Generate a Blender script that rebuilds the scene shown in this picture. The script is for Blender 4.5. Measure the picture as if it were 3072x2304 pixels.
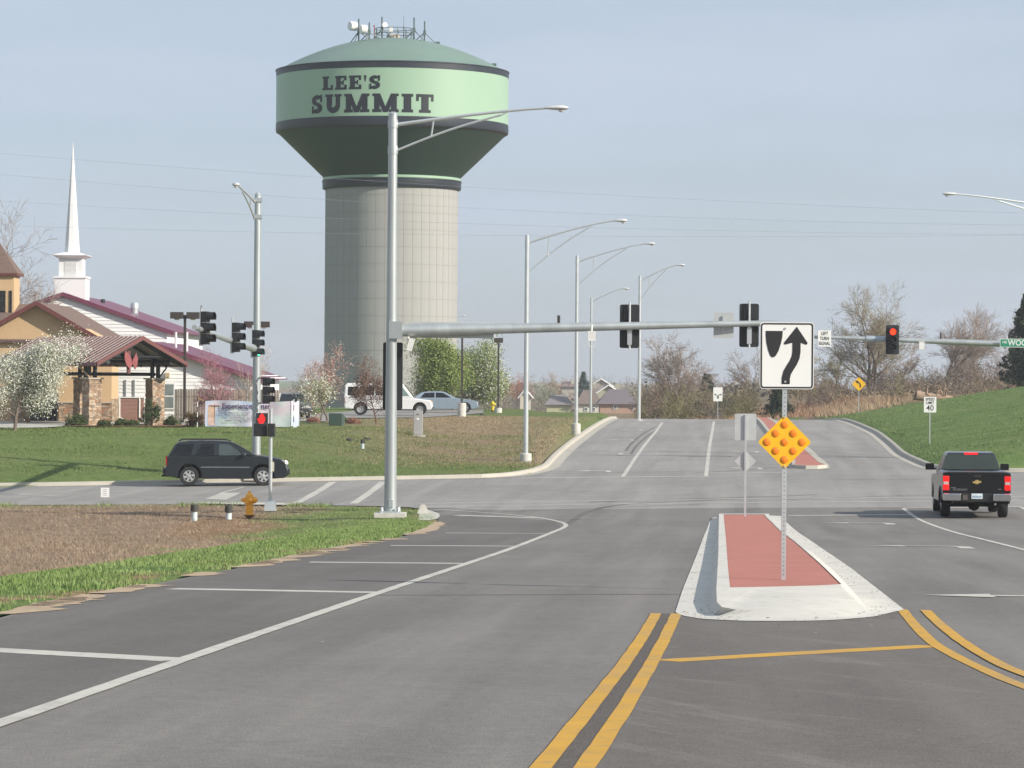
import bpy, bmesh, math, random
import numpy as np
from mathutils import Vector, Matrix, Quaternion
for o in list(bpy.data.objects): bpy.data.objects.remove(o, do_unlink=True)
S = bpy.context.scene
C = S.collection
rnd = random.Random(7)
# ------------------------------------------------------------------ camera
F = 9500.0; CX, CY = 1536.0, 1152.0          # focal length and centre in photograph pixels (3072 x 2304)
PITCH = 28.0/9500.0; ROLL = math.radians(0.40)
CAMZ = 1.35                                   # eye height above the road the camera stands on
cam = bpy.data.cameras.new('camera'); camo = bpy.data.objects.new('camera', cam); C.objects.link(camo)
cam.sensor_width = 36.0; cam.lens = 36.0*F/3072.0; cam.clip_start = 0.5; cam.clip_end = 12000
camo.matrix_world = Matrix.Translation((0,0,CAMZ)) @ (Matrix.Rotation(math.pi/2-PITCH,4,'X') @ Matrix.Rotation(ROLL,4,'Z'))
S.camera = camo
# ------------------------------------------------------------------ sky and sun
EL = math.radians(28.0); AZ = math.radians(119.0)
sund = Vector((math.sin(AZ)*math.cos(EL), math.cos(AZ)*math.cos(EL), math.sin(EL)))
W = bpy.data.worlds.new('World'); S.world = W; W.use_nodes = True
nt = W.node_tree; nt.nodes.clear()
wo = nt.nodes.new('ShaderNodeOutputWorld'); bg = nt.nodes.new('ShaderNodeBackground')
sky = nt.nodes.new('ShaderNodeTexSky'); sky.sky_type = 'NISHITA'; sky.sun_disc = False
sky.sun_elevation = EL; sky.sun_rotation = AZ; sky.altitude = 300; sky.air_density = 1.0; sky.dust_density = 1.2; sky.ozone_density = 3.0
# thin high cloud: a pale veil over the whole sky dome, with faint streaks
tc = nt.nodes.new('ShaderNodeTexCoord'); mp = nt.nodes.new('ShaderNodeMapping'); mp.inputs['Scale'].default_value = (2.5, 2.5, 14)
mp.inputs['Rotation'].default_value = (0.10, 0.16, 0)
ns = nt.nodes.new('ShaderNodeTexNoise'); ns.inputs['Scale'].default_value = 2.2; ns.inputs['Detail'].default_value = 5; ns.inputs['Roughness'].default_value = 0.55
cr = nt.nodes.new('ShaderNodeValToRGB'); cr.color_ramp.elements[0].position = 0.36; cr.color_ramp.elements[1].position = 0.72
cr.color_ramp.elements[0].color = (0.62,)*3+(1,); cr.color_ramp.elements[1].color = (1.0,)*3+(1,)
mx = nt.nodes.new('ShaderNodeMixRGB'); mx.inputs['Color2'].default_value = (4.95, 5.68, 6.80, 1)
L = nt.links.new
L(tc.outputs['Generated'], mp.inputs['Vector']); L(mp.outputs['Vector'], ns.inputs['Vector']); L(ns.outputs['Fac'], cr.inputs['Fac'])
L(cr.outputs['Color'], mx.inputs['Fac']); L(sky.outputs['Color'], mx.inputs['Color1']); L(mx.outputs['Color'], bg.inputs['Color'])
bg.inputs['Strength'].default_value = 0.080; L(bg.outputs['Background'], wo.inputs['Surface'])
sun = bpy.data.lights.new('sun', 'SUN'); suno = bpy.data.objects.new('sun', sun); C.objects.link(suno)
sun.energy = 4.3; sun.angle = math.radians(0.6); sun.color = (1.0, 0.93, 0.82)
suno.rotation_euler = sund.to_track_quat('Z','Y').to_euler(); suno.location = (40,-20,60)
S.view_settings.view_transform = 'Standard'; S.view_settings.look = 'None'; S.view_settings.gamma = 1.0
S.view_settings.use_curve_mapping = False; S.view_settings.exposure = 0.54
S.render.engine = 'CYCLES'
# ------------------------------------------------------------------ mesh helpers
class MB:
    def __init__(s): s.v=[]; s.f=[]; s.m=[]
    def add(s, vs, fs, m=0):
        n=len(s.v); s.v.extend([tuple(map(float,p)) for p in vs]); s.f.extend([tuple(i+n for i in f) for f in fs]); s.m.extend([m]*len(fs)); return s
    def box(s, c, d, M=None, m=0):
        x,y,z=[k/2 for k in d]
        vs=[Vector((a*x,b*y,e*z)) for e in (-1,1) for b in (-1,1) for a in (-1,1)]
        if M is not None: vs=[M@p for p in vs]
        c=Vector(c); vs=[p+c for p in vs]
        return s.add(vs,[(0,2,3,1),(4,5,7,6),(0,1,5,4),(2,6,7,3),(0,4,6,2),(1,3,7,5)],m)
    def tube(s, pts, rads, n=8, caps=True, m=0):
        pts=[Vector(p) for p in pts]
        if not hasattr(rads,'__len__'): rads=[rads]*len(pts)
        vs=[]; fs=[]; prev=None
        for i,p in enumerate(pts):
            t=(pts[min(i+1,len(pts)-1)]-pts[max(i-1,0)])
            t=t.normalized() if t.length>1e-9 else Vector((0,0,1))
            if prev is None:
                a=Vector((1,0,0)) if abs(t.x)<0.9 else Vector((0,1,0)); u=(a-t*a.dot(t)).normalized()
            else:
                u=(prev-t*prev.dot(t)); u=u.normalized() if u.length>1e-6 else t.orthogonal().normalized()
            prev=u; w=t.cross(u)
            for k in range(n):
                an=2*math.pi*k/n; vs.append(p+(u*math.cos(an)+w*math.sin(an))*rads[i])
        for i in range(len(pts)-1):
            for k in range(n):
                a=i*n+k; b=i*n+(k+1)%n; fs.append((a,b,b+n,a+n))
        if caps: fs.append(tuple(range(n-1,-1,-1))); fs.append(tuple(range((len(pts)-1)*n,len(pts)*n)))
        return s.add(vs,fs,m)
    def strip(s, pts, rads, r, m=0):
        """thin flat twig"""
        a=Vector((r.gauss(0,1),r.gauss(0,1),r.gauss(0,1))); t=(pts[-1]-pts[0]); w=t.cross(a); w=w.normalized() if w.length>1e-6 else Vector((1,0,0)); vs=[]
        for p,q in zip(pts,rads): vs+=[p-w*q,p+w*q]
        return s.add(vs,[(2*i,2*i+1,2*i+3,2*i+2) for i in range(len(pts)-1)],m)
    def lathe(s, prof, n=24, c=(0,0,0), m=0, caps=True):
        vs=[]; fs=[]
        for r,z in prof:
            for k in range(n):
                a=2*math.pi*k/n; vs.append((c[0]+r*math.cos(a),c[1]+r*math.sin(a),c[2]+z))
        for i in range(len(prof)-1):
            for k in range(n):
                a=i*n+k; b=i*n+(k+1)%n; fs.append((a,b,b+n,a+n))
        if caps:
            fs.append(tuple(range(n-1,-1,-1))); fs.append(tuple(range((len(prof)-1)*n,len(prof)*n)))
        return s.add(vs,fs,m)
    def prism(s, poly, T, d0, d1, m=0):
        """2D polygon (a,b) lifted by T(a,b,d) at depth d0 and d1"""
        n=len(poly); vs=[T(a,b,d0) for a,b in poly]+[T(a,b,d1) for a,b in poly]
        fs=[tuple(range(n-1,-1,-1)),tuple(range(n,2*n))]+[(i,(i+1)%n,n+(i+1)%n,n+i) for i in range(n)]
        return s.add(vs,fs,m)
    def quad(s, a,b,c,d,m=0): return s.add([a,b,c,d],[(0,1,2,3)],m)
    def poly(s, pts, m=0): return s.add(pts,[tuple(range(len(pts)))],m)
    def shift(s, v):
        s.v=[(p[0]+v[0],p[1]+v[1],p[2]+v[2]) for p in s.v]; return s
    def mesh(s, name, mats, smooth=False, fix=True):
        me=bpy.data.meshes.new(name); me.from_pydata(s.v,[],s.f)
        if not isinstance(mats,(list,tuple)): mats=[mats]
        for k in mats: me.materials.append(k)
        if len(mats)>1: me.polygons.foreach_set('material_index', s.m)
        if fix:
            bm=bmesh.new(); bm.from_mesh(me); bmesh.ops.recalc_face_normals(bm, faces=bm.faces[:]); bm.to_mesh(me); bm.free()
        if smooth:
            me.polygons.foreach_set('use_smooth',[True]*len(me.polygons))
            try: me.set_sharp_from_angle(angle=math.radians(38))
            except Exception: pass
        me.update(); return me
def link(name, me, parent=None, loc=None, rz=None):
    o=bpy.data.objects.new(name, me); C.objects.link(o)
    if parent is not None: o.parent=parent
    if loc is not None: o.location=loc
    if rz is not None: o.rotation_euler=(0,0,rz)
    return o
def part(name, mb, mat, parent, smooth=False, label=None, off=None, fix=True):
    if off is not None: mb.shift((-off[0],-off[1],-off[2]))
    o=link(name, mb.mesh(name, mat, smooth, fix), parent)
    if label: o['label']=label
    return o
def thing(name, label, cat, loc=(0,0,0), rz=0, group=None):
    o=link(name, None, None, loc, rz); o.empty_display_size=0.2
    o['label']=label; o['category']=cat
    if group: o['group']=group
    return o
def tag(o, label, cat, group=None):
    o['label']=label; o['category']=cat
    if group: o['group']=group
    return o
def solo(name, mb, mat, label, cat, loc=(0,0,0), group=None, smooth=False, rz=0):
    return tag(link(name, mb.mesh(name, mat, smooth), None, loc, rz), label, cat, group)
def struct(name, mb, mat, parent=None, smooth=False, fix=True):
    o=link(name, mb.mesh(name, mat, smooth, fix), parent)
    if parent is None: o['kind']='structure'
    return o
def copy_tree(o, parent=None):
    c=o.copy(); C.objects.link(c)
    if parent is not None: c.parent=parent
    for ch in list(o.children): copy_tree(ch, c)
    return c
def bevel(o, w=0.02, seg=2, ang=35):
    md=o.modifiers.new('bevel','BEVEL'); md.width=w; md.segments=seg; md.limit_method='ANGLE'; md.angle_limit=math.radians(ang); return o
# ------------------------------------------------------------------ materials
MATS={}
def mat(name, col, rough=0.8, metal=0.0, var=0.12, scale=3.0, bump=0.0, bscale=None, coat=0.0, spec=0.5, detail=4, col2=None, stretch=None, emit=None, estr=0.0):
    if name in MATS: return MATS[name]
    m=bpy.data.materials.new(name); m.use_nodes=True; t=m.node_tree; b=t.nodes['Principled BSDF']
    b.inputs['Roughness'].default_value=rough; b.inputs['Metallic'].default_value=metal
    b.inputs['Specular IOR Level'].default_value=spec
    if coat: b.inputs['Coat Weight'].default_value=coat; b.inputs['Coat Roughness'].default_value=0.08
    tx=t.nodes.new('ShaderNodeTexCoord'); src=tx.outputs['Object']
    if stretch:
        mpn=t.nodes.new('ShaderNodeMapping'); mpn.inputs['Scale'].default_value=stretch; t.links.new(src,mpn.inputs['Vector']); src=mpn.outputs['Vector']
    n=t.nodes.new('ShaderNodeTexNoise'); n.inputs['Scale'].default_value=scale; n.inputs['Detail'].default_value=detail; n.inputs['Roughness'].default_value=0.6
    t.links.new(src,n.inputs['Vector'])
    mixn=t.nodes.new('ShaderNodeMixRGB'); ramp=t.nodes.new('ShaderNodeValToRGB')
    ramp.color_ramp.elements[0].position=0.32; ramp.color_ramp.elements[1].position=0.68
    t.links.new(n.outputs['Fac'],ramp.inputs['Fac']); t.links.new(ramp.outputs['Color'],mixn.inputs['Fac'])
    c1=tuple(k*(1-var) for k in col[:3])+(1,); c2=(tuple(col2[:3]) if col2 else tuple(min(1,k*(1+var)) for k in col[:3]))+(1,)
    mixn.inputs['Color1'].default_value=c1; mixn.inputs['Color2'].default_value=c2
    t.links.new(mixn.outputs['Color'],b.inputs['Base Color'])
    if bump:
        n2=t.nodes.new('ShaderNodeTexNoise'); n2.inputs['Scale'].default_value=bscale or scale*8; n2.inputs['Detail'].default_value=3
        t.links.new(src,n2.inputs['Vector'])
        bp=t.nodes.new('ShaderNodeBump'); bp.inputs['Strength'].default_value=bump; bp.inputs['Distance'].default_value=0.02
        t.links.new(n2.outputs['Fac'],bp.inputs['Height']); t.links.new(bp.outputs['Normal'],b.inputs['Normal'])
    if emit:
        b.inputs['Emission Color'].default_value=tuple(emit)+(1,); b.inputs['Emission Strength'].default_value=estr
    MATS[name]=m; return m
def nodes_of(m): return m.node_tree, m.node_tree.nodes['Principled BSDF']
# ------------------------------------------------------------------ land form (heights in metres, camera eye = CAMZ)
def sm(a,b,x):
    t=np.clip((x-a)/(b-a),0,1); return t*t*(3-2*t)
_py=np.array([-200,0,30,60,88.8,92,95,100,105,112,120,127,136,145.5,155,165,178,190,206,214,222,230,240,260,300,420,650,3000.])
_pz=np.array([4.827,-1.353,-2.28,-3.207,-4.097,-4.165,-4.20,-4.222,-4.226,-4.22,-4.18,-4.11,-3.97,-3.81,-3.68,-3.56,-3.43,-3.31,-3.12,-3.06,-3.05,-3.13,-3.30,-3.80,-4.9,-6.6,-8.5,-12.])
def _pchip(xk,yk):
    h=np.diff(xk); d=np.diff(yk)/h; m=np.zeros_like(yk)
    w1=2*h[1:]+h[:-1]; w2=h[1:]+2*h[:-1]
    with np.errstate(divide='ignore',invalid='ignore'):
        hm=(w1+w2)/(w1/d[:-1]+w2/d[1:])
    m[1:-1]=np.where(d[:-1]*d[1:]>0,hm,0); m[0]=d[0]; m[-1]=d[-1]
    def f(x):
        x=np.asarray(x,float); i=np.clip(np.searchsorted(xk,x)-1,0,len(h)-1); t=(x-xk[i])/h[i]
        return ((1+2*t)*(1-t)**2*yk[i]+t*(1-t)**2*h[i]*m[i]+t*t*(3-2*t)*yk[i+1]+t*t*(t-1)*h[i]*m[i+1])
    return f
prof=_pchip(_py,_pz)
def zg(X,Y):
    """road level"""
    X=np.asarray(X,float); Y=np.asarray(Y,float)
    w=sm(72,100,Y)*(1-sm(132,150,Y))
    return CAMZ+prof(Y)+w*(0.015*np.minimum(X-7,0)+0.012*np.clip(X-7,0,40))
_kL=np.array([[-160,104],[-20,124],[-12,126.5],[-3,128.5],[1.2,130],[20,131]],float)
def kerbY(X): return np.interp(X,_kL[:,0],_kL[:,1])
_fl=np.array([[100,-.7],[135,1.48],[161,2.98],[190,4.78],[211,6.3],[230,7.6],[250,8.4],[270,8],[300,5],[350,-5],[450,-35],[700,-120]],float)
_fr=np.array([[100,16],[135,17.8],[152.5,18.7],[168,20],[188,21.6],[216,22.9],[240,24],[260,24],[300,20],[350,10],[450,-20],[700,-105]],float)
def kxl(Y): return np.interp(Y,_fl[:,0],_fl[:,1])
def kxr(Y): return np.interp(Y,_fr[:,0],_fr[:,1])
_le=np.array([[-100,-13.9],[0,-6.9],[30,-4.83],[62.9,-2.5],[80,-1.9],[92,-1.6],[110,-1.6]],float)
def edgeL(Y): return np.interp(Y,_le[:,0],_le[:,1])
def zt(X,Y):
    """terrain beside the roads"""
    X=np.asarray(X,float); Y=np.asarray(Y,float)
    g=zg(X,Y)
    # near left verge, a shallow ditch
    d=edgeL(Y)-X
    near=zg(np.maximum(X,-40),Y)-0.55*sm(1.5,6,d)*sm(18,34,Y)*(1-sm(86,103,Y))+0.25*sm(7,16,d)*(1-sm(86,103,Y))+1.2*sm(22,60,d)*(1-sm(70,100,Y))
    near=np.where(d>0,near,g)
    # bank and church plateau on the far left
    ky=kerbY(X); t=Y-ky
    base=zg(X,np.minimum(ky,131.))+0.13
    k1=0.028+(0.085-0.028)*(1-sm(-14,-1,X))
    plat=CAMZ-2.75-0.016*np.maximum(Y-255,0)*(1-0.35*sm(400,900,Y))
    plat=np.maximum(plat,CAMZ-8.6)
    rise=base+k1*np.maximum(t,0)
    a=plat; b=rise; kk=0.35
    hh=np.clip(0.5+0.5*(b-a)/kk,0,1)
    bank=a*hh+b*(1-hh)-kk*hh*(1-hh)
    dl=np.maximum(kxl(Y)-X,0)
    lim=zg(kxl(Y),Y)+0.13+0.55*dl
    bank=np.where(Y>130,np.minimum(bank,lim),bank)
    # green hill on the right
    dr=np.maximum(X-kxr(Y),0)
    rb=CAMZ+prof(np.clip(Y,131,228))+0.13
    hill=rb+np.minimum(0.165*np.minimum(dr,np.maximum(Y-131,0)*0.8),2.9+0.004*dr)+0.05*np.sin(X*0.4)*sm(2,8,dr)-1.6*sm(250,330,Y)*sm(2,9,dr)-0.0035*np.maximum(Y-330,0)
    mid=g-0.3
    far=np.where(X<kxl(Y)+0.0,bank,np.where(X>kxr(Y),hill,mid))
    z=np.where(Y>ky,far,near)
    # beyond the crest the land runs on without the road cut
    q=sm(-6,12,X-(0.052*(Y-250)+17))
    run=plat*(1-q)+(CAMZ-2.2-0.0035*np.maximum(Y-330,0)+0.35*np.sin(X*0.07))*q
    run=run-1.25*(1-sm(0,9,np.abs(X-17)-8))*(1-sm(285,325,Y))
    w=sm(234,252,Y); z=z*(1-w)+run*w
    # right-hand verge of the near leg (outside the picture)
    return z
def ray(u,v):
    xc=(u-CX)/F; yc=(CY-v)/F; c,s=math.cos(ROLL),math.sin(ROLL)
    x=xc*c-yc*s; y=xc*s+yc*c
    d=Vector((x, math.cos(PITCH)+y*math.sin(PITCH), -math.sin(PITCH)+y*math.cos(PITCH)))
    return d/d.y
_YS=np.concatenate([np.arange(4,140,0.1),np.arange(140,320,0.25),np.arange(320,1500,2.0)])
def P(u,v,fn=zg,dz=0.0):
    """point of the ground that the photograph shows at pixel (u,v)"""
    d=ray(u,v); z=CAMZ+d.z*_YS; h=fn(d.x*_YS,_YS)+dz; k=np.nonzero(z<=h)[0]
    if len(k)==0: raise ValueError('no ground at %s %s'%(u,v))
    i=k[0]; 
    if i==0: Y=_YS[0]
    else:
        e0=z[i-1]-h[i-1]; e1=z[i]-h[i]; Y=_YS[i-1]+(_YS[i]-_YS[i-1])*e0/(e0-e1)
    return Vector((d.x*Y,Y,float(fn(d.x*Y,Y))+dz))
def PX(u,v,Y):
    d=ray(u,v); return Vector((d.x*Y,Y,CAMZ+d.z*Y))
def G(x,y): return float(zt(x,y))
def onT(u,Y,v=1250):
    x=ray(u,v).x*Y; return Vector((x,Y,G(x,Y)))
# ------------------------------------------------------------------ surface materials
def mixrgb(t, fac, a, b, blend='MIX'):
    n=t.nodes.new('ShaderNodeMixRGB'); n.blend_type=blend
    for sock,val in ((n.inputs['Fac'],fac),(n.inputs['Color1'],a),(n.inputs['Color2'],b)):
        if isinstance(val,(int,float)): sock.default_value=val if sock.name=='Fac' else (val,)*3+(1,)
        elif isinstance(val,tuple): sock.default_value=val if len(val)==4 else val+(1,)
        else: t.links.new(val,sock)
    return n.outputs['Color']
def noise(t, vec, scale, detail=4, rough=0.6, stretch=None, rot=None):
    for key,val in (('Rotation',rot),('Scale',stretch)):      # turn first, then stretch
        if val:
            mpn=t.nodes.new('ShaderNodeMapping'); mpn.inputs[key].default_value=val
            t.links.new(vec,mpn.inputs['Vector']); vec=mpn.outputs['Vector']
    n=t.nodes.new('ShaderNodeTexNoise'); n.inputs['Scale'].default_value=scale; n.inputs['Detail'].default_value=detail; n.inputs['Roughness'].default_value=rough
    t.links.new(vec,n.inputs['Vector']); return n.outputs['Fac']
def ramp(t, fac, p0, p1, c0=0.0, c1=1.0):
    n=t.nodes.new('ShaderNodeValToRGB'); e=n.color_ramp.elements; e[0].position=p0; e[1].position=p1
    f=lambda c:(c,c,c,1) if isinstance(c,(int,float)) else tuple(c)+(1,)
    e[0].color=f(c0); e[1].color=f(c1); t.links.new(fac,n.inputs['Fac']); return n.outputs['Color']
def asphalt(name, base, streak, speck=0.25, rot=0.07, scuff=0.0):
    m=bpy.data.materials.new(name); m.use_nodes=True; t,b=nodes_of(m); MATS[name]=m
    vec=t.nodes.new('ShaderNodeTexCoord').outputs['Object']
    big=noise(t,vec,0.10,4); med=noise(t,vec,0.8,5,0.7); fine=noise(t,vec,60,2,0.8)
    trk=noise(t,vec,1.0,5,0.6,stretch=(1.1,0.045,1),rot=(0,0,rot)); tr2=noise(t,vec,1.3,5,0.7,stretch=(0.22,1.6,1),rot=(0,0,0.9)); tr3=noise(t,vec,1.0,5,0.7,stretch=(2.2,0.20,1),rot=(0,0,-0.35))
    sc=lambda k: tuple(q*k for q in base)
    c=mixrgb(t,ramp(t,big,0.36,0.66),sc(0.80),sc(1.14))
    c=mixrgb(t,ramp(t,med,0.40,0.68,0.0,0.45),c,sc(1.25))
    c=mixrgb(t,ramp(t,trk,0.50,0.66,0.0,streak),c,sc(1.6))
    c=mixrgb(t,ramp(t,trk,0.34,0.47,streak,0.0),c,sc(0.52))
    c=mixrgb(t,ramp(t,tr2,0.58,0.70,0.0,0.35*streak+scuff),c,sc(1.7))
    if scuff: c=mixrgb(t,ramp(t,tr3,0.56,0.66,0.0,scuff),c,sc(1.9))
    c=mixrgb(t,speck*1.3,c,ramp(t,fine,0.36,0.66,sc(0.4),sc(1.85)))
    c=mixrgb(t,0.22,c,ramp(t,noise(t,vec,9,4,0.75),0.36,0.66,sc(0.6),sc(1.4)))
    vor=t.nodes.new('ShaderNodeTexVoronoi'); vor.inputs['Scale'].default_value=1.1; t.links.new(vec,vor.inputs['Vector'])
    c=mixrgb(t,ramp(t,vor.outputs['Distance'],0.014,0.024,1.0,0.0),c,(0.55,0.53,0.49))
    t.links.new(c,b.inputs['Base Color']); b.inputs['Roughness'].default_value=0.85; b.inputs['Specular IOR Level'].default_value=0.3
    bp=t.nodes.new('ShaderNodeBump'); bp.inputs['Strength'].default_value=0.5; bp.inputs['Distance'].default_value=0.01
    t.links.new(noise(t,vec,70,2),bp.inputs['Height']); t.links.new(bp.outputs['Normal'],b.inputs['Normal'])
    return m
asphalt('new asphalt',(0.172,0.160,0.147),0.55,0.22)
asphalt('shoulder asphalt',(0.128,0.118,0.108),0.55,0.3,0.07,0.15)
asphalt('gore asphalt',(0.135,0.122,0.109),0.45,0.3,0.05,0.62)
asphalt('joint grit',(0.098,0.085,0.074),0.6,0.65,0.05,0.35)
asphalt('worn asphalt',(0.255,0.243,0.226),0.38,0.15)
def concrete(name, col, dirt=0.5):
    m=bpy.data.materials.new(name); m.use_nodes=True; t,b=nodes_of(m); MATS[name]=m
    vec=t.nodes.new('ShaderNodeTexCoord').outputs['Object']
    c=mixrgb(t,ramp(t,noise(t,vec,1.2,4),0.35,0.7),tuple(k*0.88 for k in col),col)
    c=mixrgb(t,ramp(t,noise(t,vec,6,3),0.58,0.75,0,dirt),c,tuple(k*0.62 for k in col[:2])+(col[2]*0.5,))
    sp=t.nodes.new('ShaderNodeTexVoronoi'); sp.inputs['Scale'].default_value=5; t.links.new(vec,sp.inputs['Vector'])
    c=mixrgb(t,ramp(t,sp.outputs['Distance'],0.03,0.06,0.8*dirt,0.0),c,(0.16,0.11,0.07))
    t.links.new(c,b.inputs['Base Color']); b.inputs['Roughness'].default_value=0.9
    bp=t.nodes.new('ShaderNodeBump'); bp.inputs['Strength'].default_value=0.3; bp.inputs['Distance'].default_value=0.01
    t.links.new(noise(t,vec,40,2),bp.inputs['Height']); t.links.new(bp.outputs['Normal'],b.inputs['Normal'])
    return m
concrete('kerb concrete',(0.58,0.56,0.505),0.75); concrete('clean concrete',(0.58,0.56,0.52),0.2)
concrete('red paving',(0.43,0.160,0.120),0.7); concrete('drive concrete',(0.50,0.48,0.43),0.2)
def paint(name, col, wear=0.35):
    m=bpy.data.materials.new(name); m.use_nodes=True; t,b=nodes_of(m); MATS[name]=m
    vec=t.nodes.new('ShaderNodeTexCoord').outputs['Object']
    c=mixrgb(t,ramp(t,noise(t,vec,2.5,4),0.3,0.7),tuple(k*0.86 for k in col),col)
    c=mixrgb(t,ramp(t,noise(t,vec,9,6,0.75),0.52,0.70,0,wear),c,(0.17,0.16,0.145)); c=mixrgb(t,ramp(t,noise(t,vec,0.7,4,0.6),0.50,0.66,0,wear*0.5),c,(0.20,0.19,0.17))
    t.links.new(c,b.inputs['Base Color']); b.inputs['Roughness'].default_value=0.7
    return m
paint('white road paint',(0.54,0.52,0.455),0.6); paint('yellow road paint',(0.57,0.31,0.022),0.55)
def ground_material():
    m=bpy.data.materials.new('ground cover'); m.use_nodes=True; t,b=nodes_of(m); MATS['ground cover']=m
    vec=t.nodes.new('ShaderNodeTexCoord').outputs['Object']
    at=t.nodes.new('ShaderNodeAttribute'); at.attribute_name='cover'   # R dry stubble, G bare soil, B lush grass
    sep=t.nodes.new('ShaderNodeSeparateColor'); t.links.new(at.outputs['Color'],sep.inputs['Color'])
    n1=noise(t,vec,0.35,5); n2=noise(t,vec,2.2,5,0.7); n3=noise(t,vec,9,3,0.7)
    lawn=mixrgb(t,ramp(t,n2,0.35,0.68),(0.088,0.128,0.036),(0.150,0.188,0.062))
    lawn=mixrgb(t,ramp(t,n1,0.50,0.66,0.0,0.45),lawn,(0.215,0.195,0.095))
    lush=mixrgb(t,ramp(t,n2,0.35,0.68),(0.080,0.140,0.036),(0.145,0.215,0.062))
    nst=noise(t,vec,0.5,4,0.6,stretch=(0.25,1.0,1),rot=(0,0,0.25)); lush=mixrgb(t,ramp(t,nst,0.42,0.62,0.0,0.65),lush,(0.180,0.225,0.075)); lush=mixrgb(t,ramp(t,nst,0.30,0.42,0.4,0.0),lush,(0.070,0.120,0.036))
    dry=mixrgb(t,ramp(t,n2,0.32,0.7),(0.190,0.128,0.085),(0.285,0.212,0.145))
    dry=mixrgb(t,ramp(t,n3,0.52,0.70,0.0,0.6),dry,(0.345,0.285,0.205))
    soil=mixrgb(t,ramp(t,n2,0.35,0.7),(0.185,0.105,0.058),(0.32,0.22,0.135))
    c=mixrgb(t,sep.outputs['Blue'],lawn,lush); c=mixrgb(t,sep.outputs['Red'],c,dry)
    # ragged edges of bare soil
    ad=t.nodes.new('ShaderNodeMath'); ad.operation='MULTIPLY_ADD'; t.links.new(n2,ad.inputs[0]); ad.inputs[1].default_value=0.9; t.links.new(sep.outputs['Green'],ad.inputs[2])
    c=mixrgb(t,ramp(t,ad.outputs[0],0.80,0.95),c,soil)
    t.links.new(c,b.inputs['Base Color']); b.inputs['Roughness'].default_value=0.95; b.inputs['Specular IOR Level'].default_value=0.15
    bp=t.nodes.new('ShaderNodeBump'); bp.inputs['Strength'].default_value=0.8; bp.inputs['Distance'].default_value=0.08
    t.links.new(noise(t,vec,6,5,0.75),bp.inputs['Height']); t.links.new(bp.outputs['Normal'],b.inputs['Normal'])
    return m
ground_material()
# ------------------------------------------------------------------ road outline (one asphalt area: near leg, crossing, cross street, far leg)
def xy(p): return (p[0],p[1])
leftedge=[xy(P(u,v)) for u,v in [(0,1853),(158,1812),(380,1769),(617,1721),(775,1694),(933,1662),(1028,1642),(1171,1619),(1255,1598),(1300,1580)]]
corner=[xy(P(u,v)) for u,v in [(1321,1558),(1318,1545),(1295,1532),(1225,1521)]]
nearX=[(-4.5,105.2),(-8.5,107.6),(-18,108.6),(-40,106.5),(-150,92)]
farL=[(-150,105.4),(-20,124),(-12,126.4),(-6,127.6),(-1.2,128.8),(0.6,131),(1.5,135.4)]
flk=[(float(kxl(y)),y) for y in (142,150,161,170,180,190,200,211,220,230,240,250,260,270,285,300)]
frk=[(float(kxr(y)),y) for y in (300,285,270,260,250,240,230,216,202,188,178,168,160,152.5,144,138)]
farR=[(17.9,135),(18.5,133),(19.7,131.5),(22,131),(60,133),(150,136)]
nearR=[(150,103),(40,101),(24,100.5),(20.5,99),(18.8,95),(17.8,90),(15.9,60),(13.2,30),(10.4,-10),(6.9,-60)]
start=[(-11.1,-60),(-7.6,-10),(-6.2,10)]
ROAD=start+leftedge+corner+nearX+farL+[q for q in flk if q[1]<=260]+[q for q in frk if q[1]<=260]+farR+nearR
def clip_half(poly, ax, val, keep_ge):
    out=[]
    for i in range(len(poly)):
        a=poly[i]; b=poly[(i+1)%len(poly)]
        ina=(a[ax]>=val) if keep_ge else (a[ax]<=val); inb=(b[ax]>=val) if keep_ge else (b[ax]<=val)
        if ina: out.append(a)
        if ina!=inb:
            t=(val-a[ax])/(b[ax]-a[ax]); q=[a[0]+(b[0]-a[0])*t,a[1]+(b[1]-a[1])*t]; q[ax]=val; out.append(tuple(q))
    return out
def clip_cell(poly,x0,x1,y0,y1):
    for ax,val,ge in ((0,x0,True),(0,x1,False),(1,y0,True),(1,y1,False)):
        poly=clip_half(poly,ax,val,ge)
        if len(poly)<3: return []
    return poly
def area2(p): return abs(sum(p[i][0]*p[(i+1)%len(p)][1]-p[(i+1)%len(p)][0]*p[i][1] for i in range(len(p))))
def sheet(poly, xs, ys, fn=zg, dz=0.0):
    mb=MB(); idx={}
    def vi(p):
        k=(round(p[0],4),round(p[1],4))
        if k not in idx: idx[k]=len(mb.v); mb.v.append((k[0],k[1],0.0))
        return idx[k]
    for j in range(len(ys)-1):
        strip=clip_half(clip_half(poly,1,ys[j],True),1,ys[j+1],False)
        if len(strip)<3: continue
        lo=min(p[0] for p in strip); hi=max(p[0] for p in strip)
        for i in range(len(xs)-1):
            if xs[i+1]<lo or xs[i]>hi: continue
            cpoly=clip_cell(strip,xs[i],xs[i+1],ys[j],ys[j+1])
            if len(cpoly)<3 or area2(cpoly)<1e-5: continue
            f=[]
            for p in cpoly:
                k=vi(p)
                if k not in f: f.append(k)
            if len(f)>=3: mb.f.append(tuple(f)); mb.m.append(0)
    A=np.array(mb.v); z=fn(A[:,0],A[:,1])+dz
    mb.v=[(a[0],a[1],float(q)) for a,q in zip(A,z)]
    return mb
def arange(a,b,s): return list(np.arange(a,b+1e-6,s))
XS=[-150,-100,-70]+arange(-50,50,2.0)+[70,100,150]
YS_=[-60,-40,-20]+arange(0,80,2)+arange(81,160,1.0)+arange(162,300,2)
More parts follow.
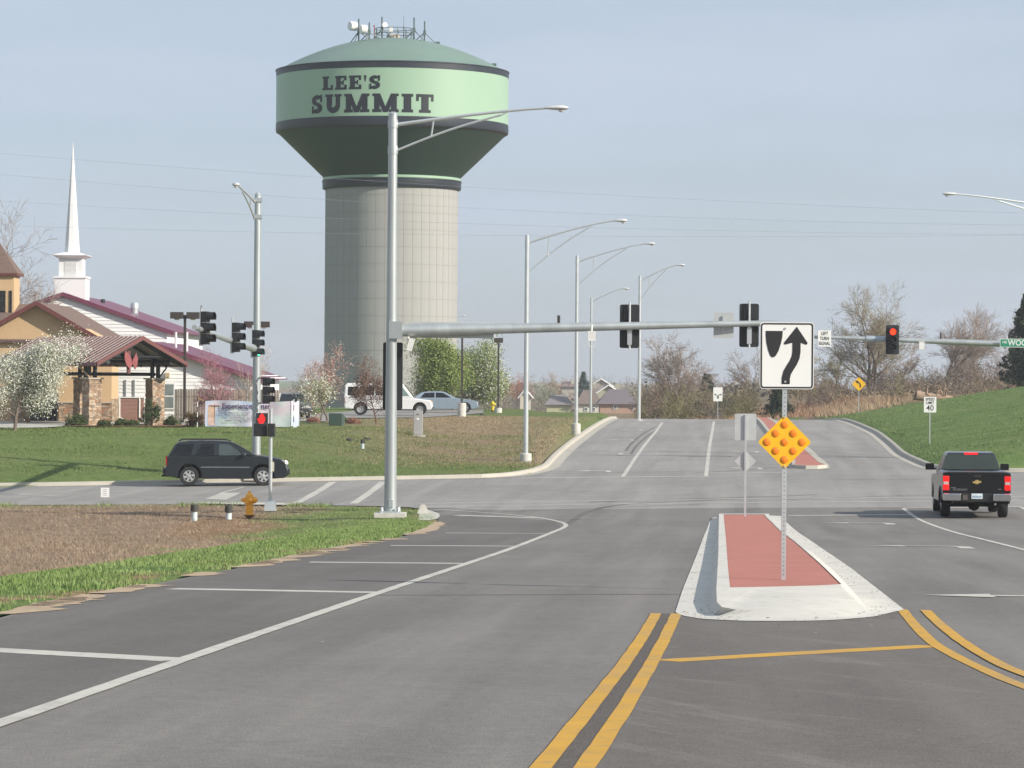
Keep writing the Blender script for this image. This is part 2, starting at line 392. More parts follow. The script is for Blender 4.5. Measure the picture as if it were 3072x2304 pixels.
split=[(-400,-100),(400,-100),(400,102.5),(30,102.5),(9,101.3),(-0.4,101.2),(-1.6,100.6),(-30,100.6),(-400,100.6)]
# near leg: newer, darker asphalt; beyond the crossing: older and paler
near_poly=clip_half(ROAD,1,101.5,False); far_poly=clip_half(ROAD,1,101.5,True)
XN=sorted(set(XS)); YN=sorted(set([y for y in YS_ if y<101.5]+[101.5])); YF=sorted(set([101.5]+[y for y in YS_ if y>101.5]))
road=struct('road', sheet(near_poly,XN,YN), MATS['new asphalt'], smooth=True, fix=False)
cross=struct('cross_street', sheet(far_poly,XN,YF), MATS['worn asphalt'], smooth=True, fix=False)
# ------------------------------------------------------------------ the ground, one sheet to the horizon
def seg_dist(X,Y,poly):
    d2=np.full(X.shape,1e18)
    n=len(poly)
    for i in range(n):
        ax,ay=poly[i]; bx,by=poly[(i+1)%n]; dx,dy=bx-ax,by-ay; l=dx*dx+dy*dy
        t=np.clip(((X-ax)*dx+(Y-ay)*dy)/max(l,1e-9),0,1)
        d2=np.minimum(d2,(X-ax-t*dx)**2+(Y-ay-t*dy)**2)
    return np.sqrt(d2)
def inside(X,Y,poly):
    r=np.zeros(X.shape,bool); n=len(poly)
    for i in range(n):
        ax,ay=poly[i]; bx,by=poly[(i+1)%n]
        if ay==by: continue
        c=((ay>Y)!=(by>Y))&(X<(bx-ax)*(Y-ay)/(by-ay)+ax); r^=c
    return r
gx=np.array([-3000,-1500,-800,-400,-250,-160,-110,-80]+arange(-60,-22,1.0)+arange(-21.4,6,0.6)+arange(6.8,46,0.8)+[48,52,58,70,90,120,170,260,400,800,1500,3000.])
gy=np.array([-300,-120,-60,-30,-10,0,8]+arange(12,24,1.5)+arange(24.6,110,0.6)+arange(110.8,150,0.8)+arange(151,300,1.5)+[305,312,320,330,342,356,372,390,410,435,465,500,550,620,720,850,1050,1400,2000,3500.])
GX,GY=np.meshgrid(gx,gy); fx=GX.ravel(); fy=GY.ravel()
ins=inside(fx,fy,ROAD); rd=seg_dist(fx,fy,ROAD); sd=np.where(ins,-rd,rd)
gz=zt(fx,fy)
hash_=np.sin(fx*12.9898+fy*78.233)*43758.5453; hash_=hash_-np.floor(hash_)
gz=gz+np.where(ins,0,(hash_-0.5)*0.05*sm(0.8,2.5,rd))
# below the asphalt the soil drops away
gz=np.where(ins,np.minimum(gz,zg(fx,fy)-0.03-0.30*np.clip(rd,0,1.0)),gz)
gz=np.where((~ins)&(fy>110)&(fy<262)&(rd<1.0),np.minimum(gz,zg(fx,fy)+0.02+0.11*np.clip((rd-0.25)/0.75,0,1)),gz)
leftnear=(~ins)&(fy<108)
gz=np.where(leftnear&(rd<1.2),np.minimum(gz,zg(fx,fy)-0.01+0.03*rd),gz)
nxg=len(gx); nyg=len(gy)
faces=[(j*nxg+i,j*nxg+i+1,(j+1)*nxg+i+1,(j+1)*nxg+i) for j in range(nyg-1) for i in range(nxg-1)]
me=bpy.data.meshes.new('ground'); me.from_pydata(np.stack([fx,fy,gz],1).tolist(),[],faces); me.materials.append(MATS['ground cover'])
me.polygons.foreach_set('use_smooth',[True]*len(me.polygons))
dL=edgeL(fy)-fx
wob=0.8*np.sin(fy*0.35)+0.5*np.sin(fy*0.9+1)+0.4*np.sin(fx*1.1)
strip_w=3.6+wob+2.2*sm(60,85,fy)
nearfield=(fy<109)&(dL>0)
dry=np.where(nearfield, sm(-0.5,0.7,dL-strip_w)*(1-0.75*sm(104.5,107.5,fy)), 0.0)
dry=np.where(nearfield&(fy>88)&(dL<6),np.maximum(dry*0.5,0.25),dry)
soil=np.where(nearfield,0.50*(1-sm(0.2,1.5,rd+0.5*np.sin(fy*0.9)+0.3*np.sin(fy*2.1)))+0.30*np.exp(-((dL-strip_w-0.8)/1.2)**2)*sm(30,45,fy),0.0)
soil+=np.where(nearfield,0.55*np.exp(-((fx+8.3)**2/6+(fy-95)**2/14)),0)
soil+=np.where(nearfield,0.40*np.exp(-((fx+8)**2/4+(fy-44)**2/40)),0)
lush=np.where(nearfield,1-dry,0.0)
bankm=(fy>kerbY(fx))&(fx<kxl(fy))
# the mown slope by the far leg has not greened up yet
tan=np.exp(-((fx+1.5+0.03*(fy-150))**2)/26.0)*sm(134,142,fy)*(1-sm(196,214,fy))
dry=np.where(bankm,np.clip(0.95*tan,0,0.9),dry)
hillm=(fx>kxr(fy))&(fy>131)
lush=np.where(hillm,1.0*(1-sm(240,252,fy+0.25*(fx-30)-0.15*np.clip(fx-30,0,60)*2)),lush)
dry=np.where(hillm,sm(250,262,fy+0.5*np.sin(fx)),dry)
dry=np.where((fy>262)&(fx>kxl(fy)),0.85,dry)
lush=np.where(bankm&(fx<-12),0.35,lush)
soil+=np.where(hillm,0.5*np.exp(-((fx-24.0)**2/1.2+(fy-150)**2/2.5)),0)
col=np.stack([dry,np.clip(soil,0,1),np.clip(lush,0,1),np.ones_like(dry)],1).astype(np.float32)
ca=me.color_attributes.new('cover','FLOAT_COLOR','POINT'); ca.data.foreach_set('color',col.ravel())
ground=link('ground',me); ground['kind']='structure'
# ------------------------------------------------------------------ ribbons on the road surface
def resample(pts, step):
    out=[Vector(pts[0][:2])]
    for a,b in zip(pts[:-1],pts[1:]):
        a=Vector(a[:2]); b=Vector(b[:2]); n=max(1,int((b-a).length/step))
        for k in range(1,n+1): out.append(a.lerp(b,k/n))
    return out
def smooth_pts(pts, it=2):
    pts=[Vector(p[:2]) for p in pts]
    for _ in range(it):
        q=[pts[0]]
        for a,b in zip(pts[:-1],pts[1:]): q+= [a.lerp(b,0.25),a.lerp(b,0.75)]
        q.append(pts[-1]); pts=q
    return pts
def ribbon(pts, w, dz=0.007, step=0.45, fn=zg):
    pts=resample(pts,step); L_,R_=[],[]; rg=random.Random(len(pts))
    for i,p in enumerate(pts):
        t=(pts[min(i+1,len(pts)-1)]-pts[max(i-1,0)]).normalized(); n=Vector((-t.y,t.x))
        ww=w[min(i,len(w)-1)] if hasattr(w,'__len__') else w
        L_.append(p+n*(ww/2)*(1+rg.uniform(-0.09,0.05))); R_.append(p-n*(ww/2)*(1+rg.uniform(-0.09,0.05)))
    mb=MB(); vs=[(q.x,q.y,float(fn(q.x,q.y))+dz) for q in L_+R_]; n=len(pts)
    mb.add(vs,[(i,i+1,n+i+1,n+i) for i in range(n-1)]); return mb
def rect_on_road(poly, dz=0.007):
    mb=MB(); mb.add([(x,y,float(zg(x,y))+dz) for x,y in poly],[tuple(range(len(poly)))]); return mb
WHITE=MATS['white road paint']; YEL=MATS['yellow road paint']
def pix(l, dz=0.0): return [xy(P(u,v,zg,dz)) for u,v in l]
struct('edge_line', ribbon(smooth_pts(pix([(-300,2275),(0,2172),(554,1979),(870,1870),(1131,1781),(1400,1692),(1551,1641),(1645,1603),(1693,1583),(1700,1575),(1685,1566),(1630,1554),(1503,1541),(1290,1527)])),0.13), WHITE, road)
for a,b,w in [((-150,1944),(540,1981),0.42),((514,1767),(1128,1778),0.42),((930,1687),(1388,1691),0.42),((1171,1637),(1543,1639),0.42),((1337,1599),(1645,1601),0.42),((1369,1546),(1625,1554),0.45)]:
    struct('hatch_line', ribbon(pix([a,b]),w,0.005), WHITE, road)
def extend(l, y): # lengthen a line towards the camera
    a,b=Vector(l[-2]),Vector(l[-1]); t=(y-b.y)/(b.y-a.y); l.append(tuple(b+(b-a)*t)); return l
for l in ([(1969,1842),(1906,1949),(1777,2116),(1624,2304)],[(2029,1842),(1990,1928),(1898,2091),(1756,2304)]):
    struct('centre_line', ribbon(smooth_pts(extend(pix(l),2.0)),0.105), YEL, road)
for l in ([(2706,1830),(2751,1885),(2800,1935),(2921,1999),(3072,2064),(3300,2140)],[(2776,1832),(2843,1896),(2950,1970),(3072,2027),(3300,2100)]):
    struct('centre_line', ribbon(smooth_pts(pix(l)),0.105), YEL, road)
struct('centre_line', ribbon(pix([(1990,1984),(2796,1939)]),0.30,0.005), YEL, road)
struct('lane_line', ribbon(smooth_pts(pix([(2709,1525),(2743,1550),(2802,1577),(2859,1596),(2937,1616),(2989,1629),(3072,1650),(3300,1708)])),0.13,0.007), WHITE, road)
struct('stop_line', ribbon(pix([(2366,1547),(2733,1544)]),0.45,0.005), WHITE, road)
struct('stop_line', ribbon(pix([(2712,1525),(3066,1521)]),0.45,0.009), WHITE, road)
struct('lane_line', ribbon(pix([(3062,1521),(3140,1560)]),0.13,0.005), WHITE, road)
for a,b in [((1256,1511),(3300,1488)),((1256,1521),(3300,1500))]:
    struct('crosswalk_line', ribbon(pix([a,(2000,(a[1]+b[1])/2),b]),0.30,0.006), WHITE, cross)
for a,b in [((887,1511),(999,1446)),((1061,1511),(1149,1446))]:
    struct('crosswalk_line', ribbon(pix([a,b]),0.30,0.006), WHITE, cross)
struct('stop_line', rect_on_road(pix([(614,1498),(679,1500),(723,1479),(664,1479)]),0.010), WHITE, cross)
for l,w in [([(660,1480),(732,1461),(776,1460)],0.12),([(-400,1487),(0,1477),(250,1471),(488,1462)],0.12),([(-400,1501),(0,1492),(617,1479)],0.12),([(182,1489),(59,1483),(235,1472)],0.2),([(423,1498),(546,1495)],0.15)]:
    struct('lane_line', ribbon(pix(l),w,0.006), WHITE, cross)
struct('lane_line', ribbon(pix([(1868,1431),(1906,1374),(1938,1330),(1970,1292),(1987,1268)]),0.17), WHITE, cross)
struct('lane_line', ribbon(pix([(2118,1430),(2128,1342),(2136,1298),(2142,1265)]),0.17), WHITE, cross)
struct('stop_line', ribbon(pix([(1565,1434),(2114,1429)]),0.35,0.006), WHITE, cross)
struct('stop_line', ribbon(pix([(2128,1417),(2365,1417)]),0.35,0.006), WHITE, cross)
EDGE=smooth_pts(pix([(-300,2275),(0,2172),(554,1979),(870,1870),(1131,1781),(1400,1692),(1551,1641),(1645,1603),(1690,1584),(1660,1562)]))
ymin_=EDGE[0].y; shp=[(float(edgeL(ymin_))-0.6,ymin_)]+[(p.x,p.y) for p in EDGE]+[xy(P(1400,1545)),xy(P(1318,1545))]
shp=shp+[(q[0]+0.06,q[1]) for q in leftedge[::-1]]
struct('shoulder', sheet(shp,arange(-12,4,1.0),arange(8,100,1.0),zg,0.003), MATS['shoulder asphalt'], road, smooth=True, fix=False)
gl_=pix([(2029,1842),(1990,1928),(1898,2091),(1756,2304)]); extend(gl_,2.0); gr_=pix([(2706,1830),(2751,1885),(2800,1935),(2921,1999),(3072,2064),(3300,2140)])
gore=[tuple(q) for q in gl_[::-1]]+[xy(P(2110,1850)),xy(P(2370,1857)),xy(P(2620,1845))]+[tuple(q) for q in gr_]+[(gr_[-1][0]+1.5,2.0)]
struct('gore_area', sheet(gore,arange(-3,8,0.7),arange(1,40,1.0),zg,0.003), MATS['gore asphalt'], road, smooth=True, fix=False)
struct('seam', ribbon(smooth_pts(extend(pix([(1999,1842),(1948,1938),(1838,2103),(1690,2304)]),2.0)),0.12,0.004), MATS['joint grit'], road)
struct('seam', ribbon(pix([(1140,1786),(1500,1785),(2050,1783)]),0.06,0.004), MATS['joint grit'], road)
for l in ([(1500,1536),(1900,1520),(2120,1512)],[(2330,1500),(2700,1487),(3000,1484)],[(2500,1440),(2800,1437),(3072,1442)],[(1650,1421),(2100,1414),(2350,1413)]):
    struct('seam', ribbon(pix(l),0.07,0.004), MATS['joint grit'], cross)
asphalt('tyre mark',(0.125,0.118,0.110),0.5,0.3)
for l,w,par in (([(1877,1353),(1893,1331),(1930,1300),(1965,1281)],0.13,cross),([(1893,1362),(1908,1338),(1944,1306),(1980,1284)],0.12,cross),([(1700,1572),(1745,1538),(1850,1513),(2060,1503),(2350,1494)],0.22,cross),([(1770,1507),(1950,1499),(2250,1492),(2450,1484)],0.25,cross),([(2070,1420),(2250,1409),(2330,1402)],0.14,cross)):
    struct('tyre_mark', ribbon(smooth_pts(pix(l)),w,0.0035), MATS['tyre mark'], par)
# turn arrows: a shaft that bends to the left
def turn_arrow(c, sz, ang, parent, name='turn_arrow'):
    mb=MB(); ca_,sa_=math.cos(ang),math.sin(ang)
    def T(x,y):
        x*=sz; y*=sz; X=c[0]+x*ca_-y*sa_; Y=c[1]+x*sa_+y*ca_; return (X,Y,float(zg(X,Y))+0.007)
    mb.poly([T(*q) for q in [(1.0,-1.2),(0.72,-1.2),(0.72,0.15),(0.62,0.42),(0.35,0.52),(0.35,0.86),(0.75,0.78),(0.98,0.4),(1.0,0.1)]][::-1])
    mb.poly([T(*q) for q in [(0.35,0.52),(-0.25,0.52),(-0.25,0.15),(-1.05,0.69),(-0.25,1.23),(-0.25,0.86),(0.35,0.86)]][::-1])
    return struct(name, mb, WHITE, parent)
for u,v,sz in [(2575,1571,0.98),(2757,1641,0.98),(3060,1796,0.98)]:
    p=P(u,v); turn_arrow(p,sz,-0.07,road)
for u,v in [(1781,1414),(1823,1361),(1862,1320),(1892,1290),(1915,1271),(2235,1405),(2231,1355),(2224,1314),(2215,1284)]:
    p=P(u,v); turn_arrow(p,0.75,-0.07,cross)
# ------------------------------------------------------------------ kerbs with gutter
concrete('weathered kerb',(0.44,0.41,0.35),0.4)
def kerb(name, line, side, gut=0.45, h=0.15, w=0.18, fn=zg):
    """line = foot of the kerb face; side +1: kerb body lies to the left of the walking direction"""
    pts=resample(smooth_pts(line,2),1.2); mb=MB(); rows=[]
    for i,p in enumerate(pts):
        t=(pts[min(i+1,len(pts)-1)]-pts[max(i-1,0)]).normalized(); n=Vector((-t.y,t.x))*side
        z=float(fn(p.x,p.y)); g=p-n*gut; zg_=float(fn(g.x,g.y))
        q=[(g,zg_+0.008),(p,z+0.012),(p+n*0.03,z+h-0.02),(p+n*0.06,z+h),(p+n*(w+0.06),z+h),(p+n*(w+0.08),z-0.25)]
        rows+= [(a.x,a.y,b) for a,b in q]
    k=6; fs=[(i*k+j,i*k+j+1,(i+1)*k+j+1,(i+1)*k+j) for i in range(len(pts)-1) for j in range(k-1)]
    fs+= [tuple(range(k)),tuple((len(pts)-1)*k+j for j in range(k))]
    mb.add(rows,fs); o=struct(name, mb, MATS['weathered kerb'], smooth=True); return o
kerb('kerb', farL[:-2], 1)
kerb('kerb', [(-1.2,128.8),(0.2,130.2)]+farL[-1:]+flk[:-5], 1)
kerb('kerb', frk[4:]+farR[:-1], 1)
# ------------------------------------------------------------------ traffic island (near leg)
def side(l, n):
    pts=[]
    for u,v,dz in l:
        p=P(u,v,zg,dz); pts.append(Vector((p.x,p.y,dz)))
    d=[0]
    for a,b in zip(pts[:-1],pts[1:]): d.append(d[-1]+(b-a).xy.length)
    out=[]
    for k in range(n):
        s=d[-1]*k/n; i=0
        while i<len(d)-2 and d[i+1]<s: i+=1
        t=(s-d[i])/max(1e-9,d[i+1]-d[i]); out.append(pts[i].lerp(pts[i+1],t))
    return out
nL,nF,nB=26,20,4
def ring(left,front,right,back,dz):
    f=lambda l:[(q[0],q[1],q[2] if len(q)>2 else dz) for q in l]
    left,front,right,back=f(left),f(front),f(right),f(back)
    return side(left+[front[0]],nL)+side(front+[right[0]],nF)+side(right+[back[0]],nL)+side(back+[left[0]],nB)
A=ring([(2138,1553),(2128,1565),(2115,1600),(2095,1652),(2075,1702),(2048,1768)],[(2026,1836),(2045,1846),(2110,1857),(2230,1862),(2370,1863),(2500,1860),(2620,1850)],[(2712,1828),(2545,1698),(2460,1641),(2402,1602),(2368,1574)],[(2345,1548),(2250,1544)],0.008)
B=ring([(2148,1556),(2146,1600),(2142,1660),(2137,1712),(2130,1775)],[(2128,1832),(2145,1845),(2178,1852),(2250,1855),(2360,1855),(2470,1853),(2560,1846)],[(2612,1834),(2530,1742),(2440,1664),(2388,1622),(2348,1588)],[(2312,1556),(2230,1556)],0.014)
Cc=ring([(2157,1541),(2156,1590),(2155,1667),(2152,1715),(2149,1768)],[(2151,1806,0.12),(2166,1821,0.10),(2195,1828,0.08),(2253,1832,0.07),(2350,1834,0.066),(2440,1833,0.064),(2540,1827,0.06)],[(2588,1816,0.06),(2512,1722,0.11),(2425,1648),(2380,1614),(2350,1590)],[(2306,1541),(2230,1541)],0.15)
D=ring([(2171,1543),(2174,1580),(2178,1620),(2183,1690),(2188,1745)],[(2190,1762),(2260,1761),(2350,1759),(2430,1757),(2480,1755),(2510,1753)],[(2524,1752),(2460,1690),(2385,1625),(2344,1595),(2315,1566)],[(2293,1543),(2230,1543)],0.151)
mb=MB(); n=len(A)
for Rg in (A,B,Cc,D):
    mb.v+=[(p.x,p.y,float(zg(p.x,p.y))+p.z) for p in Rg]
for k in range(3):
    for i in range(n):
        mb.f.append((k*n+i,k*n+(i+1)%n,(k+1)*n+(i+1)%n,(k+1)*n+i)); mb.m.append(0)
isl=thing('traffic_island','long raised traffic island with white concrete kerb and red paved top','traffic island',(D[0].x,D[0].y-20,float(zg(D[0].x,D[0].y-20))))
off=isl.location
part('kerb_ring', mb, MATS['kerb concrete'], isl, True, off=off)
for k in (5,9,13,17,21,nL+nF+3,nL+nF+7,nL+nF+11,nL+nF+15,nL+nF+20):   # contraction joints sawn across the kerb
    q=[Vector((r_[k].x,r_[k].y,float(zg(r_[k].x,r_[k].y))+r_[k].z+0.003)) for r_ in (A,B,Cc,D)]; jm=MB(); dv=Vector((0,0.012,0))
    for a_,b_ in zip(q[:-1],q[1:]): jm.quad(a_-dv,b_-dv,b_+dv,a_+dv)
    part('kerb_joint', jm, mat('sawn joint',(0.22,0.20,0.17),0.95), isl, off=off, fix=False)
lit=MB(); rl=random.Random(3)                                       # grit and leaf crumbs caught along the gutter
for _ in range(420):
    k=rl.choice(list(range(nL))+list(range(nL+nF,nL+nF+nL))*2+list(range(nL,nL+nF))); t_=rl.random(); p_=A[k].lerp(B[k],0.1+0.9*t_*t_)+Vector((rl.gauss(0,0.03),rl.gauss(0,0.5),0)); r0=rl.uniform(0.006,0.02); zz=float(zg(p_.x,p_.y))+0.016; a_=rl.uniform(0,3.1)
    lit.add([(p_.x+r0*math.cos(a_),p_.y+r0*math.sin(a_),zz+0.004),(p_.x-r0*math.sin(a_),p_.y+r0*math.cos(a_),zz+0.009),(p_.x-r0*math.cos(a_),p_.y-r0*math.sin(a_),zz+0.004),(p_.x+r0*math.sin(a_),p_.y-r0*math.cos(a_),zz+0.006)],[(0,1,2,3)])
lo=link('gutter_grit',lit.mesh('gutter_grit',mat('leaf crumbs',(0.16,0.105,0.065),0.95,0,0.4,30),fix=False)); lo['kind']='stuff'
# red paving slabs between saw cuts
Dp=[(p.x,p.y) for p in D]
cuts=[min(p[1] for p in Dp)-1, P(2300,1671,zg,.15).y, P(2260,1604,zg,.15).y, P(2230,1560,zg,.15).y, max(p[1] for p in Dp)+1]
for a,b in zip(cuts[:-1],cuts[1:]):
    pl=clip_half(clip_half(Dp,1,a+0.012,True),1,b-0.012,False)
    m2=sheet(pl,arange(-2,12,1.0),arange(30,100,1.5),zg,0.143)
    part('paving_slab', m2, MATS['red paving'], isl, off=off, fix=False)
pl=[tuple(q) for q in Dp]; m2=sheet(pl,arange(-2,12,2.0),arange(30,100,3),zg,0.12)
part('joint_bed', m2, mat('joint',(0.12,0.07,0.06)), isl, off=off, fix=False)
# island of the far leg
def simple_island(y0,y1,xl,xr,name,label):
    ys=arange(y0,y1,3.0); mb=MB(); rd_=MB()
    rowsA=[];rows=[]
    Lq=[(xl(y),y) for y in ys]; Rq=[(xr(y),y) for y in ys]
    out=[(Lq[0][0]+0.5,y0-0.9),(Rq[0][0]-0.5,y0-0.9)]+Rq+Lq[::-1]
    n=len(out); cx=lambda y:(xl(max(y,y0))+xr(max(y,y0)))/2
    def inset(p,d): 
        c=Vector((cx(p[1]),min(max(p[1],y0+2.2),y1-1))); v=Vector(p)-c; L_=v.length; return c+v*max(0,(L_-d)/L_)
    rings=[([inset(p,-0.22) for p in out],0.008),([inset(p,0) for p in out],0.012),([inset(p,0.06) for p in out],0.15),([inset(p,0.26) for p in out],0.151)]
    for Rg,dz in rings: mb.v+=[(p.x,p.y,float(zg(p.x,p.y))+dz) for p in Rg]
    for k in range(3):
        for i in range(n): mb.f.append((k*n+i,k*n+(i+1)%n,(k+1)*n+(i+1)%n,(k+1)*n+i)); mb.m.append(0)
    t=thing(name,label,'traffic island',(Lq[0][0],y0,float(zg(Lq[0][0],y0))))
    part('kerb_ring',mb,MATS['weathered kerb'],t,True,off=t.location)
    pl=[(p.x,p.y) for p in rings[3][0]]
    m2=sheet(pl,arange(4,30,1.0),arange(120,260,2.0),zg,0.146); part('paving_slab',m2,MATS['red paving'],t,off=t.location,fix=False)
    return t
simple_island(135.5,236,lambda y:12.05+0.058*(y-136),lambda y:13.55+0.058*(y-136)-0.004*(y-136),'traffic_island','narrow red paved median island beyond the crossing, running over the hill crest')
# concrete pads, drives and lot on the church side
def patch(name, pts, material, fn=zt, dz=0.05, step=1.5):
    xs=[p[0] for p in pts]; ys=[p[1] for p in pts]
    m2=sheet(pts,arange(min(xs)-1,max(xs)+step,step),arange(min(ys)-1,max(ys)+step,step),fn,dz)
    return struct(name,m2,material,fix=False)
patch('driveway',[xy(onT(-300,152)),xy(onT(60,151.5)),xy(onT(130,153)),xy(onT(185,156)),xy(onT(205,160)),xy(onT(330,163.5)),xy(onT(520,166)),xy(onT(520,168.5)),xy(onT(330,172)),xy(onT(-300,172))],MATS['drive concrete'],dz=0.05)
patch('parking_lot',[xy(onT(868,178)),xy(onT(1015,178)),xy(onT(1040,192)),xy(onT(1280,198)),xy(onT(1450,222)),xy(onT(1450,246)),xy(onT(1150,246)),xy(onT(868,200))],MATS['worn asphalt'],dz=0.05)
patch('gutter_slab',pix([(1258,1527),(1290,1532),(1316,1541),(1320,1549),(1312,1557),(1285,1562),(1255,1561)]),MATS['drive concrete'],zg,0.012,0.5)
sand=mat('washed sand',(0.40,0.30,0.20),0.95,0,0.25,6,bump=0.4)
for l in ([(1218,1606),(1255,1591),(1296,1577),(1322,1583),(1308,1592),(1262,1601)],[(1290,1567),(1322,1566),(1338,1572),(1318,1578),(1290,1575)]): patch('sand_patch',pix(l),sand,zg,0.008,0.4)
rg=random.Random(11)
for i in range(26):                                              # washed-out soil lying on the edge of the asphalt
    y0=rg.uniform(24,84); ln=rg.uniform(0.8,3.2); pts=[]; ws=[]
    for k in range(7):
        y=y0+ln*k/6; pts.append((float(np.interp(y,[q[1] for q in leftedge],[q[0] for q in leftedge]))-0.05+0.06*rg.random(),y)); ws.append(max(0.02,rg.uniform(0.12,0.42)*math.sin(math.pi*(k+0.3)/6.6)))
    pl=[(p[0]-0.15,p[1]) for p in pts]+[(p[0]+w,p[1]) for p,w in zip(pts,ws)][::-1]
    mb=MB(); mb.add([(x,y,float(zg(x,y))+0.008) for x,y in pl],[(j,j+1,13-j-1,13-j) for j in range(6)]); o=struct('washed_soil',mb,sand,road)
patch('concrete_pad',pix([(560,1513),(700,1511),(880,1514),(860,1520),(700,1518)]),MATS['drive concrete'],zg,0.06,0.8)
# ------------------------------------------------------------------ text
def text_mesh(txt, size, M, material, bold=0.0, align='CENTER', name='lettering', parent=None, space=1.0, condense=1.0):
    cu=bpy.data.curves.new('t','FONT'); cu.body=txt; cu.size=size; cu.align_x=align; cu.align_y='CENTER'; cu.offset=bold; cu.space_character=space; cu.resolution_u=3
    o=bpy.data.objects.new('t',cu); C.objects.link(o); bpy.context.view_layer.update()
    me=bpy.data.meshes.new_from_object(o.evaluated_get(bpy.context.evaluated_depsgraph_get()))
    bpy.data.objects.remove(o); me.materials.clear(); me.materials.append(material)
    me.transform(M@Matrix.Diagonal((condense,1,1,1))); me.name=name
    return link(name,me,parent)
FRONT=Matrix(((1,0,0,0),(0,0,-1,0),(0,1,0,0),(0,0,0,1)))    # letters in XY -> standing, facing the camera (-Y)
def at(x,y,z): return Matrix.Translation((x,y,z))
galv=mat('galvanised steel',(0.43,0.46,0.46),0.42,0.55,0.14,2.0,stretch=(1,1,0.15))
galv2=mat('bright galvanised steel',(0.60,0.62,0.62),0.35,0.6,0.08,2.0)
signback=mat('bare aluminium',(0.52,0.53,0.52),0.5,0.5,0.06,3)
signwhite=mat('white sign sheeting',(0.74,0.74,0.71),0.5,0,0.03,2)
signblack=mat('black sign vinyl',(0.022,0.022,0.024),0.5,0,0.1,5)
signyel=mat('yellow sign sheeting',(0.78,0.43,0.012),0.45,0,0.05,2)
amber=mat('amber reflector',(0.82,0.22,0.01),0.18,0,0.05,2,coat=0.6)
signgreen=mat('green sign sheeting',(0.012,0.22,0.13),0.5,0,0.06,3)
sigblack=mat('black signal housing',(0.017,0.018,0.02),0.5,0,0.2,4)
sigdark=mat('dark lens',(0.03,0.02,0.018),0.25,0,0.1,4)
redlit=mat('lit red lens',(0.5,0.01,0.006),0.3,0,0.05,4,emit=(1.0,0.035,0.006),estr=1.9)
greenlit=mat('lit green lens',(0.05,0.6,0.35),0.3,0,0.05,4,emit=(0.05,0.75,0.42),estr=1.6)
handlit=mat('lit red hand',(0.5,0.01,0.008),0.3,0,0.05,4,emit=(1.0,0.008,0.006),estr=1.2)
pole_con=mat('footing concrete',(0.52,0.50,0.46),0.9,0,0.12,4)
# ------------------------------------------------------------------ water tower
TY=290.0; TS=F/TY
tc_=PX(1171,1218,TY); tbase=Vector((tc_.x,TY,G(tc_.x,TY)-0.3))
hpx=lambda v: PX(1171,v,TY).z-tbase.z          # height above the base for a pixel row
tower=thing('water_tower','tall water tower with green tank reading LEE\'S SUMMIT on a pale concrete shaft','water tower',tbase)
Rs=199/TS; Rt=348/TS; Rc=208/TS
conc=mat('tower concrete',(0.335,0.330,0.315),0.9,0,0.09,0.35,stretch=(1,1,0.5))
concj=mat('tower joint',(0.275,0.265,0.245),0.95,0,0.1,3)
navy=mat('dark slate paint',(0.018,0.024,0.034),0.45,0,0.08,0.6)
mint=mat('pale green paint',(0.295,0.430,0.310),0.42,0,0.025,0.25)
domeg=mat('grey green paint',(0.150,0.225,0.185),0.5,0,0.07,0.35)
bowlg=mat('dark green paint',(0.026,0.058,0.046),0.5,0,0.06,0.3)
z_col0=hpx(566); z_col1=hpx(545); z_rim0=hpx(400); z_rim1=hpx(217); z_top=hpx(118)
shaft_top=z_col0+0.1
part('shaft',MB().lathe([(Rs-0.014,0),(Rs-0.014,shaft_top)],90),concj,tower,True)
NP=45; rowh=50.9/TS; zrow0=hpx(595)
rows=[zrow0+0.0]                                       # form rows downwards from the first joint below the collar
da=2*math.pi/NP; gapa=0.0022; gapz=0.017
def panel_mesh(h):
    mb=MB(); k=4; vs=[]
    for r in (Rs-0.05,Rs):
        for zz in (gapz,h-gapz):
            for i in range(k+1):
                a=-da/2+gapa+(da-2*gapa)*i/k; vs.append((r*math.sin(a),-r*math.cos(a),zz))
    q=k+1; fs=[]
    for i in range(k):
        fs.append((2*q+i,2*q+i+1,3*q+i+1,3*q+i)); fs.append((i,2*q+i,2*q+i+1,i+1)) ; fs.append((q+i,q+i+1,3*q+i+1,3*q+i))
    fs+= [(0,q,3*q,2*q),(k,2*q+k,3*q+k,q+k)]
    mb.add(vs,fs); return mb.mesh('panel',conc,False)
pm=panel_mesh(rowh); ptop=panel_mesh(shaft_top-zrow0)
phi0=-0.063+da/2                                       # first joint a little left of the middle, seen from the road
restv=MB()
nrow=int(zrow0/rowh)+1
for r in range(-1,nrow):
    z0=zrow0-(r+1)*rowh if r>=0 else zrow0
    me_=pm if r>=0 else ptop
    for k in range(NP):
        a=(phi0+k*da+math.pi)%(2*math.pi)-math.pi
        # azimuth measured from the direction towards the road; the side away from the road is one joined part
        view=math.atan2(tc_.x,TY); vis=abs(((a+view)+math.pi)%(2*math.pi)-math.pi)<math.radians(86)
        if vis and z0>-rowh and r<13: link('panel',me_,tower,(0,0,z0),a)
        else:
            R_=Matrix.Rotation(a,3,'Z')
            vs=[R_@v.co+Vector((0,0,z0)) for v in me_.vertices]; restv.add(vs,[tuple(p.vertices) for p in me_.polygons])
o=part('rear_panels',restv,conc,tower); o['kind']='stuff'
part('collar',MB().lathe([(Rs,z_col0-0.15),(Rc-0.05,z_col0-0.12),(Rc,z_col0),(Rc,z_col1-0.1),(Rc+0.05,z_col1-0.08),(Rc+0.05,z_col1),(Rc-0.2,z_col1+0.02)],96),navy,tower,True)
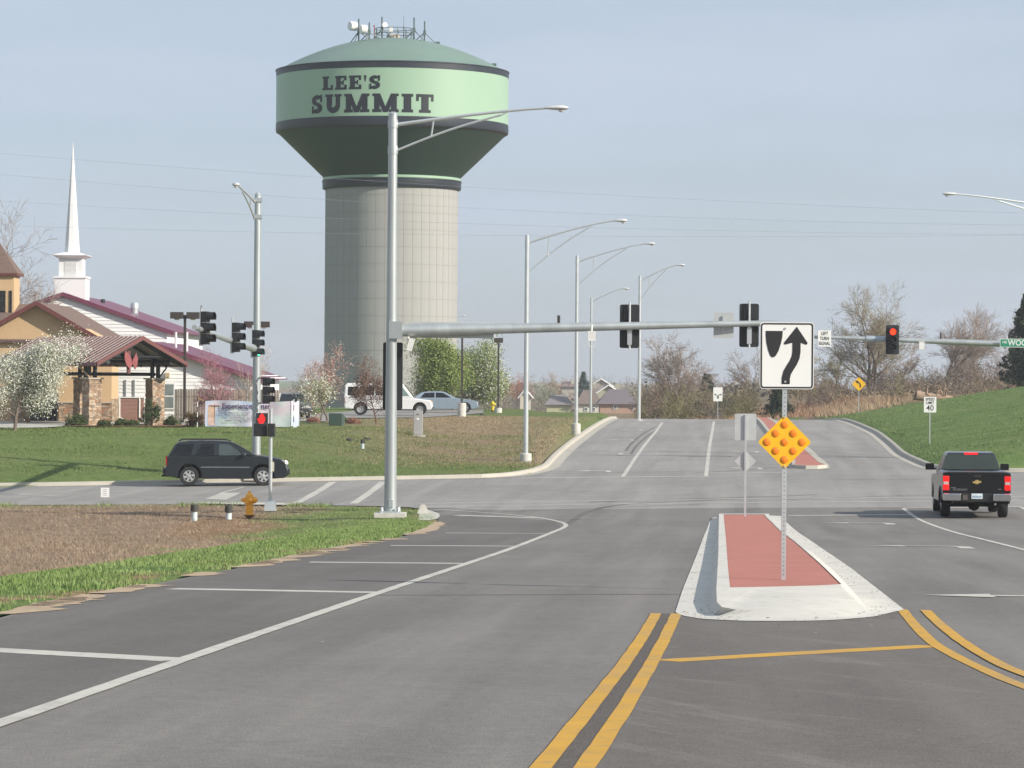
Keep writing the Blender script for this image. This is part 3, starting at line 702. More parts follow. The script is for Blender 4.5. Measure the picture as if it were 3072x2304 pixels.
part('ring',MB().lathe([(Rc-0.1,z_col1-0.02),(Rc-0.02,z_col1+0.06),(Rc-0.02,z_col1+0.26),(Rc-0.2,z_col1+0.30)],96),mint,tower,True)
bw=[(Rc-0.12,z_col1+0.28)]
for i in range(1,9):
    t=i/8; bw.append((Rc-0.12+(Rt-0.25-(Rc-0.12))*t, z_col1+0.28+(z_rim0-0.15-z_col1-0.28)*t))
part('bowl',MB().lathe(bw,96,caps=False),bowlg,tower,True)
part('rim_band',MB().lathe([(Rt-0.3,z_rim0-0.2),(Rt-0.02,z_rim0-0.05),(Rt+0.03,z_rim0+0.15),(Rt+0.012,z_rim0+0.75),(Rt-0.05,z_rim0+0.76)],128,caps=False),navy,tower,True)
zb0=z_rim0+0.7; zb1=z_rim1-0.55
part('tank_wall',MB().lathe([(Rt,zb0),(Rt,zb1)],128,caps=False),mint,tower,True)
part('rim_band',MB().lathe([(Rt-0.05,zb1-0.03),(Rt+0.012,zb1-0.02),(Rt+0.02,z_rim1-0.05),(Rt+0.08,z_rim1-0.04),(Rt+0.08,z_rim1+0.02),(Rt-0.4,z_rim1+0.12)],128,caps=False),navy,tower,True)
dm=[]
for i in range(0,15):
    t=i/14; r=(Rt-0.3)*math.cos(t*math.pi/2); 
    dm.append((max(r,0.02), z_rim1+0.05+(z_top-z_rim1)*(1-(1-math.sin(t*math.pi/2))**1.0)*1.0))
dm=[((Rt-0.3)*(1-t), z_rim1+0.08+(z_top-z_rim1)*(1-(1-t)**1.9)) for t in [i/16 for i in range(17)]]
dm[-1]=(0.02,dm[-1][1])
part('dome',MB().lathe(dm,96,caps=False),domeg,tower,True)
def dome_z(x,y):
    t=1-math.hypot(x,y)/(Rt-0.3); return z_rim1+0.08+(z_top-z_rim1)*(1-(1-t)**1.9)
# lettering painted on the tank: slab capitals built from bars
GL={}
def bars(*r): return [[(x0,y0),(x1,y0),(x1,y1),(x0,y1)] for x0,y0,x1,y1 in r]
GL['L']=(0.86,bars((0.08,0.16,0.45,0.84),(0,0.84,0.54,1),(0,0,0.86,0.16),(0.68,0.16,0.86,0.36)))
GL['E']=(0.88,bars((0.08,0.16,0.43,0.84),(0,0.84,0.86,1),(0,0,0.88,0.16),(0.69,0.16,0.88,0.34),(0.69,0.66,0.86,0.84),(0.43,0.42,0.60,0.58),(0.55,0.33,0.66,0.67)))
GL["'"]=(0.20,[[(0.07,0.55),(0.13,0.55),(0.20,1),(0,1)]])
GL['I']=(0.62,bars((0.10,0.16,0.52,0.84),(0,0.84,0.62,1),(0,0,0.62,0.16)))
GL['T']=(0.98,bars((0.28,0.16,0.70,0.84),(0,0.84,0.98,1),(0.16,0,0.82,0.16),(0,0.62,0.15,0.86),(0.83,0.62,0.98,0.86)))
GL['M']=(1.42,bars((0.10,0.16,0.40,0.86),(1.0,0.16,1.32,0.86),(0,0,0.50,0.16),(0.90,0,1.42,0.16),(0,0.86,0.40,1),(1.02,0.86,1.42,1))+[[(0.42,1),(0.12,1),(0.58,0),(0.84,0)],[(1.30,1),(1.0,1),(0.58,0),(0.84,0)]])
def arcband(cx,cy,ro,ri,a0,a1,sx=1,n=12):
    q=[]
    for i in range(n):
        b0=math.radians(a0+(a1-a0)*i/n); b1=math.radians(a0+(a1-a0)*(i+1)/n)
        q.append([(cx+sx*ri*math.cos(b0),cy+ri*math.sin(b0)),(cx+sx*ro*math.cos(b0),cy+ro*math.sin(b0)),(cx+sx*ro*math.cos(b1),cy+ro*math.sin(b1)),(cx+sx*ri*math.cos(b1),cy+ri*math.sin(b1))])
    return q
GL['U']=(1.02,bars((0.09,0.40,0.44,0.86),(0.66,0.40,0.93,0.86),(0,0.86,0.50,1),(0.58,0.86,1.02,1))+arcband(0.51,0.40,0.42,0.11,180,360,1.0))
GL['S']=(0.80,arcband(0.40,0.705,0.295,0.055,30,270,1.26)+arcband(0.40,0.295,0.295,0.055,-150,90,1.26)+bars((0.62,0.60,0.76,1.0),(0.04,0.0,0.18,0.40)))
def tank_text(txt, a_left, a_right, z0, h, parent):
    gap=0.16; W_=sum(GL[c][0] for c in txt)+gap*(len(txt)-1); x=0
    for c in txt:
        mb=MB(); w,pl=GL[c]
        for k,q in enumerate(pl):
            # subdivide each piece across so that it follows the curve of the tank
            n=3; vs=[]; fs=[]
            for j in range(n+1):
                for (ax,ay),(bx,by) in (((q[0]),(q[1])),((q[3]),(q[2]))):
                    t=j/n; px_=ax+(bx-ax)*t; py_=ay+(by-ay)*t
                    a=a_left+(a_right-a_left)*(x+px_)/W_; r=Rt+0.012+0.0009*k
                    vs.append((r*math.sin(a),-r*math.cos(a),z0+h*py_))
            for j in range(n): fs.append((2*j,2*j+2,2*j+3,2*j+1))
            mb.add(vs,fs)
        part('letter',mb,signblue,parent); x+=w+gap
signblue=mat('navy lettering',(0.006,0.009,0.016),0.5,0,0.05,1)
def tank_angle(u): return math.asin(max(-1,min(1,(u-1171)/349.0)))
tank_text("LEE'S",tank_angle(978),tank_angle(1150),hpx(268)-0.93,(268-228)/TS*1.0,tower)
tank_text("SUMMIT",tank_angle(945),tank_angle(1303),hpx(337)-0.86,(337-283)/TS*1.0,tower)
# rooftop gear
white_r=mat('white radome',(0.78,0.77,0.75),0.4,0,0.03,2); mastc=mat('grey green mast',(0.12,0.16,0.15),0.5,0.3,0.1,3)
def roofpt(u): return ((u-1171)/TS)
def mast(u, vtop, y, tri=True):
    x=roofpt(u); z0=dome_z(x,y); zt_=hpx(vtop); mb=MB(); mb.tube([(x,y,z0-0.1),(x,y,zt_)],0.07,6)
    if tri:
        zm=z0+(zt_-z0)*0.42
        for a in (0.3,2.4,4.4):
            ex,ey=x+1.0*math.cos(a),y+1.0*math.sin(a); mb.tube([(x,y,zm),(ex,ey,dome_z(ex,ey))],0.045,5)
        mb.box((x,y,zm),(0.25,0.25,0.35))
    part('antenna_mast',mb,mastc,tower)
for u,v,y in [(1072,65,-2.2),(1104,77,-2.6),(1140,56,-1.4),(1236,58,-1.6),(1268,70,-2.0)]: mast(u,v,y)
mb=MB(); mb.tube([(roofpt(1204),-0.5,dome_z(1,-.5)),(roofpt(1204),-0.5,hpx(80))],0.05,5); mb.tube([(roofpt(1204),-0.5,hpx(80)),(roofpt(1204),-0.5,hpx(48))],0.018,4); part('whip_antenna',mb,mastc,tower)
mb=MB(); mb.tube([(roofpt(1117),-1.6,dome_z(-1.6,-1.6)),(roofpt(1117),-1.6,hpx(86))],0.03,5); mb.box((roofpt(1117),-1.6,hpx(85)),(0.12,0.12,0.2)); part('beacon',mb,mat('beacon red',(0.35,0.05,0.04),0.5),tower)
def dish(u,v,y,r,l,ang):
    c=Vector((roofpt(u),y,hpx(v))); d=Vector((math.sin(ang),-math.cos(ang),0)); mb=MB()
    mb.tube([c-d*l/2,c+d*l*0.42,c+d*l/2],[r,r,r*0.93],24); mb.tube([c-d*l/2,c-d*(l/2+0.35)],[r*0.4,0.08],10)
    part('dish_antenna',mb,white_r,tower,True)
dish(1054,87,-2.2,0.42,0.62,-1.0); dish(1086,98,-2.6,0.42,0.55,-1.15); dish(1148,81,-1.5,0.26,0.2,0.5)
mb=MB(); mb.box((roofpt(1165),-0.8,hpx(92)),(0.42,0.1,0.5)); mb.tube([(roofpt(1165),-0.7,hpx(92)),(roofpt(1165),-0.7,dome_z(0,-.7))],0.04,5); part('panel_antenna',mb,white_r,tower)
mb=MB(); rr=1.75; zr=dome_z(rr,0)
for hgt in (0.95,0.5):
    mb.tube([(rr*math.cos(a)+0.1,rr*math.sin(a)*0.9-0.2,zr+hgt) for a in [2*math.pi*i/28 for i in range(29)]],0.035,5,False)
for i in range(14):
    a=2*math.pi*i/14; mb.tube([(rr*math.cos(a)+0.1,rr*math.sin(a)*0.9-0.2,zr-0.15),(rr*math.cos(a)+0.1,rr*math.sin(a)*0.9-0.2,zr+0.95)],0.03,4)
part('guard_rail',mb,mastc,tower)
part('roof_vent',MB().lathe([(0.62,zr-0.2),(0.62,zr+0.35),(0.5,zr+0.45),(0.02,zr+0.5)],20,(0.05,-0.2,0)),mat('tan vent',(0.42,0.36,0.28),0.7),tower,True)
for u,v in [(1305,140),(1475,193)]:
    mb=MB(); x=roofpt(u); y=-0.8; mb.box((x,y,dome_z(x,y)+0.08),(0.45,0.4,0.2)); part('roof_hatch',mb,mastc,tower)
# ------------------------------------------------------------------ traffic signals and mast arms
def head_mesh(n, lit=None, litmat=None, plate=True, sub=True):
    """signal head facing -Y; returns list of (name, MB, material, subs)"""
    hh=0.355; H=n*hh; out=[]
    hb=MB()
    for k in range(n): hb.box((0,0.06,(k-(n-1)/2)*hh),(0.33,0.20,hh-0.012))
    out.append(('housing',hb,sigblack))
    if plate:
        pw,ph=0.60,H+0.27; p=MB(); r=0.06; poly=[]
        for cx,cz,a0 in ((pw/2-r,ph/2-r,0),(-pw/2+r,ph/2-r,90),(-pw/2+r,-ph/2+r,180),(pw/2-r,-ph/2+r,270)):
            for i in range(4): a=math.radians(a0+30*i); poly.append((cx+r*math.cos(a),cz+r*math.sin(a)))
        p.prism(poly,lambda a,b,d:(a,d,b),0.10,0.115); out.append(('backplate',p,sigblack))
    for k in range(n):
        z=((n-1)/2-k)*hh
        l=MB(); l.lathe([(0.145,0),(0.13,0.03),(0.02,0.05)],16); l.v=[(x,-y_-0.045,zz+z) for x,zz,y_ in l.v]
        out.append(('lens',l,litmat if lit==k else sigdark))
        v=MB(); m_=12; vs=[]
        for i in range(m_+1):
            a=math.radians(-35+250*i/m_); 
            for dd in (0.03,-0.25): vs.append((0.155*math.cos(a),dd-0.01,z+0.155*math.sin(a)))
        v.add(vs,[(2*i,2*i+1,2*i+3,2*i+2) for i in range(m_)]); out.append(('visor',v,sigblack))
    return out
def signal(parent, pos, rz, n=3, lit=None, litmat=None, plate=True, label=None, off=(0,0,0), bracket=None):
    R_=Matrix.Rotation(rz,4,'Z'); root=None
    for nm,mb,mt in head_mesh(n,lit,litmat,plate):
        mb.v=[tuple(R_@Vector(v)+Vector(pos)-Vector(off)) for v in mb.v]
        if root is None: root=part('signal_head',mb,mt,parent,label=label)
        else: part(nm,mb,mt,root)
    if bracket is not None:
        mb=MB(); mb.tube([R_@Vector((0,0.20,bracket[0]))+Vector(pos)-Vector(off),R_@Vector((0,0.20,bracket[1]))+Vector(pos)-Vector(off)],0.035,8)
        mb.box(R_@Vector((0,0.20,-0.32))+Vector(pos)-Vector(off),(0.14,0.1,0.5)); part('bracket',mb,galv2,root)
    return root
def cobra(parent, p0, p1, off, brace=True, drop=1.0, nm='lamp_arm', r=0.045, headlen=0.62):
    """lamp arm from a pole point to the lamp, with a brace below"""
    p0=Vector(p0); p1=Vector(p1); off=Vector(off); d=p1-p0; h=Vector((d.x,d.y,0)); hl=h.length; h.normalize()
    pts=[]
    for i in range(9):
        t=i/8; pts.append(p0+Vector((d.x*t,d.y*t,d.z*(1-(1-t)**1.28))))
    mb=MB(); mb.tube([q-off for q in pts],[r*(1.15-0.4*i/8) for i in range(9)],8)
    if brace:
        q0=p0-Vector((0,0,drop)); q1=pts[5].lerp(pts[6],0.6)-Vector((0,0,0.10))
        bp=[q0.lerp(q1,t)+Vector((0,0,0.10*math.sin(math.pi*t)*drop)) for t in [i/6 for i in range(7)]]
        mb.tube([q-off for q in bp],r*0.75,6)
        mb.tube([pts[2]-off,bp[2]-off],r*0.55,5); mb.tube([q1-off,pts[6]-off],r*0.5,5)
    arm=part(nm,mb,galv2,parent,True)
    L_=headlen; prof_=[(0,0.035),(0.06,0.06),(0.25,0.11),(0.55,0.15),(0.85,0.14),(1.0,0.05)]
    mb=MB(); n=10; vs=[]; side_=Vector((-h.y,h.x,0))
    for t,rr in prof_:
        c=p1-off+h*(t*L_-0.08)
        for k in range(n):
            a=2*math.pi*k/n; zz=math.sin(a); vs.append(c+side_*rr*math.cos(a)+Vector((0,0,(0.62 if zz>0 else 0.45)*rr*zz)))
    fs=[(i*n+k,i*n+(k+1)%n,(i+1)*n+(k+1)%n,(i+1)*n+k) for i in range(len(prof_)-1) for k in range(n)]
    fs+= [tuple(range(n)),tuple((len(prof_)-1)*n+k for k in range(n))]
    mb.add(vs,fs); lh=part('lamp_head',mb,mat('lamp casting',(0.56,0.57,0.57),0.45,0.2,0.05,3),parent,True)
    mb=MB(); mb.lathe([(0.09,0),(0.075,-0.04),(0.02,-0.06)],12,tuple(p1-off+h*(0.6*L_)-Vector((0,0,0.065)))); part('lens',mb,mat('lamp glass',(0.6,0.6,0.56),0.2),lh,True)
    return arm
# near mast arm
NPY=96.0; nb=PX(1171,1521,NPY); nb.z=float(zg(nb.x,nb.y))+0.02
npole=thing('traffic_signal_pole','tall galvanised pole on the near corner with long signal mast arm and street lamp','traffic signal',nb)
O=nb; hz=lambda v,Y=NPY,u=1171: PX(u,v,Y).z-O.z
lean=(PX(1184,345,NPY).x-PX(1184,1521,NPY).x)
mb=MB(); Hn=hz(345); mb.tube([(0,0,0.12),(0.0,0,Hn*0.5),(0.0,0,Hn)],[0.19,0.16,0.132],20); mb.tube([(0,0,Hn),(0,0,Hn+0.05),(0,0,Hn+0.10)],[0.14,0.14,0.06],16)
for z in (hz(372),hz(450)): mb.tube([(0,0,z-0.12),(0,0,z+0.12)],0.155,16)
part('pole',mb,galv,npole,True)
mb=MB(); mb.box((0,0,0.06),(0.95,0.9,0.14)); part('footing',mb,pole_con,npole)
mb=MB(); mb.box((0,0,0.15),(0.62,0.6,0.06)); 
for a in (-1,1):
    for b in (-1,1): mb.tube([(0.25*a,0.24*b,0.13),(0.25*a,0.24*b,0.30)],[0.07,0.05],8)
part('base_plate',mb,galv,npole)
mb=MB(); mb.box((0.02,-0.19,0.42),(0.16,0.05,0.26)); bevel(part('hand_hole_cover',mb,galv,npole),0.03)
az=hz(992); tip=PX(2330,969,NPY+1.2)-O
mb=MB(); mb.tube([(0.15,0,az),Vector((0.15,0,az)).lerp(tip,0.25),Vector((0.15,0,az)).lerp(tip,0.5),tip],[0.185,0.16,0.135,0.085],16); arm=part('mast_arm',mb,galv,npole,True)
mb=MB(); mb.box((0.10,-0.02,az+0.02),(0.34,0.46,0.52)); mb.box((0.30,-0.02,az+0.02),(0.06,0.46,0.50)); part('arm_clamp',mb,galv,npole)
cobra(npole,(O.x+0.1,O.y,O.z+hz(374)),tuple(PX(1640,324,NPY-0.3)),O,True,hz(374)-hz(452),r=0.05,headlen=0.74)
def armpt(u,dy=0.0):
    t=(PX(u,980,NPY).x-O.x-0.15)/(tip.x-0.15); return Vector((0.15,0,az)).lerp(tip,t)+Vector((0,dy,0))
for u,v0,v1 in ((1892,912,1043),(2257,909,1039)):
    p=armpt(u,0.32); zc=(hz(v0,NPY,u)+hz(v1,NPY,u))/2
    signal(npole,(p.x,p.y,zc),math.pi,3,None,None,True,bracket=(-0.70,0.74))
p=PX(1180,1128,NPY)-O
signal(npole,(p.x-0.03,0.42,p.z),math.pi,5,None,None,True)
# street-name sign seen from behind, fixed along the arm
a=PX(1229,970,NPY+0.25)-O; b=PX(1481,1010,NPY+0.25)-O
ya=armpt(1355).y+0.22; mb=MB(); mb.box(((a.x+b.x)/2,ya,(a.z+b.z)/2),(b.x-a.x,0.02,a.z-b.z+0.10)); bevel(part('sign_panel',mb,signback,npole,label='blank metal back of a street name sign'),0.01)
p=armpt(2177,0.2); a=PX(2147,936,NPY+0.3)-O; b=PX(2207,1013,NPY+0.3)-O
mb=MB(); mb.box(((a.x+b.x)/2,p.y+0.02,(a.z+b.z)/2),(b.x-a.x,0.012,a.z-b.z)); sp_=part('sign_panel',mb,signback,npole,label='blank metal back of a small square sign')
mb=MB(); mb.tube([(p.x,p.y-0.03,p.z-0.26),(p.x,p.y-0.03,p.z+0.26)],0.022,6); mb.box((p.x+0.01,p.y-0.03,p.z+0.16),(0.05,0.04,0.22)); part('bracket',mb,galv2,sp_)
mb=MB(); p=PX(1677,958,NPY)-O; yq=armpt(1677).y; mb.tube([(p.x,yq,p.z-0.12),(p.x,yq,p.z+0.13)],0.045,8); mb.tube([(p.x,yq,p.z-0.3),(p.x,yq,p.z-0.1)],0.015,5); part('detector',mb,sigblack,npole)
mb=MB(); p=PX(1232,1034,NPY)-O; mb.tube([(p.x-0.07,0,az-0.1),(p.x-0.07,0,p.z+0.05)],0.03,6); mb.box((p.x,-0.03,p.z),(0.16,0.30,0.38),Matrix.Rotation(0.25,3,'Y')); part('detector',mb,mat('white housing',(0.66,0.66,0.63),0.5),npole)
mb=MB(); p=PX(1775,1008,NPY)-O; mb.box((p.x,0,p.z),(0.24,0.3,0.30)); mb.tube([(p.x+0.10*math.cos(a_),-0.1,p.z-0.22+0.12*math.sin(a_)) for a_ in [math.pi*(1+i/8) for i in range(9)]],0.012,5,False); mb.tube([(p.x,0,p.z+0.1),(p.x,0,p.z+0.35)],0.03,6); part('detector',mb,MATS['white housing'],npole)
# far left pole: arm reaches out over the cross street towards the camera
LPY=127.0; lb=PX(768,1430,LPY); lb.z=G(lb.x,lb.y)
lpole=thing('traffic_signal_pole','galvanised signal pole behind the dark SUV, its mast arm and lamp turned aside','traffic signal',lb)
O2=lb; h2=lambda v,Y=LPY,u=768: PX(u,v,Y).z-O2.z
mb=MB(); Hl=h2(585); mb.tube([(0,0,0),(0,0,Hl*0.5),(0,0,Hl)],[0.185,0.15,0.125],18); mb.tube([(0,0,Hl),(0,0,Hl+0.1)],[0.135,0.06],14)
for z in (h2(600),h2(650)): mb.box((0,0,z),(0.36,0.30,0.16))
part('pole',mb,galv,lpole,True)
part('footing',MB().box((0,0,0.03),(0.9,0.9,0.2)),pole_con,lpole)
tipL=PX(583,982,98.5)-O2; rootL=PX(768,1048,LPY)-O2
mb=MB(); mb.tube([rootL,rootL.lerp(tipL,0.4),tipL],[0.16,0.13,0.08],14); part('mast_arm',mb,galv,lpole,True)
for u,v,Y,lit in ((621,984,101.0,None),(713,1012,113.0,None),(772,1030,125.5,2)):
    p=PX(u,v,Y)-O2
    signal(lpole,tuple(p),math.radians(74),3,lit,greenlit,False,bracket=(-0.55,0.72))
p=PX(803,1172,LPY-0.6)-O2; signal(lpole,tuple(p),math.radians(72),3,None,None,False)
mb=MB(); mb.tube([(0,0,p.z+0.5),(p.x,p.y,p.z+0.5)],0.03,6); mb.tube([(0,0,p.z-0.5),(p.x,p.y,p.z-0.5)],0.03,6); part('bracket',mb,sigblack,lpole)
cobra(lpole,tuple(PX(764,606,LPY-0.2)),tuple(PX(712,556,LPY-5.2)),O2,True,0.68,r=0.045)
# pedestrian signals: one on the far pole (lit hand), two on the pedestal pole
p=PX(786,1257,LPY-0.4)-O2; mb=MB(); mb.box(tuple(p),(0.46,0.2,0.48)); ph_=part('pedestrian_head',mb,sigblack,lpole)
mb=MB(); hand=[(-0.10,-0.17),(0.07,-0.17),(0.13,-0.02),(0.13,0.08),(0.09,0.08),(0.085,0.17),(0.04,0.18),(0.035,0.21),(-0.02,0.21),(-0.03,0.17),(-0.08,0.15),(-0.09,0.0),(-0.14,0.03),(-0.17,0.0)]
mb.prism([(a_+p.x,b_+p.z) for a_,b_ in hand],lambda a_,b_,d:(a_,d,b_),p.y-0.115,p.y-0.105); part('hand_symbol',mb,handlit,ph_,label='lit red raised hand symbol')
PPY=101.5; pb=PX(811,1513,PPY); pb.z=G(pb.x,pb.y)+0.04
pp=thing('pedestrian_signal_post','slim silver pedestrian signal post on square base beside the orange hydrant','signal post',pb)
hp=lambda v: PX(811,v,PPY).z-pb.z
mb=MB(); mb.add([(-.19,-.19,0),(.19,-.19,0),(.19,.19,0),(-.19,.19,0),(-.16,-.16,.28),(.16,-.16,.28),(.16,.16,.28),(-.16,.16,.28),(-.07,-.07,.36),(.07,-.07,.36),(.07,.07,.36),(-.07,.07,.36)],[(0,3,2,1),(0,1,5,4),(1,2,6,5),(2,3,7,6),(3,0,4,7),(4,5,9,8),(5,6,10,9),(6,7,11,10),(7,4,8,11),(8,9,10,11)]); part('base',mb,galv2,pp)
part('post',MB().tube([(0,0,0.3),(0,0,hp(1226))],0.057,14),galv2,pp,True)
for x_,w_ in ((-0.34,0.42),(0.02,0.24)):
    bevel(part('pedestrian_head',MB().box((x_+0.0,0.13 if x_<-0.1 else 0.02,hp(1290)),(w_,0.26,0.42)),sigblack,pp),0.03)
mb=MB(); mb.box((0.04,0.05,hp(1400)),(0.13,0.10,0.30)); part('push_button',mb,mat('button plate',(0.5,0.47,0.36),0.6),pp)
for z in (hp(1383),hp(1418)): part('strap',MB().tube([(0,0,z),(0,0,z+0.02)],0.068,12),galv,pp)
# far right mast arm (its pole stands outside the picture)
RY=144.0; rbx=PX(3290,1430,RY).x; rb=Vector((rbx,RY,G(rbx,RY)))
rpole=thing('traffic_signal_pole','far corner signal pole with mast arm carrying a lit red signal and green street sign','traffic signal',rb)
O3=rb; h3=lambda u,v,Y=RY: PX(u,v,Y)-O3
a0=h3(3290,1042); a1=h3(2380,1008)
mb=MB(); mb.tube([(0,0,0),(0,0,10.5)],[0.19,0.13],18); part('pole',mb,galv,rpole,True)
mb=MB(); mb.tube([a0,a0.lerp(a1,0.5),a1],[0.17,0.13,0.075],14); part('mast_arm',mb,galv,rpole,True)
mb=MB(); q0=h3(2598,1016); q1=h3(2660,1018); mb.tube([q0-Vector((0,0,0)),q1],[0.145,0.15],12); part('arm_joint',mb,mat('arm sleeve',(0.36,0.40,0.44),0.5,0.5),rpole,True)
p=h3(2678,1019,RY-0.4); signal(rpole,tuple(p),0,3,0,redlit,True,label='signal head showing a lit red light')
a=h3(2454,991,RY-0.3); b=h3(2493,1040,RY-0.3); cx_,cz_=(a.x+b.x)/2,(a.z+b.z)/2
sg=part('sign_panel',MB().box((cx_,a.y,cz_),(b.x-a.x,0.012,a.z-b.z)),signwhite,rpole,label='white sign reading LEFT TURN SIGNAL')
for k,tx in enumerate(('LEFT','TURN','SIGNAL')): text_mesh(tx,0.215,at(cx_,a.y-0.012,cz_+0.22-0.225*k)@FRONT,signblack,0.004,parent=sg,condense=0.72)
a=h3(3000,1016,RY-0.3); b=h3(3330,1044,RY-0.3); cz_=(a.z+b.z)/2
sg=part('street_sign',MB().box(((a.x+b.x)/2,a.y,cz_),(b.x-a.x,0.012,a.z-b.z)),signwhite,rpole,label='green street name sign starting WOODS')
part('sign_face',MB().box(((a.x+b.x)/2,a.y-0.008,cz_),(b.x-a.x-0.05,0.008,a.z-b.z-0.05)),signgreen,sg)
text_mesh('WOODS',0.36,at(a.x+0.36,a.y-0.016,cz_)@FRONT,signwhite,0.006,align='LEFT',parent=sg,condense=0.9)
text_mesh('NE',0.16,at(a.x+0.11,a.y-0.016,cz_+0.03)@FRONT,signwhite,0.002,align='LEFT',parent=sg)
mb=MB(); p=h3(2763,1037); mb.box((p.x,-0.1,p.z),(0.24,0.34,0.34)); mb.tube([(p.x,0,p.z+0.15),(p.x,0,p.z+0.32)],0.03,6); part('detector',mb,MATS['white housing'],rpole)
mb=MB(); p=h3(2822,1004); mb.tube([(p.x,0,p.z-0.18),(p.x,0,p.z+0.1)],0.035,6); part('detector',mb,sigblack,rpole)
cobra(rpole,tuple(O3+Vector((0,0,9.8))),tuple(PX(2868,582,RY-1.0)),O3,True,1.0,r=0.045,headlen=0.7)
# ------------------------------------------------------------------ street lamps of the far leg
def street_lamp(u, vtop, vbase, H, label, lu, lv, dY=0.0, brace=True):
    s_=(vbase-vtop)/H; Y=F/s_; b=PX(u,vbase,Y); b.z=G(b.x,b.y)
    t=thing('street_lamp',label,'street lamp',b,0,'street lamps along the far road')
    ht=PX(u,vtop,Y).z-b.z
    part('footing',MB().lathe([(0.26,-0.6),(0.26,0.30),(0.22,0.34)],14),pole_con,t,True)
    mb=MB(); mb.tube([(0,0,0.32),(0,0,ht)],[0.115,0.088],16); mb.tube([(0,0,ht-0.5),(0,0,ht-0.3)],0.10,12); part('pole',mb,galv2,t,True)
    cobra(t,(b.x,b.y,b.z+ht-0.35),tuple(PX(lu,lv,Y+dY)),b,brace,1.35 if brace else 0,r=0.045)
    return t
street_lamp(1577,705,1355,9.5,'tall street lamp on the dry slope, first in the row past the crossing',1845,662)
street_lamp(1728,767,1273,9.5,'street lamp close to the far kerb, second in the row past the crossing',1937,731)
street_lamp(1917,827,1245,9.5,'street lamp at the hill crest in front of the bare tree',2032,795)
street_lamp(1772,893,1229,9.5,'street lamp standing beyond the crest beside the brick house',1868,866,0,False)
# one more far away behind the water tower
Y=430; b=onT(1307,Y); t=thing('street_lamp','small far-off street lamp rising behind the parked silver car','street lamp',b,0,'street lamps along the far road')
ht=PX(1307,970,Y).z-b.z; part('pole',MB().tube([(0,0,0),(0,0,ht)],0.10,10),galv2,t,True); cobra(t,(b.x,b.y,b.z+ht-0.2),tuple(PX(1385,948,Y)),b,False,0)
# ------------------------------------------------------------------ parking lot lamps
brown=mat('dark bronze paint',(0.055,0.045,0.040),0.5,0.2,0.1,3)
def lot_lamp(u, vhead, Y, label, two=True, base=True, bh=0.35):
    b=onT(u,Y); t=thing('parking_lot_lamp',label,'lamp post',b,0,'bronze parking lot lamps')
    ht=PX(u,vhead,Y).z-b.z
    part('footing',MB().lathe([(0.28,-0.3),(0.28,bh)],14),pole_con,t,True)
    part('pole',MB().box((0,0,(ht+bh)/2),(0.13,0.13,ht-bh)),brown,t)
    for sgn in ((-1,1) if two else (0,)):
        cx_=sgn*0.42 if two else 0
        bevel(part('lamp_box',MB().box((cx_,0,ht-0.02),(0.66,0.45,0.34)),brown,t),0.02)
        part('lens',MB().lathe([(0.17,ht-0.19),(0.12,ht-0.25),(0.02,ht-0.27)],14,(cx_,0,0)),MATS['lamp glass'],t,True)
    return t
lot_lamp(553,945,164,'bronze twin lamp post beside the church portico')
lot_lamp(769,972,186,'bronze twin lamp post behind the signal pole, over the church wing',)
lot_lamp(1385,975,205,'bronze lamp post on a round footing in front of the leafy green tree',True,True,0.9)
lot_lamp(1494,1020,228,'bronze lamp post with single lamp box beside the yellow hydrant',False)
# ------------------------------------------------------------------ road signs
def square_post(parent, h, w=0.045, holes=None, z0=0.0):
    part('post',MB().box((0,0,z0+h/2),(w,w,h)),galv2,parent)
    if holes:
        mb=MB(); z=z0+0.06
        while z<z0+h-0.03:
            mb.lathe([(0.0055,0),(0.0055,0.004)],8); 
            n=len(mb.v)-16
            for i in range(n,len(mb.v)):
                x,y,zz=mb.v[i]; mb.v[i]=(x,-w/2-0.004+zz*0.5,z+y)
            z+=holes
        o=part('punched_holes',mb,signblack,parent); o['kind']='stuff'
def rrect(w,h,r,n=4):
    pl=[]
    for cx,cz,a0 in ((w/2-r,h/2-r,0),(-w/2+r,h/2-r,90),(-w/2+r,-h/2+r,180),(w/2-r,-h/2+r,270)):
        for i in range(n+1): a=math.radians(a0+90*i/n); pl.append((cx+r*math.cos(a),cz+r*math.sin(a)))
    return pl
def flat(mb,pl,y,cx=0,cz=0): mb.poly([(cx+a,y,cz+b) for a,b in pl]); return mb
KY=37.3; kb=P(2350,1739,zg,0.143)
ks=thing('keep_right_sign','large keep right arrow sign above a yellow reflector diamond on the red island','road sign',kb)
hk=lambda v: PX(2352,v,kb.y).z-kb.z; sk=F/kb.y
square_post(ks,hk(975),0.052,0.0254*2)
zc=(hk(967)+hk(1167))/2; w_=162/sk; h_=200/sk; xo=(2355-2350)/sk
sp=part('sign_panel',MB().prism([(xo+a,zc+b) for a,b in rrect(w_,h_,0.04)],lambda a,b,d:(a,d,b),-0.040,-0.030),signwhite,ks,label='white sign with black keep right arrow')
def outline(pl,t):  # ring between a rounded rectangle and its inset
    return pl
mb=MB(); o1=rrect(w_-0.018,h_-0.018,0.034); o2=rrect(w_-0.052,h_-0.052,0.022); n=len(o1)
mb.add([(xo+a,-0.043,zc+b) for a,b in o1]+[(xo+a,-0.043,zc+b) for a,b in o2],[(i,(i+1)%n,n+(i+1)%n,n+i) for i in range(n)]); part('border',mb,signblack,sp)
def kpx(l): return [((u-2350)/sk,zc+(1067-v)/sk) for u,v in l]
med=kpx([(2291,993),(2342,993),(2341,1010),(2337,1030),(2330,1052),(2322,1067),(2316,1072),(2309,1072),(2304,1066),(2298,1050),(2293,1028),(2291,1008)])
part('median_symbol',flat(MB(),med[::-1],-0.0435),signblack,sp)
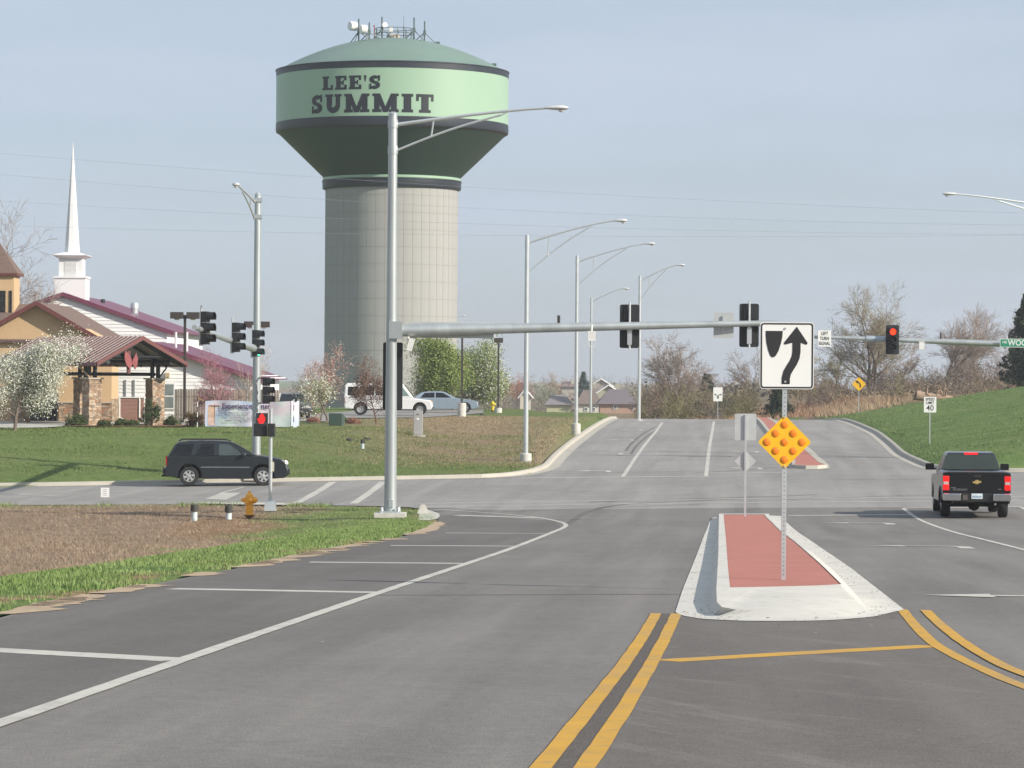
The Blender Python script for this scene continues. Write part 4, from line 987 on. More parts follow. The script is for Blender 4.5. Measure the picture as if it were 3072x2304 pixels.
mb=MB(); headp=kpx([(2384,980),(2416,1027),(2416,1032),(2412,1034),(2396,1028),(2371,1028),(2350,1034),(2346,1032),(2346,1028)])
flat(mb,headp,-0.0435)
ctr=[(2383.5,1028),(2383.5,1055),(2381,1072),(2374,1088),(2364,1104),(2356,1118),(2352,1135),(2352,1152)]
cl=kpx(ctr); vs=[];hw=12.3/sk
for i,pnt in enumerate(cl):
    a=Vector(cl[max(i-1,0)]);b=Vector(cl[min(i+1,len(cl)-1)]);t_=(b-a).normalized(); nn=Vector((t_.y,-t_.x))
    if i in (0,len(cl)-1): nn=Vector((-1,0))
    for sgn in (-1,1): q=Vector(pnt)+nn*hw*sgn; vs.append((q.x,-0.0435,q.y))
mb.add(vs,[(2*i,2*i+1,2*i+3,2*i+2) for i in range(len(cl)-1)]); part('arrow_symbol',mb,signblack,sp)
for v in (985,1145): part('bolt',MB().tube([(0.002,-0.04,hk(v)),(0.002,-0.052,hk(v))],0.012,8),galv2,sp)
zd=hk(1326); dd=164/sk/2
dm_=part('object_marker',MB().prism([(a*0.7071-b*0.7071,zd+a*0.7071+b*0.7071) for a,b in rrect(dd*1.4142*0.985,dd*1.4142*0.985,0.03)],lambda a,b,d:(a,d,b),-0.040,-0.032),signyel,ks,label='yellow diamond with nine amber reflectors')
g=26.3/sk
for i in range(3):
    for j in range(3):
        x=(i-j)*g; z=(2-i-j)*g
        b_=MB(); b_.lathe([(0.044,0),(0.042,0.007),(0.030,0.013),(0.010,0.016)],16); b_.v=[(x+vx,-0.041-vz,zd+z+vy) for vx,vy,vz in b_.v]; part('reflector',b_,amber,dm_,True)
for v in (1252,1398): part('bolt',MB().tube([(0.0,-0.04,hk(v)),(0.0,-0.052,hk(v))],0.011,8),galv2,dm_)
# same pair of plates at the far end of the island, seen from behind
fb=P(2235,1549,zg,0.143); fs_=thing('keep_right_sign','sign pair at the far island tip showing blank metal backs','road sign',fb)
hf=lambda v: PX(2235,v,fb.y).z-fb.z; sf=F/fb.y
square_post(fs_,hf(1244),0.06)
part('sign_panel',MB().prism([(a,(hf(1241)+hf(1321))/2+b) for a,b in rrect(65/sf,80/sf,0.04)],lambda a,b,d:(a,d,b),0.032,0.040),signback,fs_)
q=33/sf*0.99; part('object_marker',MB().prism([(0,hf(1384)+q),(q,hf(1384)),(0,hf(1384)-q),(-q,hf(1384))],lambda a,b,d:(a,d,b),0.032,0.040),signback,fs_)
# speed limit sign
def post_sign(name,label,u,vtop,vbase,w,h,Y,material,diamond=False):
    b=PX(u,vbase,Y); b.z=G(b.x,b.y); t=thing(name,label,'road sign',b); zt_=PX(u,vtop,Y).z-b.z
    square_post(t,zt_-0.05,0.05)
    if diamond: pl=[(a*0.7071-c*0.7071,zt_-h/2+a*0.7071+c*0.7071) for a,c in rrect(w,w,0.05)]
    else: pl=[(a,zt_-h/2+c) for a,c in rrect(w,h,0.03)]
    s_=part('sign_panel',MB().prism(pl,lambda a,c,d:(a,d,c),-0.045,-0.037),material,t)
    return t,s_,zt_-h/2
t,s_,zc_=post_sign('speed_limit_sign','white SPEED LIMIT 40 sign on the green slope',2789,1191,1352,0.61,0.76,156,signwhite)
for tx,z,sz in (('SPEED',0.26,0.185),('LIMIT',0.09,0.185),('40',-0.17,0.40)): text_mesh(tx,sz,at(0,-0.05,zc_+z)@FRONT,signblack,0.003,parent=s_,condense=0.92)
t,s_,zc_=post_sign('curve_warning_sign','yellow diamond left curve warning sign at the top of the green slope',2576,1131,1245,0.76,1.075,240,signyel,True)
mb=MB(); cl=[(0.10,-0.26),(0.10,-0.05),(0.02,0.09),(-0.10,0.16)]; vs=[]
for i,pnt in enumerate(cl):
    a=Vector(cl[max(i-1,0)]);b=Vector(cl[min(i+1,len(cl)-1)]);t_=(b-a).normalized();nn=Vector((t_.y,-t_.x))*0.055
    for sgn in(-1,1): q=Vector(pnt)+nn*sgn; vs.append((q.x,-0.05,zc_+q.y))
mb.add(vs,[(2*i,2*i+1,2*i+3,2*i+2) for i in range(3)]); mb.poly([(-0.28,-0.05,zc_+0.25),(-0.15,-0.05,zc_+0.03),(-0.04,-0.05,zc_+0.26)]); part('arrow_symbol',mb,signblack,s_)
t,s_,zc_=post_sign('lane_use_sign','small white lane sign with crossing arrows beyond the hill crest',2153,1162,1262,0.76,1.15,262,signwhite)
mb=MB()
for sgn in(-1,1):
    cl=[(0.04*sgn,-0.36),(0.05*sgn,-0.12),(0.14*sgn,-0.03),(0.22*sgn,-0.02)]; vs=[]
    for i,pnt in enumerate(cl):
        a=Vector(cl[max(i-1,0)]);b=Vector(cl[min(i+1,len(cl)-1)]);t_=(b-a).normalized();nn=Vector((t_.y,-t_.x))*0.03
        for s2 in(-1,1): q=Vector(pnt)+nn*s2; vs.append((q.x,-0.05-0.003*(sgn+1),zc_+q.y))
    mb.add(vs,[(2*i,2*i+1,2*i+3,2*i+2) for i in range(3)]); mb.poly([(0.32*sgn,-0.05,zc_-0.02),(0.2*sgn,-0.05,zc_+0.07),(0.2*sgn,-0.05,zc_-0.11)][::sgn])
part('arrow_symbol',mb,signblack,s_)
# small yard sign in the field
b=P(315,1497,zt); t=thing('yard_sign','small white printed yard sign on thin stakes at the dry field edge','sign',b)
h_=PX(315,1463,b.y).z-b.z
part('sign_panel',MB().box((0,0,h_-0.17),(0.30,0.012,0.34)),signwhite,t)
for x in(-0.13,0.13): part('stake',MB().box((x,0.012,h_/2-0.12),(0.02,0.012,h_+0.1)),mat('raw wood',(0.42,0.28,0.14),0.8),t)
mb=MB()
for k in range(4): mb.box((0,-0.009,h_-0.07-0.065*k),(0.16-0.03*(k%2),0.003,0.022))
part('print',mb,mat('pale print',(0.45,0.38,0.36),0.8),t)
# ------------------------------------------------------------------ overhead wires between poles outside the picture
wirem=mat('wire',(0.36,0.37,0.38),0.6,0.3)
for k,(va,vb,vc) in enumerate([(460,535,640),(523,600,675),(603,655,703),(677,697,690)]):
    Y=150.0+1.5*k; pts=[]
    # sagging line through three points of the picture
    A=np.array([[x*x,x,1] for x in (0,1000,3072)]); co=np.linalg.solve(A,np.array([va,vb,vc]) if k!=3 else np.array([677,700,705]))
    for i in range(41):
        u=-1200+5472*i/40; pts.append(PX(u,co[0]*u*u+co[1]*u+co[2],Y))
    solo('power_line',MB().tube(pts,0.005,4),wirem,['uppermost of four thin power lines crossing the sky','second power line from the top, crossing behind the spire','third power line from the top, crossing behind the spire','lowest of four power lines, just above the church spire base'][k],'power line',group='power lines across the sky')
# ------------------------------------------------------------------ vehicles (local axes: +X forward, +Y left, Z up)
glassd=mat('tinted glass',(0.008,0.010,0.012),0.06,0,0.1,3,spec=0.35)
tyrem=mat('tyre rubber',(0.018,0.018,0.018),0.85,0,0.15,8)
rimm=mat('alloy',(0.58,0.58,0.57),0.35,0.7,0.06,8)
chrome=mat('chrome',(0.62,0.62,0.63),0.15,1.0,0.04,8)
trim=mat('black trim',(0.014,0.014,0.015),0.55,0,0.15,8)
def glass_mat(name,col,alpha):
    m=mat(name,col,0.05,0,0.05,3,spec=0.8); t,b=nodes_of(m); b.inputs['Alpha'].default_value=alpha; return m
cleargl=glass_mat('clear car glass',(0.10,0.13,0.13),0.45)
def side_T(y): return lambda a,b,d:(a,d,b)
def body_side(outline, hw, inset=0.05, zc=0.8, zmin=0.35):
    """full-width body from a side outline with the flanks drawn in a little at the top and bottom"""
    n=len(outline); mb=MB(); lay=[]
    for y,k in ((-hw,1),(-hw+0.09,0),(hw-0.09,0),(hw,1)):
        ring=[]
        for x,z in outline:
            if k: ring.append((x*(1-inset*0.35), y, z-(inset*0.9*max(0,(z-zc)/0.5) if z>zc else 0)))
            else: ring.append((x,y,z))
        lay.append(ring)
    for r in lay: mb.v+=r
    for j in range(3):
        for i in range(n): mb.f.append((j*n+i,j*n+(i+1)%n,(j+1)*n+(i+1)%n,(j+1)*n+i)); mb.m.append(0)
    mb.f.append(tuple(range(n-1,-1,-1))); mb.f.append(tuple(range(3*n,4*n))); mb.m+=[0,0]
    return mb
def arch(xc,r,zb,n=10,zc=None):
    zc=r if zc is None else zc; pts=[]
    a0=math.asin(max(-1,min(1,(zb-zc)/r)))
    for i in range(n+1):
        a=(math.pi-a0)+(a0-(math.pi-a0))*i/n; pts.append((xc+r*math.cos(a),zc+r*math.sin(a)))
    return pts
def wheel(parent, x, y, r, w, spokes=6, rim=0.62, rimmat=None):
    s=1 if y>0 else -1; rm=rimmat or rimm
    mb=MB(); pr=[(r*rim,-w/2),(r*0.93,-w/2),(r,-w/2+0.04),(r,w/2-0.04),(r*0.93,w/2),(r*rim,w/2)]
    mb.lathe(pr,28,caps=False); mb.v=[(x+a,y+c,r+b) for a,b,c in mb.v]
    wh=part('wheel',mb,tyrem,parent,True)
    d=y+s*(w/2-0.03)
    mb=MB(); mb.lathe([(r*rim,0),(r*rim*0.9,-0.02),(r*rim*0.86,-0.08),(0.02,-0.09)],24,caps=False); mb.v=[(x+a,d+s*c,r+b) for a,b,c in mb.v]; part('rim',mb,trim if spokes else rm,wh,True)
    mb=MB(); mb.lathe([(r*rim*1.0,0.012),(r*rim*0.86,0.018),(r*rim*0.84,-0.02)],24,caps=False); mb.v=[(x+a,d+s*c,r+b) for a,b,c in mb.v]
    for k in range(spokes):
        a=2*math.pi*k/spokes+0.3; R_=Matrix.Rotation(a,3,'Y'); l=r*rim*0.88
        for (vx0,vx1,w0,w1) in ((0.02,l,0.055,0.048),):
            q=[(-w0/2*1.6,0,0.0),(w0/2*1.6,0,0.0),(w1/2*1.9,0,l),(-w1/2*1.9,0,l)]
            vs=[Vector((p[0],s*0.016,p[2])) for p in q]+[Vector((p[0],-s*0.02,p[2])) for p in q]
            mb.add([R_@v+Vector((x,d,r)) for v in vs],[(0,1,2,3),(7,6,5,4),(0,4,5,1),(1,5,6,2),(2,6,7,3),(3,7,4,0)])
    hub=MB().lathe([(r*0.16,0.03),(r*0.13,0.045),(0.01,0.05)],14); mb.add([(x+a,d+s*c,r+b) for a,b,c in hub.v],hub.f)
    part('spokes',mb,rm,wh)
    return wh
def quad_panel(parent,name,pts,material,push,label=None):
    """flat pane on the flank, mirrored to both sides: pts = (x,z) with half width given by yfun"""
    return part(name,MB().poly([(p[0],p[1],p[2]) for p in pts]),material,parent,label=label,fix=False)
def greenhouse(parent, poly, y0, y1, z0, z1, material, name='cabin'):
    """closed cabin volume: side outline with the upper edge drawn in"""
    n=len(poly); mb=MB()
    def hw(z): return y0+(y1-y0)*max(0,min(1,(z-z0)/(z1-z0)))
    mb.v=[(x,-hw(z),z) for x,z in poly]+[(x,hw(z),z) for x,z in poly]
    mb.f=[tuple(range(n-1,-1,-1)),tuple(range(n,2*n))]+[(i,(i+1)%n,n+(i+1)%n,n+i) for i in range(n)]; mb.m=[0]*len(mb.f)
    return part(name,mb,material,parent), hw
def pane(parent, name, pl, hw, side_, material, push=0.006):
    """window in the flank of the cabin"""
    pts=[(x,side_*(hw(z)+push),z) for x,z in pl]
    if side_>0: pts=pts[::-1]
    return part(name,MB().poly(pts),material,parent,fix=False)
def wells(parent, xs, r, hw):
    n=12
    for x in xs:
        for sg in (-1,1):
            mb=MB(); pts=[(x+r*math.cos(math.pi*i/n),r*math.sin(math.pi*i/n)+0.36) for i in range(n+1)]
            vs=[(a,sg*(hw-0.30),b) for a,b in pts]+[(a,sg*(hw-0.02),b) for a,b in pts]
            mb.add(vs,[(i,i+1,n+2+i,n+1+i) for i in range(n)]+[tuple(range(n+1))]); part('wheel_well',mb,trim,parent,fix=False)
# ---- dark SUV driving along the cross street
paint_suv=mat('dark slate car paint',(0.011,0.015,0.019),0.34,0.1,0.08,3,coat=0.28)
pf=P(783,1457); pr_=P(556,1461); dirv=(pf-pr_); yaw=math.atan2(dirv.y,dirv.x)*0.5
mid=(pf+pr_)/2; cpos=Vector((mid.x+0.02,mid.y+0.95,0)); cpos.z=float(zg(cpos.x,cpos.y))+0.012
suv=thing('suv','dark slate SUV with roof rails driving right along the far kerb','suv',cpos,yaw)
xr,xf,rw=-1.45,1.42,0.37
low=[(-2.30,0.36),(-2.42,0.42),(-2.44,0.66),(-2.33,0.72),(-2.33,1.05),(-2.27,1.16),(0.95,1.17),(1.20,1.185),(1.66,1.13),(2.10,1.05),(2.28,0.96),(2.36,0.88),(2.40,0.68),(2.44,0.62),(2.42,0.42),(2.25,0.31),(1.96,0.29)]+arch(xf,0.46,0.30,10,0.38)[::-1]+[(0.9,0.27),(-0.9,0.27)]+arch(xr,0.46,0.30,10,0.38)[::-1]
bevel(part('body',body_side(low,0.93),paint_suv,suv,True),0.03,2,40)
cab=[(-2.27,1.14),(-2.18,1.26),(-1.98,1.60),(-1.86,1.68),(-1.45,1.735),(-0.6,1.745),(0.0,1.725),(0.30,1.67),(0.62,1.50),(1.14,1.17)]
cb,hw=greenhouse(suv,cab,0.90,0.64,1.14,1.74,paint_suv); bevel(cb,0.04,2,30)
for sd in (-1,1):
    pane(suv,'window',[(-2.16,1.20),(-1.90,1.60),(-1.25,1.62),(-1.40,1.19)],hw,sd,glassd)
    pane(suv,'window',[(-1.22,1.19),(-0.98,1.60),(-0.48,1.63),(-0.49,1.18)],hw,sd,glassd)
    pane(suv,'window',[(-0.30,1.18),(-0.29,1.62),(0.10,1.61),(0.42,1.40),(0.58,1.18)],hw,sd,cleargl if sd<0 else glassd)
    part('roof_rail',MB().tube([(-1.85,sd*0.58,1.72),(-1.7,sd*0.58,1.79),(0.0,sd*0.58,1.79),(0.18,sd*0.58,1.72)],0.022,6),trim,suv)
    part('side_moulding',MB().box((-0.05,sd*0.945,0.72),(1.9,0.03,0.05)),mat('grey moulding',(0.10,0.11,0.12),0.6),suv)
    for x0 in (-0.86,0.12): part('door_handle',MB().box((x0,sd*0.945,0.98),(0.17,0.03,0.04)),trim,suv)
    for x0 in (-0.42,0.80,-1.36): part('door_seam',MB().box((x0,sd*0.928,0.75),(0.012,0.012,0.82)),trim,suv)
    mb=MB(); mb.box((0.66,sd*1.03,1.20),(0.16,0.2,0.16)); bevel(part('mirror',mb,paint_suv,suv),0.04)
    part('headlight',MB().prism([(1.98,0.86),(2.30,0.80),(2.37,0.90),(2.22,1.0),(2.02,0.98)],lambda a,b,d:(a,d,b),sd*0.80,sd*0.915),mat('headlight glass',(0.62,0.62,0.60),0.12,0.3,0.1,10,coat=0.6),suv)
    part('lamp',MB().lathe([(0.07,0),(0.05,0.02),(0.01,0.025)],12).shift((0,0,0)) if False else MB().box((2.375,sd*0.62,0.90),(0.02,0.16,0.10)),mat('lit headlamp',(0.9,0.9,0.85),0.2,0,0.02,4,emit=(1.0,0.96,0.85),estr=5.0),suv)
    part('taillight',MB().box((-2.33,sd*0.84,0.95),(0.06,0.13,0.34)),mat('tail lens',(0.28,0.012,0.014),0.2,0,0.1,6,coat=0.5),suv)
    part('fog_lamp',MB().box((2.40,sd*0.66,0.50),(0.05,0.14,0.10)),MATS['headlight glass'],suv)
mb=MB(); mb.poly([(0.335,-0.60,1.64),(0.335,0.60,1.64),(1.15,0.80,1.185),(1.15,-0.80,1.185)]); mb.shift((0.012,0,0.012)); part('windshield',mb,mat('windscreen',(0.24,0.29,0.31),0.08,0,0.05,3,coat=0.5),suv,fix=False)
mb=MB(); mb.poly([(-2.235,-0.75,1.20),(-1.99,-0.62,1.60),(-1.99,0.62,1.60),(-2.235,0.75,1.20)][::-1]); mb.shift((-0.015,0,0)); part('rear_window',mb,glassd,suv,fix=False)
part('grille',MB().box((2.39,0,0.86),(0.04,1.0,0.16)),chrome,suv)
part('bumper',MB().box((2.41,0,0.55),(0.10,1.7,0.22)),paint_suv,suv); part('bumper',MB().box((-2.42,0,0.56),(0.10,1.75,0.22)),trim,suv)
part('hitch',MB().box((-2.36,0,0.36),(0.3,0.1,0.08)),trim,suv)
part('underbody',MB().box((0,0,0.36),(3.9,1.5,0.16)),trim,suv)
wells(suv,(xr,xf),0.462,0.93)
for x in (xr,xf):
    for sd in (-1,1): wheel(suv,x,sd*0.80,rw,0.24,6)
part('seat',MB().box((-0.30,-0.38,1.10),(0.16,0.5,0.75)),mat('seat cloth',(0.10,0.10,0.10),0.9),suv); part('steering_wheel',MB().tube([(0.38+0.05*math.cos(a),-0.4+0.17*math.cos(a),1.12+0.17*math.sin(a)) for a in [2*math.pi*i/16 for i in range(17)]],0.015,5,False),trim,suv)
# driver of the SUV: seated, arms forward on the wheel (one continuous skinned body)
def skin_body(name, joints, edges, root, material, label=None, sub=2):
    me=bpy.data.meshes.new(name); me.from_pydata([j[0] for j in joints],edges,[]); o=bpy.data.objects.new(name,me); C.objects.link(o)
    md=o.modifiers.new('skin','SKIN'); 
    for i,(p,r) in enumerate(joints): me.skin_vertices[0].data[i].radius=(r,r) if not hasattr(r,'__len__') else r
    me.skin_vertices[0].data[root].use_root=True
    sd_=o.modifiers.new('sub','SUBSURF'); sd_.levels=sub; sd_.render_levels=sub
    bpy.context.view_layer.update(); dg=bpy.context.evaluated_depsgraph_get(); m2=bpy.data.meshes.new_from_object(o.evaluated_get(dg)); bpy.data.objects.remove(o); bpy.data.meshes.remove(me)
    m2.name=name; m2.materials.clear(); m2.materials.append(material); m2.polygons.foreach_set('use_smooth',[True]*len(m2.polygons))
    return m2
skinm=mat('skin',(0.42,0.25,0.18),0.6,0,0.06,6); shirt=mat('pale grey shirt',(0.42,0.43,0.44),0.85,0,0.08,8)
J=[((-0.10,-0.38,0.78),(0.15,0.12)),((-0.14,-0.38,1.02),(0.15,0.12)),((-0.15,-0.38,1.22),(0.16,0.10)),((-0.14,-0.38,1.33),0.055),((-0.12,-0.38,1.42),0.06),((-0.10,-0.38,1.50),0.095),((-0.10,-0.38,1.58),0.085),
   ((-0.14,-0.57,1.22),0.06),((0.02,-0.62,1.06),0.05),((0.22,-0.52,1.12),0.038),((0.34,-0.50,1.20),0.03),
   ((-0.14,-0.19,1.22),0.06),((0.04,-0.14,1.06),0.05),((0.24,-0.24,1.14),0.038),((0.34,-0.28,1.24),0.03),
   ((0.32,-0.47,0.76),0.085),((0.32,-0.29,0.76),0.085)]
E_=[(0,1),(1,2),(2,3),(3,4),(4,5),(5,6),(2,7),(7,8),(8,9),(9,10),(2,11),(11,12),(12,13),(13,14),(0,15),(0,16)]
drv=link('person',skin_body('person',J,E_,0,skinm)); drv.location=cpos; drv.rotation_euler=(0,0,yaw)
tag(drv,'person in a pale shirt driving the dark SUV, arms forward on the wheel','person')
mb=MB(); mb.lathe([(0.19,0.80),(0.195,1.0),(0.20,1.2),(0.13,1.29),(0.07,1.31)],16,(0,0,0)); mb.v=[(x*0.75-0.135,y*1.02-0.38,z) for x,y,z in mb.v]
part('shirt',mb,shirt,drv,True)
mb=MB(); mb.lathe([(0.105,1.50),(0.112,1.56),(0.095,1.63),(0.03,1.665)],14,(-0.11,-0.38,0)); part('hair',mb,mat('dark hair',(0.04,0.03,0.025),0.8),drv,True)
# ---- black pickup waiting at the stop line, seen from behind
blackp=mat('black car paint',(0.005,0.005,0.006),0.25,0.0,0.1,3,coat=0.35,spec=0.35)
tb=PX(2672+855/3.3175,1546,92.3); rear=P(2672+855/3.3175,1546)
hd=math.radians(90-4.2)
ppos=Vector((tb.x,92.3,0))+Vector((math.cos(hd),math.sin(hd),0))*1.15; ppos.z=float(zg(ppos.x,ppos.y))+0.012
pk=thing('pickup_truck','black pickup truck with lit red tail lights stopped at the crossing','pickup truck',ppos,hd)
# origin above the rear axle: tailgate at x=-1.15
xr,xf,rw=0.0,3.65,0.39
low=[(-1.10,0.62),(-1.15,0.70),(-1.15,1.34),(-1.10,1.36),(1.05,1.36),(1.05,1.22),(3.3,1.20),(4.4,1.12),(4.62,0.98),(4.66,0.55),(4.5,0.42),(4.14,0.42)]+arch(xf,0.48,0.42,10,0.42)[::-1]+[(3.1,0.42),(0.55,0.44)]+arch(xr,0.48,0.44,10,0.42)[::-1]+[(-0.55,0.50)]
bevel(part('body',body_side(low,0.985,0.04,1.0),blackp,pk,True),0.03,2,40)
cab=[(1.06,1.16),(1.10,1.34),(1.30,1.80),(1.45,1.865),(2.4,1.885),(2.85,1.84),(3.55,1.20)]
cb,hw=greenhouse(pk,cab,0.94,0.70,1.16,1.88,blackp); bevel(cb,0.05,2,30)
mb=MB(); mb.poly([(1.085,-0.86,1.375),(1.085,0.86,1.375),(1.275,0.70,1.80),(1.275,-0.70,1.80)]); mb.shift((-0.012,0,0.0)); part('rear_window',mb,glass_mat('smoked glass',(0.045,0.06,0.05),0.72),pk,fix=False)
part('brake_light',MB().box((1.285,0,1.84),(0.05,0.40,0.05)),mat('lit brake lens',(0.45,0.006,0.006),0.3,0,0.05,4,emit=(1.0,0.004,0.003),estr=1.3),pk,label='lit high red brake light')
part('tailgate',MB().box((-1.165,0,1.03),(0.03,1.56,0.60)),blackp,pk)
part('tailgate_lip',MB().box((-1.15,0,1.345),(0.08,1.60,0.035)),trim,pk)
part('handle',MB().box((-1.185,0.0,1.24),(0.02,0.22,0.07)),trim,pk)
gold=mat('gold badge',(0.62,0.44,0.16),0.3,0.5,0.08,20)
em=[(-0.13,0.0),(-0.10,-0.045),(-0.045,-0.045),(-0.035,-0.062),(0.055,-0.062),(0.05,-0.03),(0.13,-0.022),(0.12,0.028),(0.05,0.028),(0.045,0.055),(-0.045,0.055),(-0.05,0.018),(-0.12,0.012)]
mb=MB(); mb.prism([(a,1.075+b) for a,b in em],lambda a,b,d:(d,-a,b),-1.182,-1.205); part('badge',mb,gold,pk,label='gold badge in the middle of the tailgate')
text_mesh('SILVERADO',0.075,at(-1.182,0.48,0.845)@Matrix.Rotation(-math.pi/2,4,'Z')@FRONT,chrome,0.002,parent=pk,space=1.1,condense=1.0)
part('trim_badge',MB().box((-1.182,0.68,0.90),(0.006,0.14,0.018)),chrome,pk); part('trim_badge',MB().box((-1.182,-0.66,0.865),(0.006,0.09,0.02)),chrome,pk)
for sd in (-1,1):
    tl=part('taillight',MB().box((-1.13,sd*0.89,1.035),(0.10,0.19,0.44)),mat('tail lens',(0.28,0.012,0.014),0.2),pk)
    for z in (1.155,0.915): bevel(part('lamp',MB().box((-1.175,sd*0.89,z),(0.035,0.165,0.15)),MATS['lit brake lens'],tl),0.02)
    part('reverse_lens',MB().box((-1.172,sd*0.89,1.035),(0.03,0.15,0.08)),mat('pale lens',(0.55,0.42,0.40),0.3),tl)
    bevel(part('bumper',MB().box((-1.24,sd*0.72,0.63),(0.20,0.52,0.22)),chrome,pk),0.03)
    for z in (0.97,): pane(pk,'window',[(1.30,1.40),(1.48,1.76),(2.3,1.78),(2.3,1.24)],hw,sd,glassd); pane(pk,'window',[(2.36,1.24),(2.36,1.78),(2.78,1.74),(3.28,1.26)],hw,sd,glassd)
    mb=MB(); mb.box((2.95,sd*1.13,1.40),(0.10,0.26,0.20)); mb.tube([(2.95,sd*0.92,1.32),(2.95,sd*1.05,1.36)],0.03,6); bevel(part('mirror',mb,blackp,pk),0.03)
    wheel(pk,xr,sd*0.84,rw,0.26,6); wheel(pk,xf,sd*0.84,rw,0.26,6)
    part('fender_flare',MB().tube([(xr+0.50*math.cos(a),sd*0.985,0.42+0.50*math.sin(a)) for a in [math.pi*i/12 for i in range(13)]],0.03,5),blackp,pk)
wells(pk,(xr,xf),0.482,0.985)
part('bumper_step',MB().box((-1.20,0,0.62),(0.12,0.92,0.24)),trim,pk)
lp=part('licence_plate',MB().box((-1.275,0.0,0.66),(0.012,0.32,0.155)),mat('plate white',(0.62,0.70,0.74),0.5),pk)
mb=MB()
for k in range(6): mb.box((-1.283,-0.115+0.046*k,0.645),(0.003,0.028,0.055))
part('characters',mb,mat('plate blue',(0.18,0.26,0.36),0.6),lp)
part('hitch_plug',MB().box((-1.27,0.34,0.62),(0.03,0.14,0.15)),mat('worn plate',(0.10,0.08,0.07),0.7),pk)
part('axle',MB().tube([(0,-0.8,0.36),(0,0.8,0.36)],0.06,8),trim,pk); part('differential',MB().lathe([(0.02,0.18),(0.14,0.24),(0.19,0.36),(0.14,0.48),(0.02,0.54)],14,(0,0,0)),trim,pk,True)
part('spare_wheel',MB().lathe([(0.34,0.52),(0.34,0.66)],18,(-0.75,0,0)),tyrem,pk); part('tailpipe',MB().tube([(-1.05,-0.55,0.42),(-0.3,-0.55,0.44)],0.04,8),chrome,pk); part('frame',MB().box((1.7,0,0.52),(5.2,1.3,0.16)),trim,pk)
part('seat',MB().box((1.75,0.42,1.38),(0.16,0.46,0.5)),trim,pk); part('seat',MB().box((1.75,-0.42,1.38),(0.16,0.46,0.5)),trim,pk)
# ---- white van and silver car on the church lot, dark car behind the banner
whitep=mat('white car paint',(0.68,0.68,0.67),0.3,0,0.03,2,coat=0.6)
def lot_vehicle(name,label,cat,u,Y,rz=0.0):
    b=onT(u,Y); b.z+=0.08; return thing(name,label,cat,b,rz)
van=lot_vehicle('van','long white passenger van parked behind the reddish tree','van',1168,205)
low=[(-2.85,0.42),(-2.88,0.6),(-2.88,1.1),(1.55,1.12),(2.65,0.98),(2.78,0.85),(2.82,0.5),(2.7,0.36),(2.5,0.36)]+arch(2.0,0.46,0.38,8,0.40)[::-1]+[(1.4,0.38),(-1.3,0.38)]+arch(-1.85,0.46,0.38,8,0.40)[::-1]+[(-2.4,0.40)]
bevel(part('body',body_side(low,0.99),whitep,van,True),0.04)
cab=[(-2.88,1.08),(-2.84,1.9),(-2.7,2.05),(-0.5,2.10),(0.7,2.06),(0.95,1.98),(1.62,1.10)]
cb,hw=greenhouse(van,cab,0.98,0.84,1.08,2.08,whitep); bevel(cb,0.06,2,30)
for sd in (-1,1):
    for pl in ([(-2.66,1.28),(-2.64,1.82),(-1.95,1.84),(-1.95,1.28)],[(-1.86,1.28),(-1.86,1.84),(-0.95,1.85),(-0.95,1.28)],[(-0.86,1.28),(-0.86,1.85),(0.15,1.84),(0.15,1.28)]): pane(van,'window',pl,hw,sd,glassd)
    pane(van,'window',[(0.35,1.24),(0.35,1.84),(0.85,1.82),(1.32,1.24)],hw,sd,mat('greenish glass',(0.16,0.22,0.21),0.08,0,0.1,3,coat=0.4))
    for x in (-1.85,2.0): wheel(van,x,sd*0.82,0.38,0.24,0,0.6)
    part('headlight',MB().box((2.72,sd*0.75,0.85),(0.10,0.30,0.22)),mat('amber glass',(0.55,0.30,0.14),0.2,0,0.1,6),van)
    part('taillight',MB().box((-2.88,sd*0.88,0.95),(0.04,0.14,0.30)),MATS['tail lens'],van)
    pass
    part('stripe_lettering',MB().box((-1.0,sd*0.998,1.02),(2.6,0.006,0.09)),mat('faded print',(0.38,0.36,0.40),0.7,0,0.4,14),van)
wells(van,(-1.85,2.0),0.462,0.99)
part('bumper',MB().box((2.82,0,0.48),(0.14,1.85,0.18)),chrome,van); part('underbody',MB().box((0,0,0.42),(4.8,1.5,0.2)),trim,van)
mb=MB(); mb.poly([(0.97,-0.80,1.96),(1.60,-0.88,1.12),(1.60,0.88,1.12),(0.97,0.80,1.96)]); mb.shift((0.015,0,0.01)); part('windshield',mb,glassd,van,fix=False)
silver=mat('silver blue car paint',(0.30,0.37,0.43),0.3,0.4,0.05,3,coat=0.7)
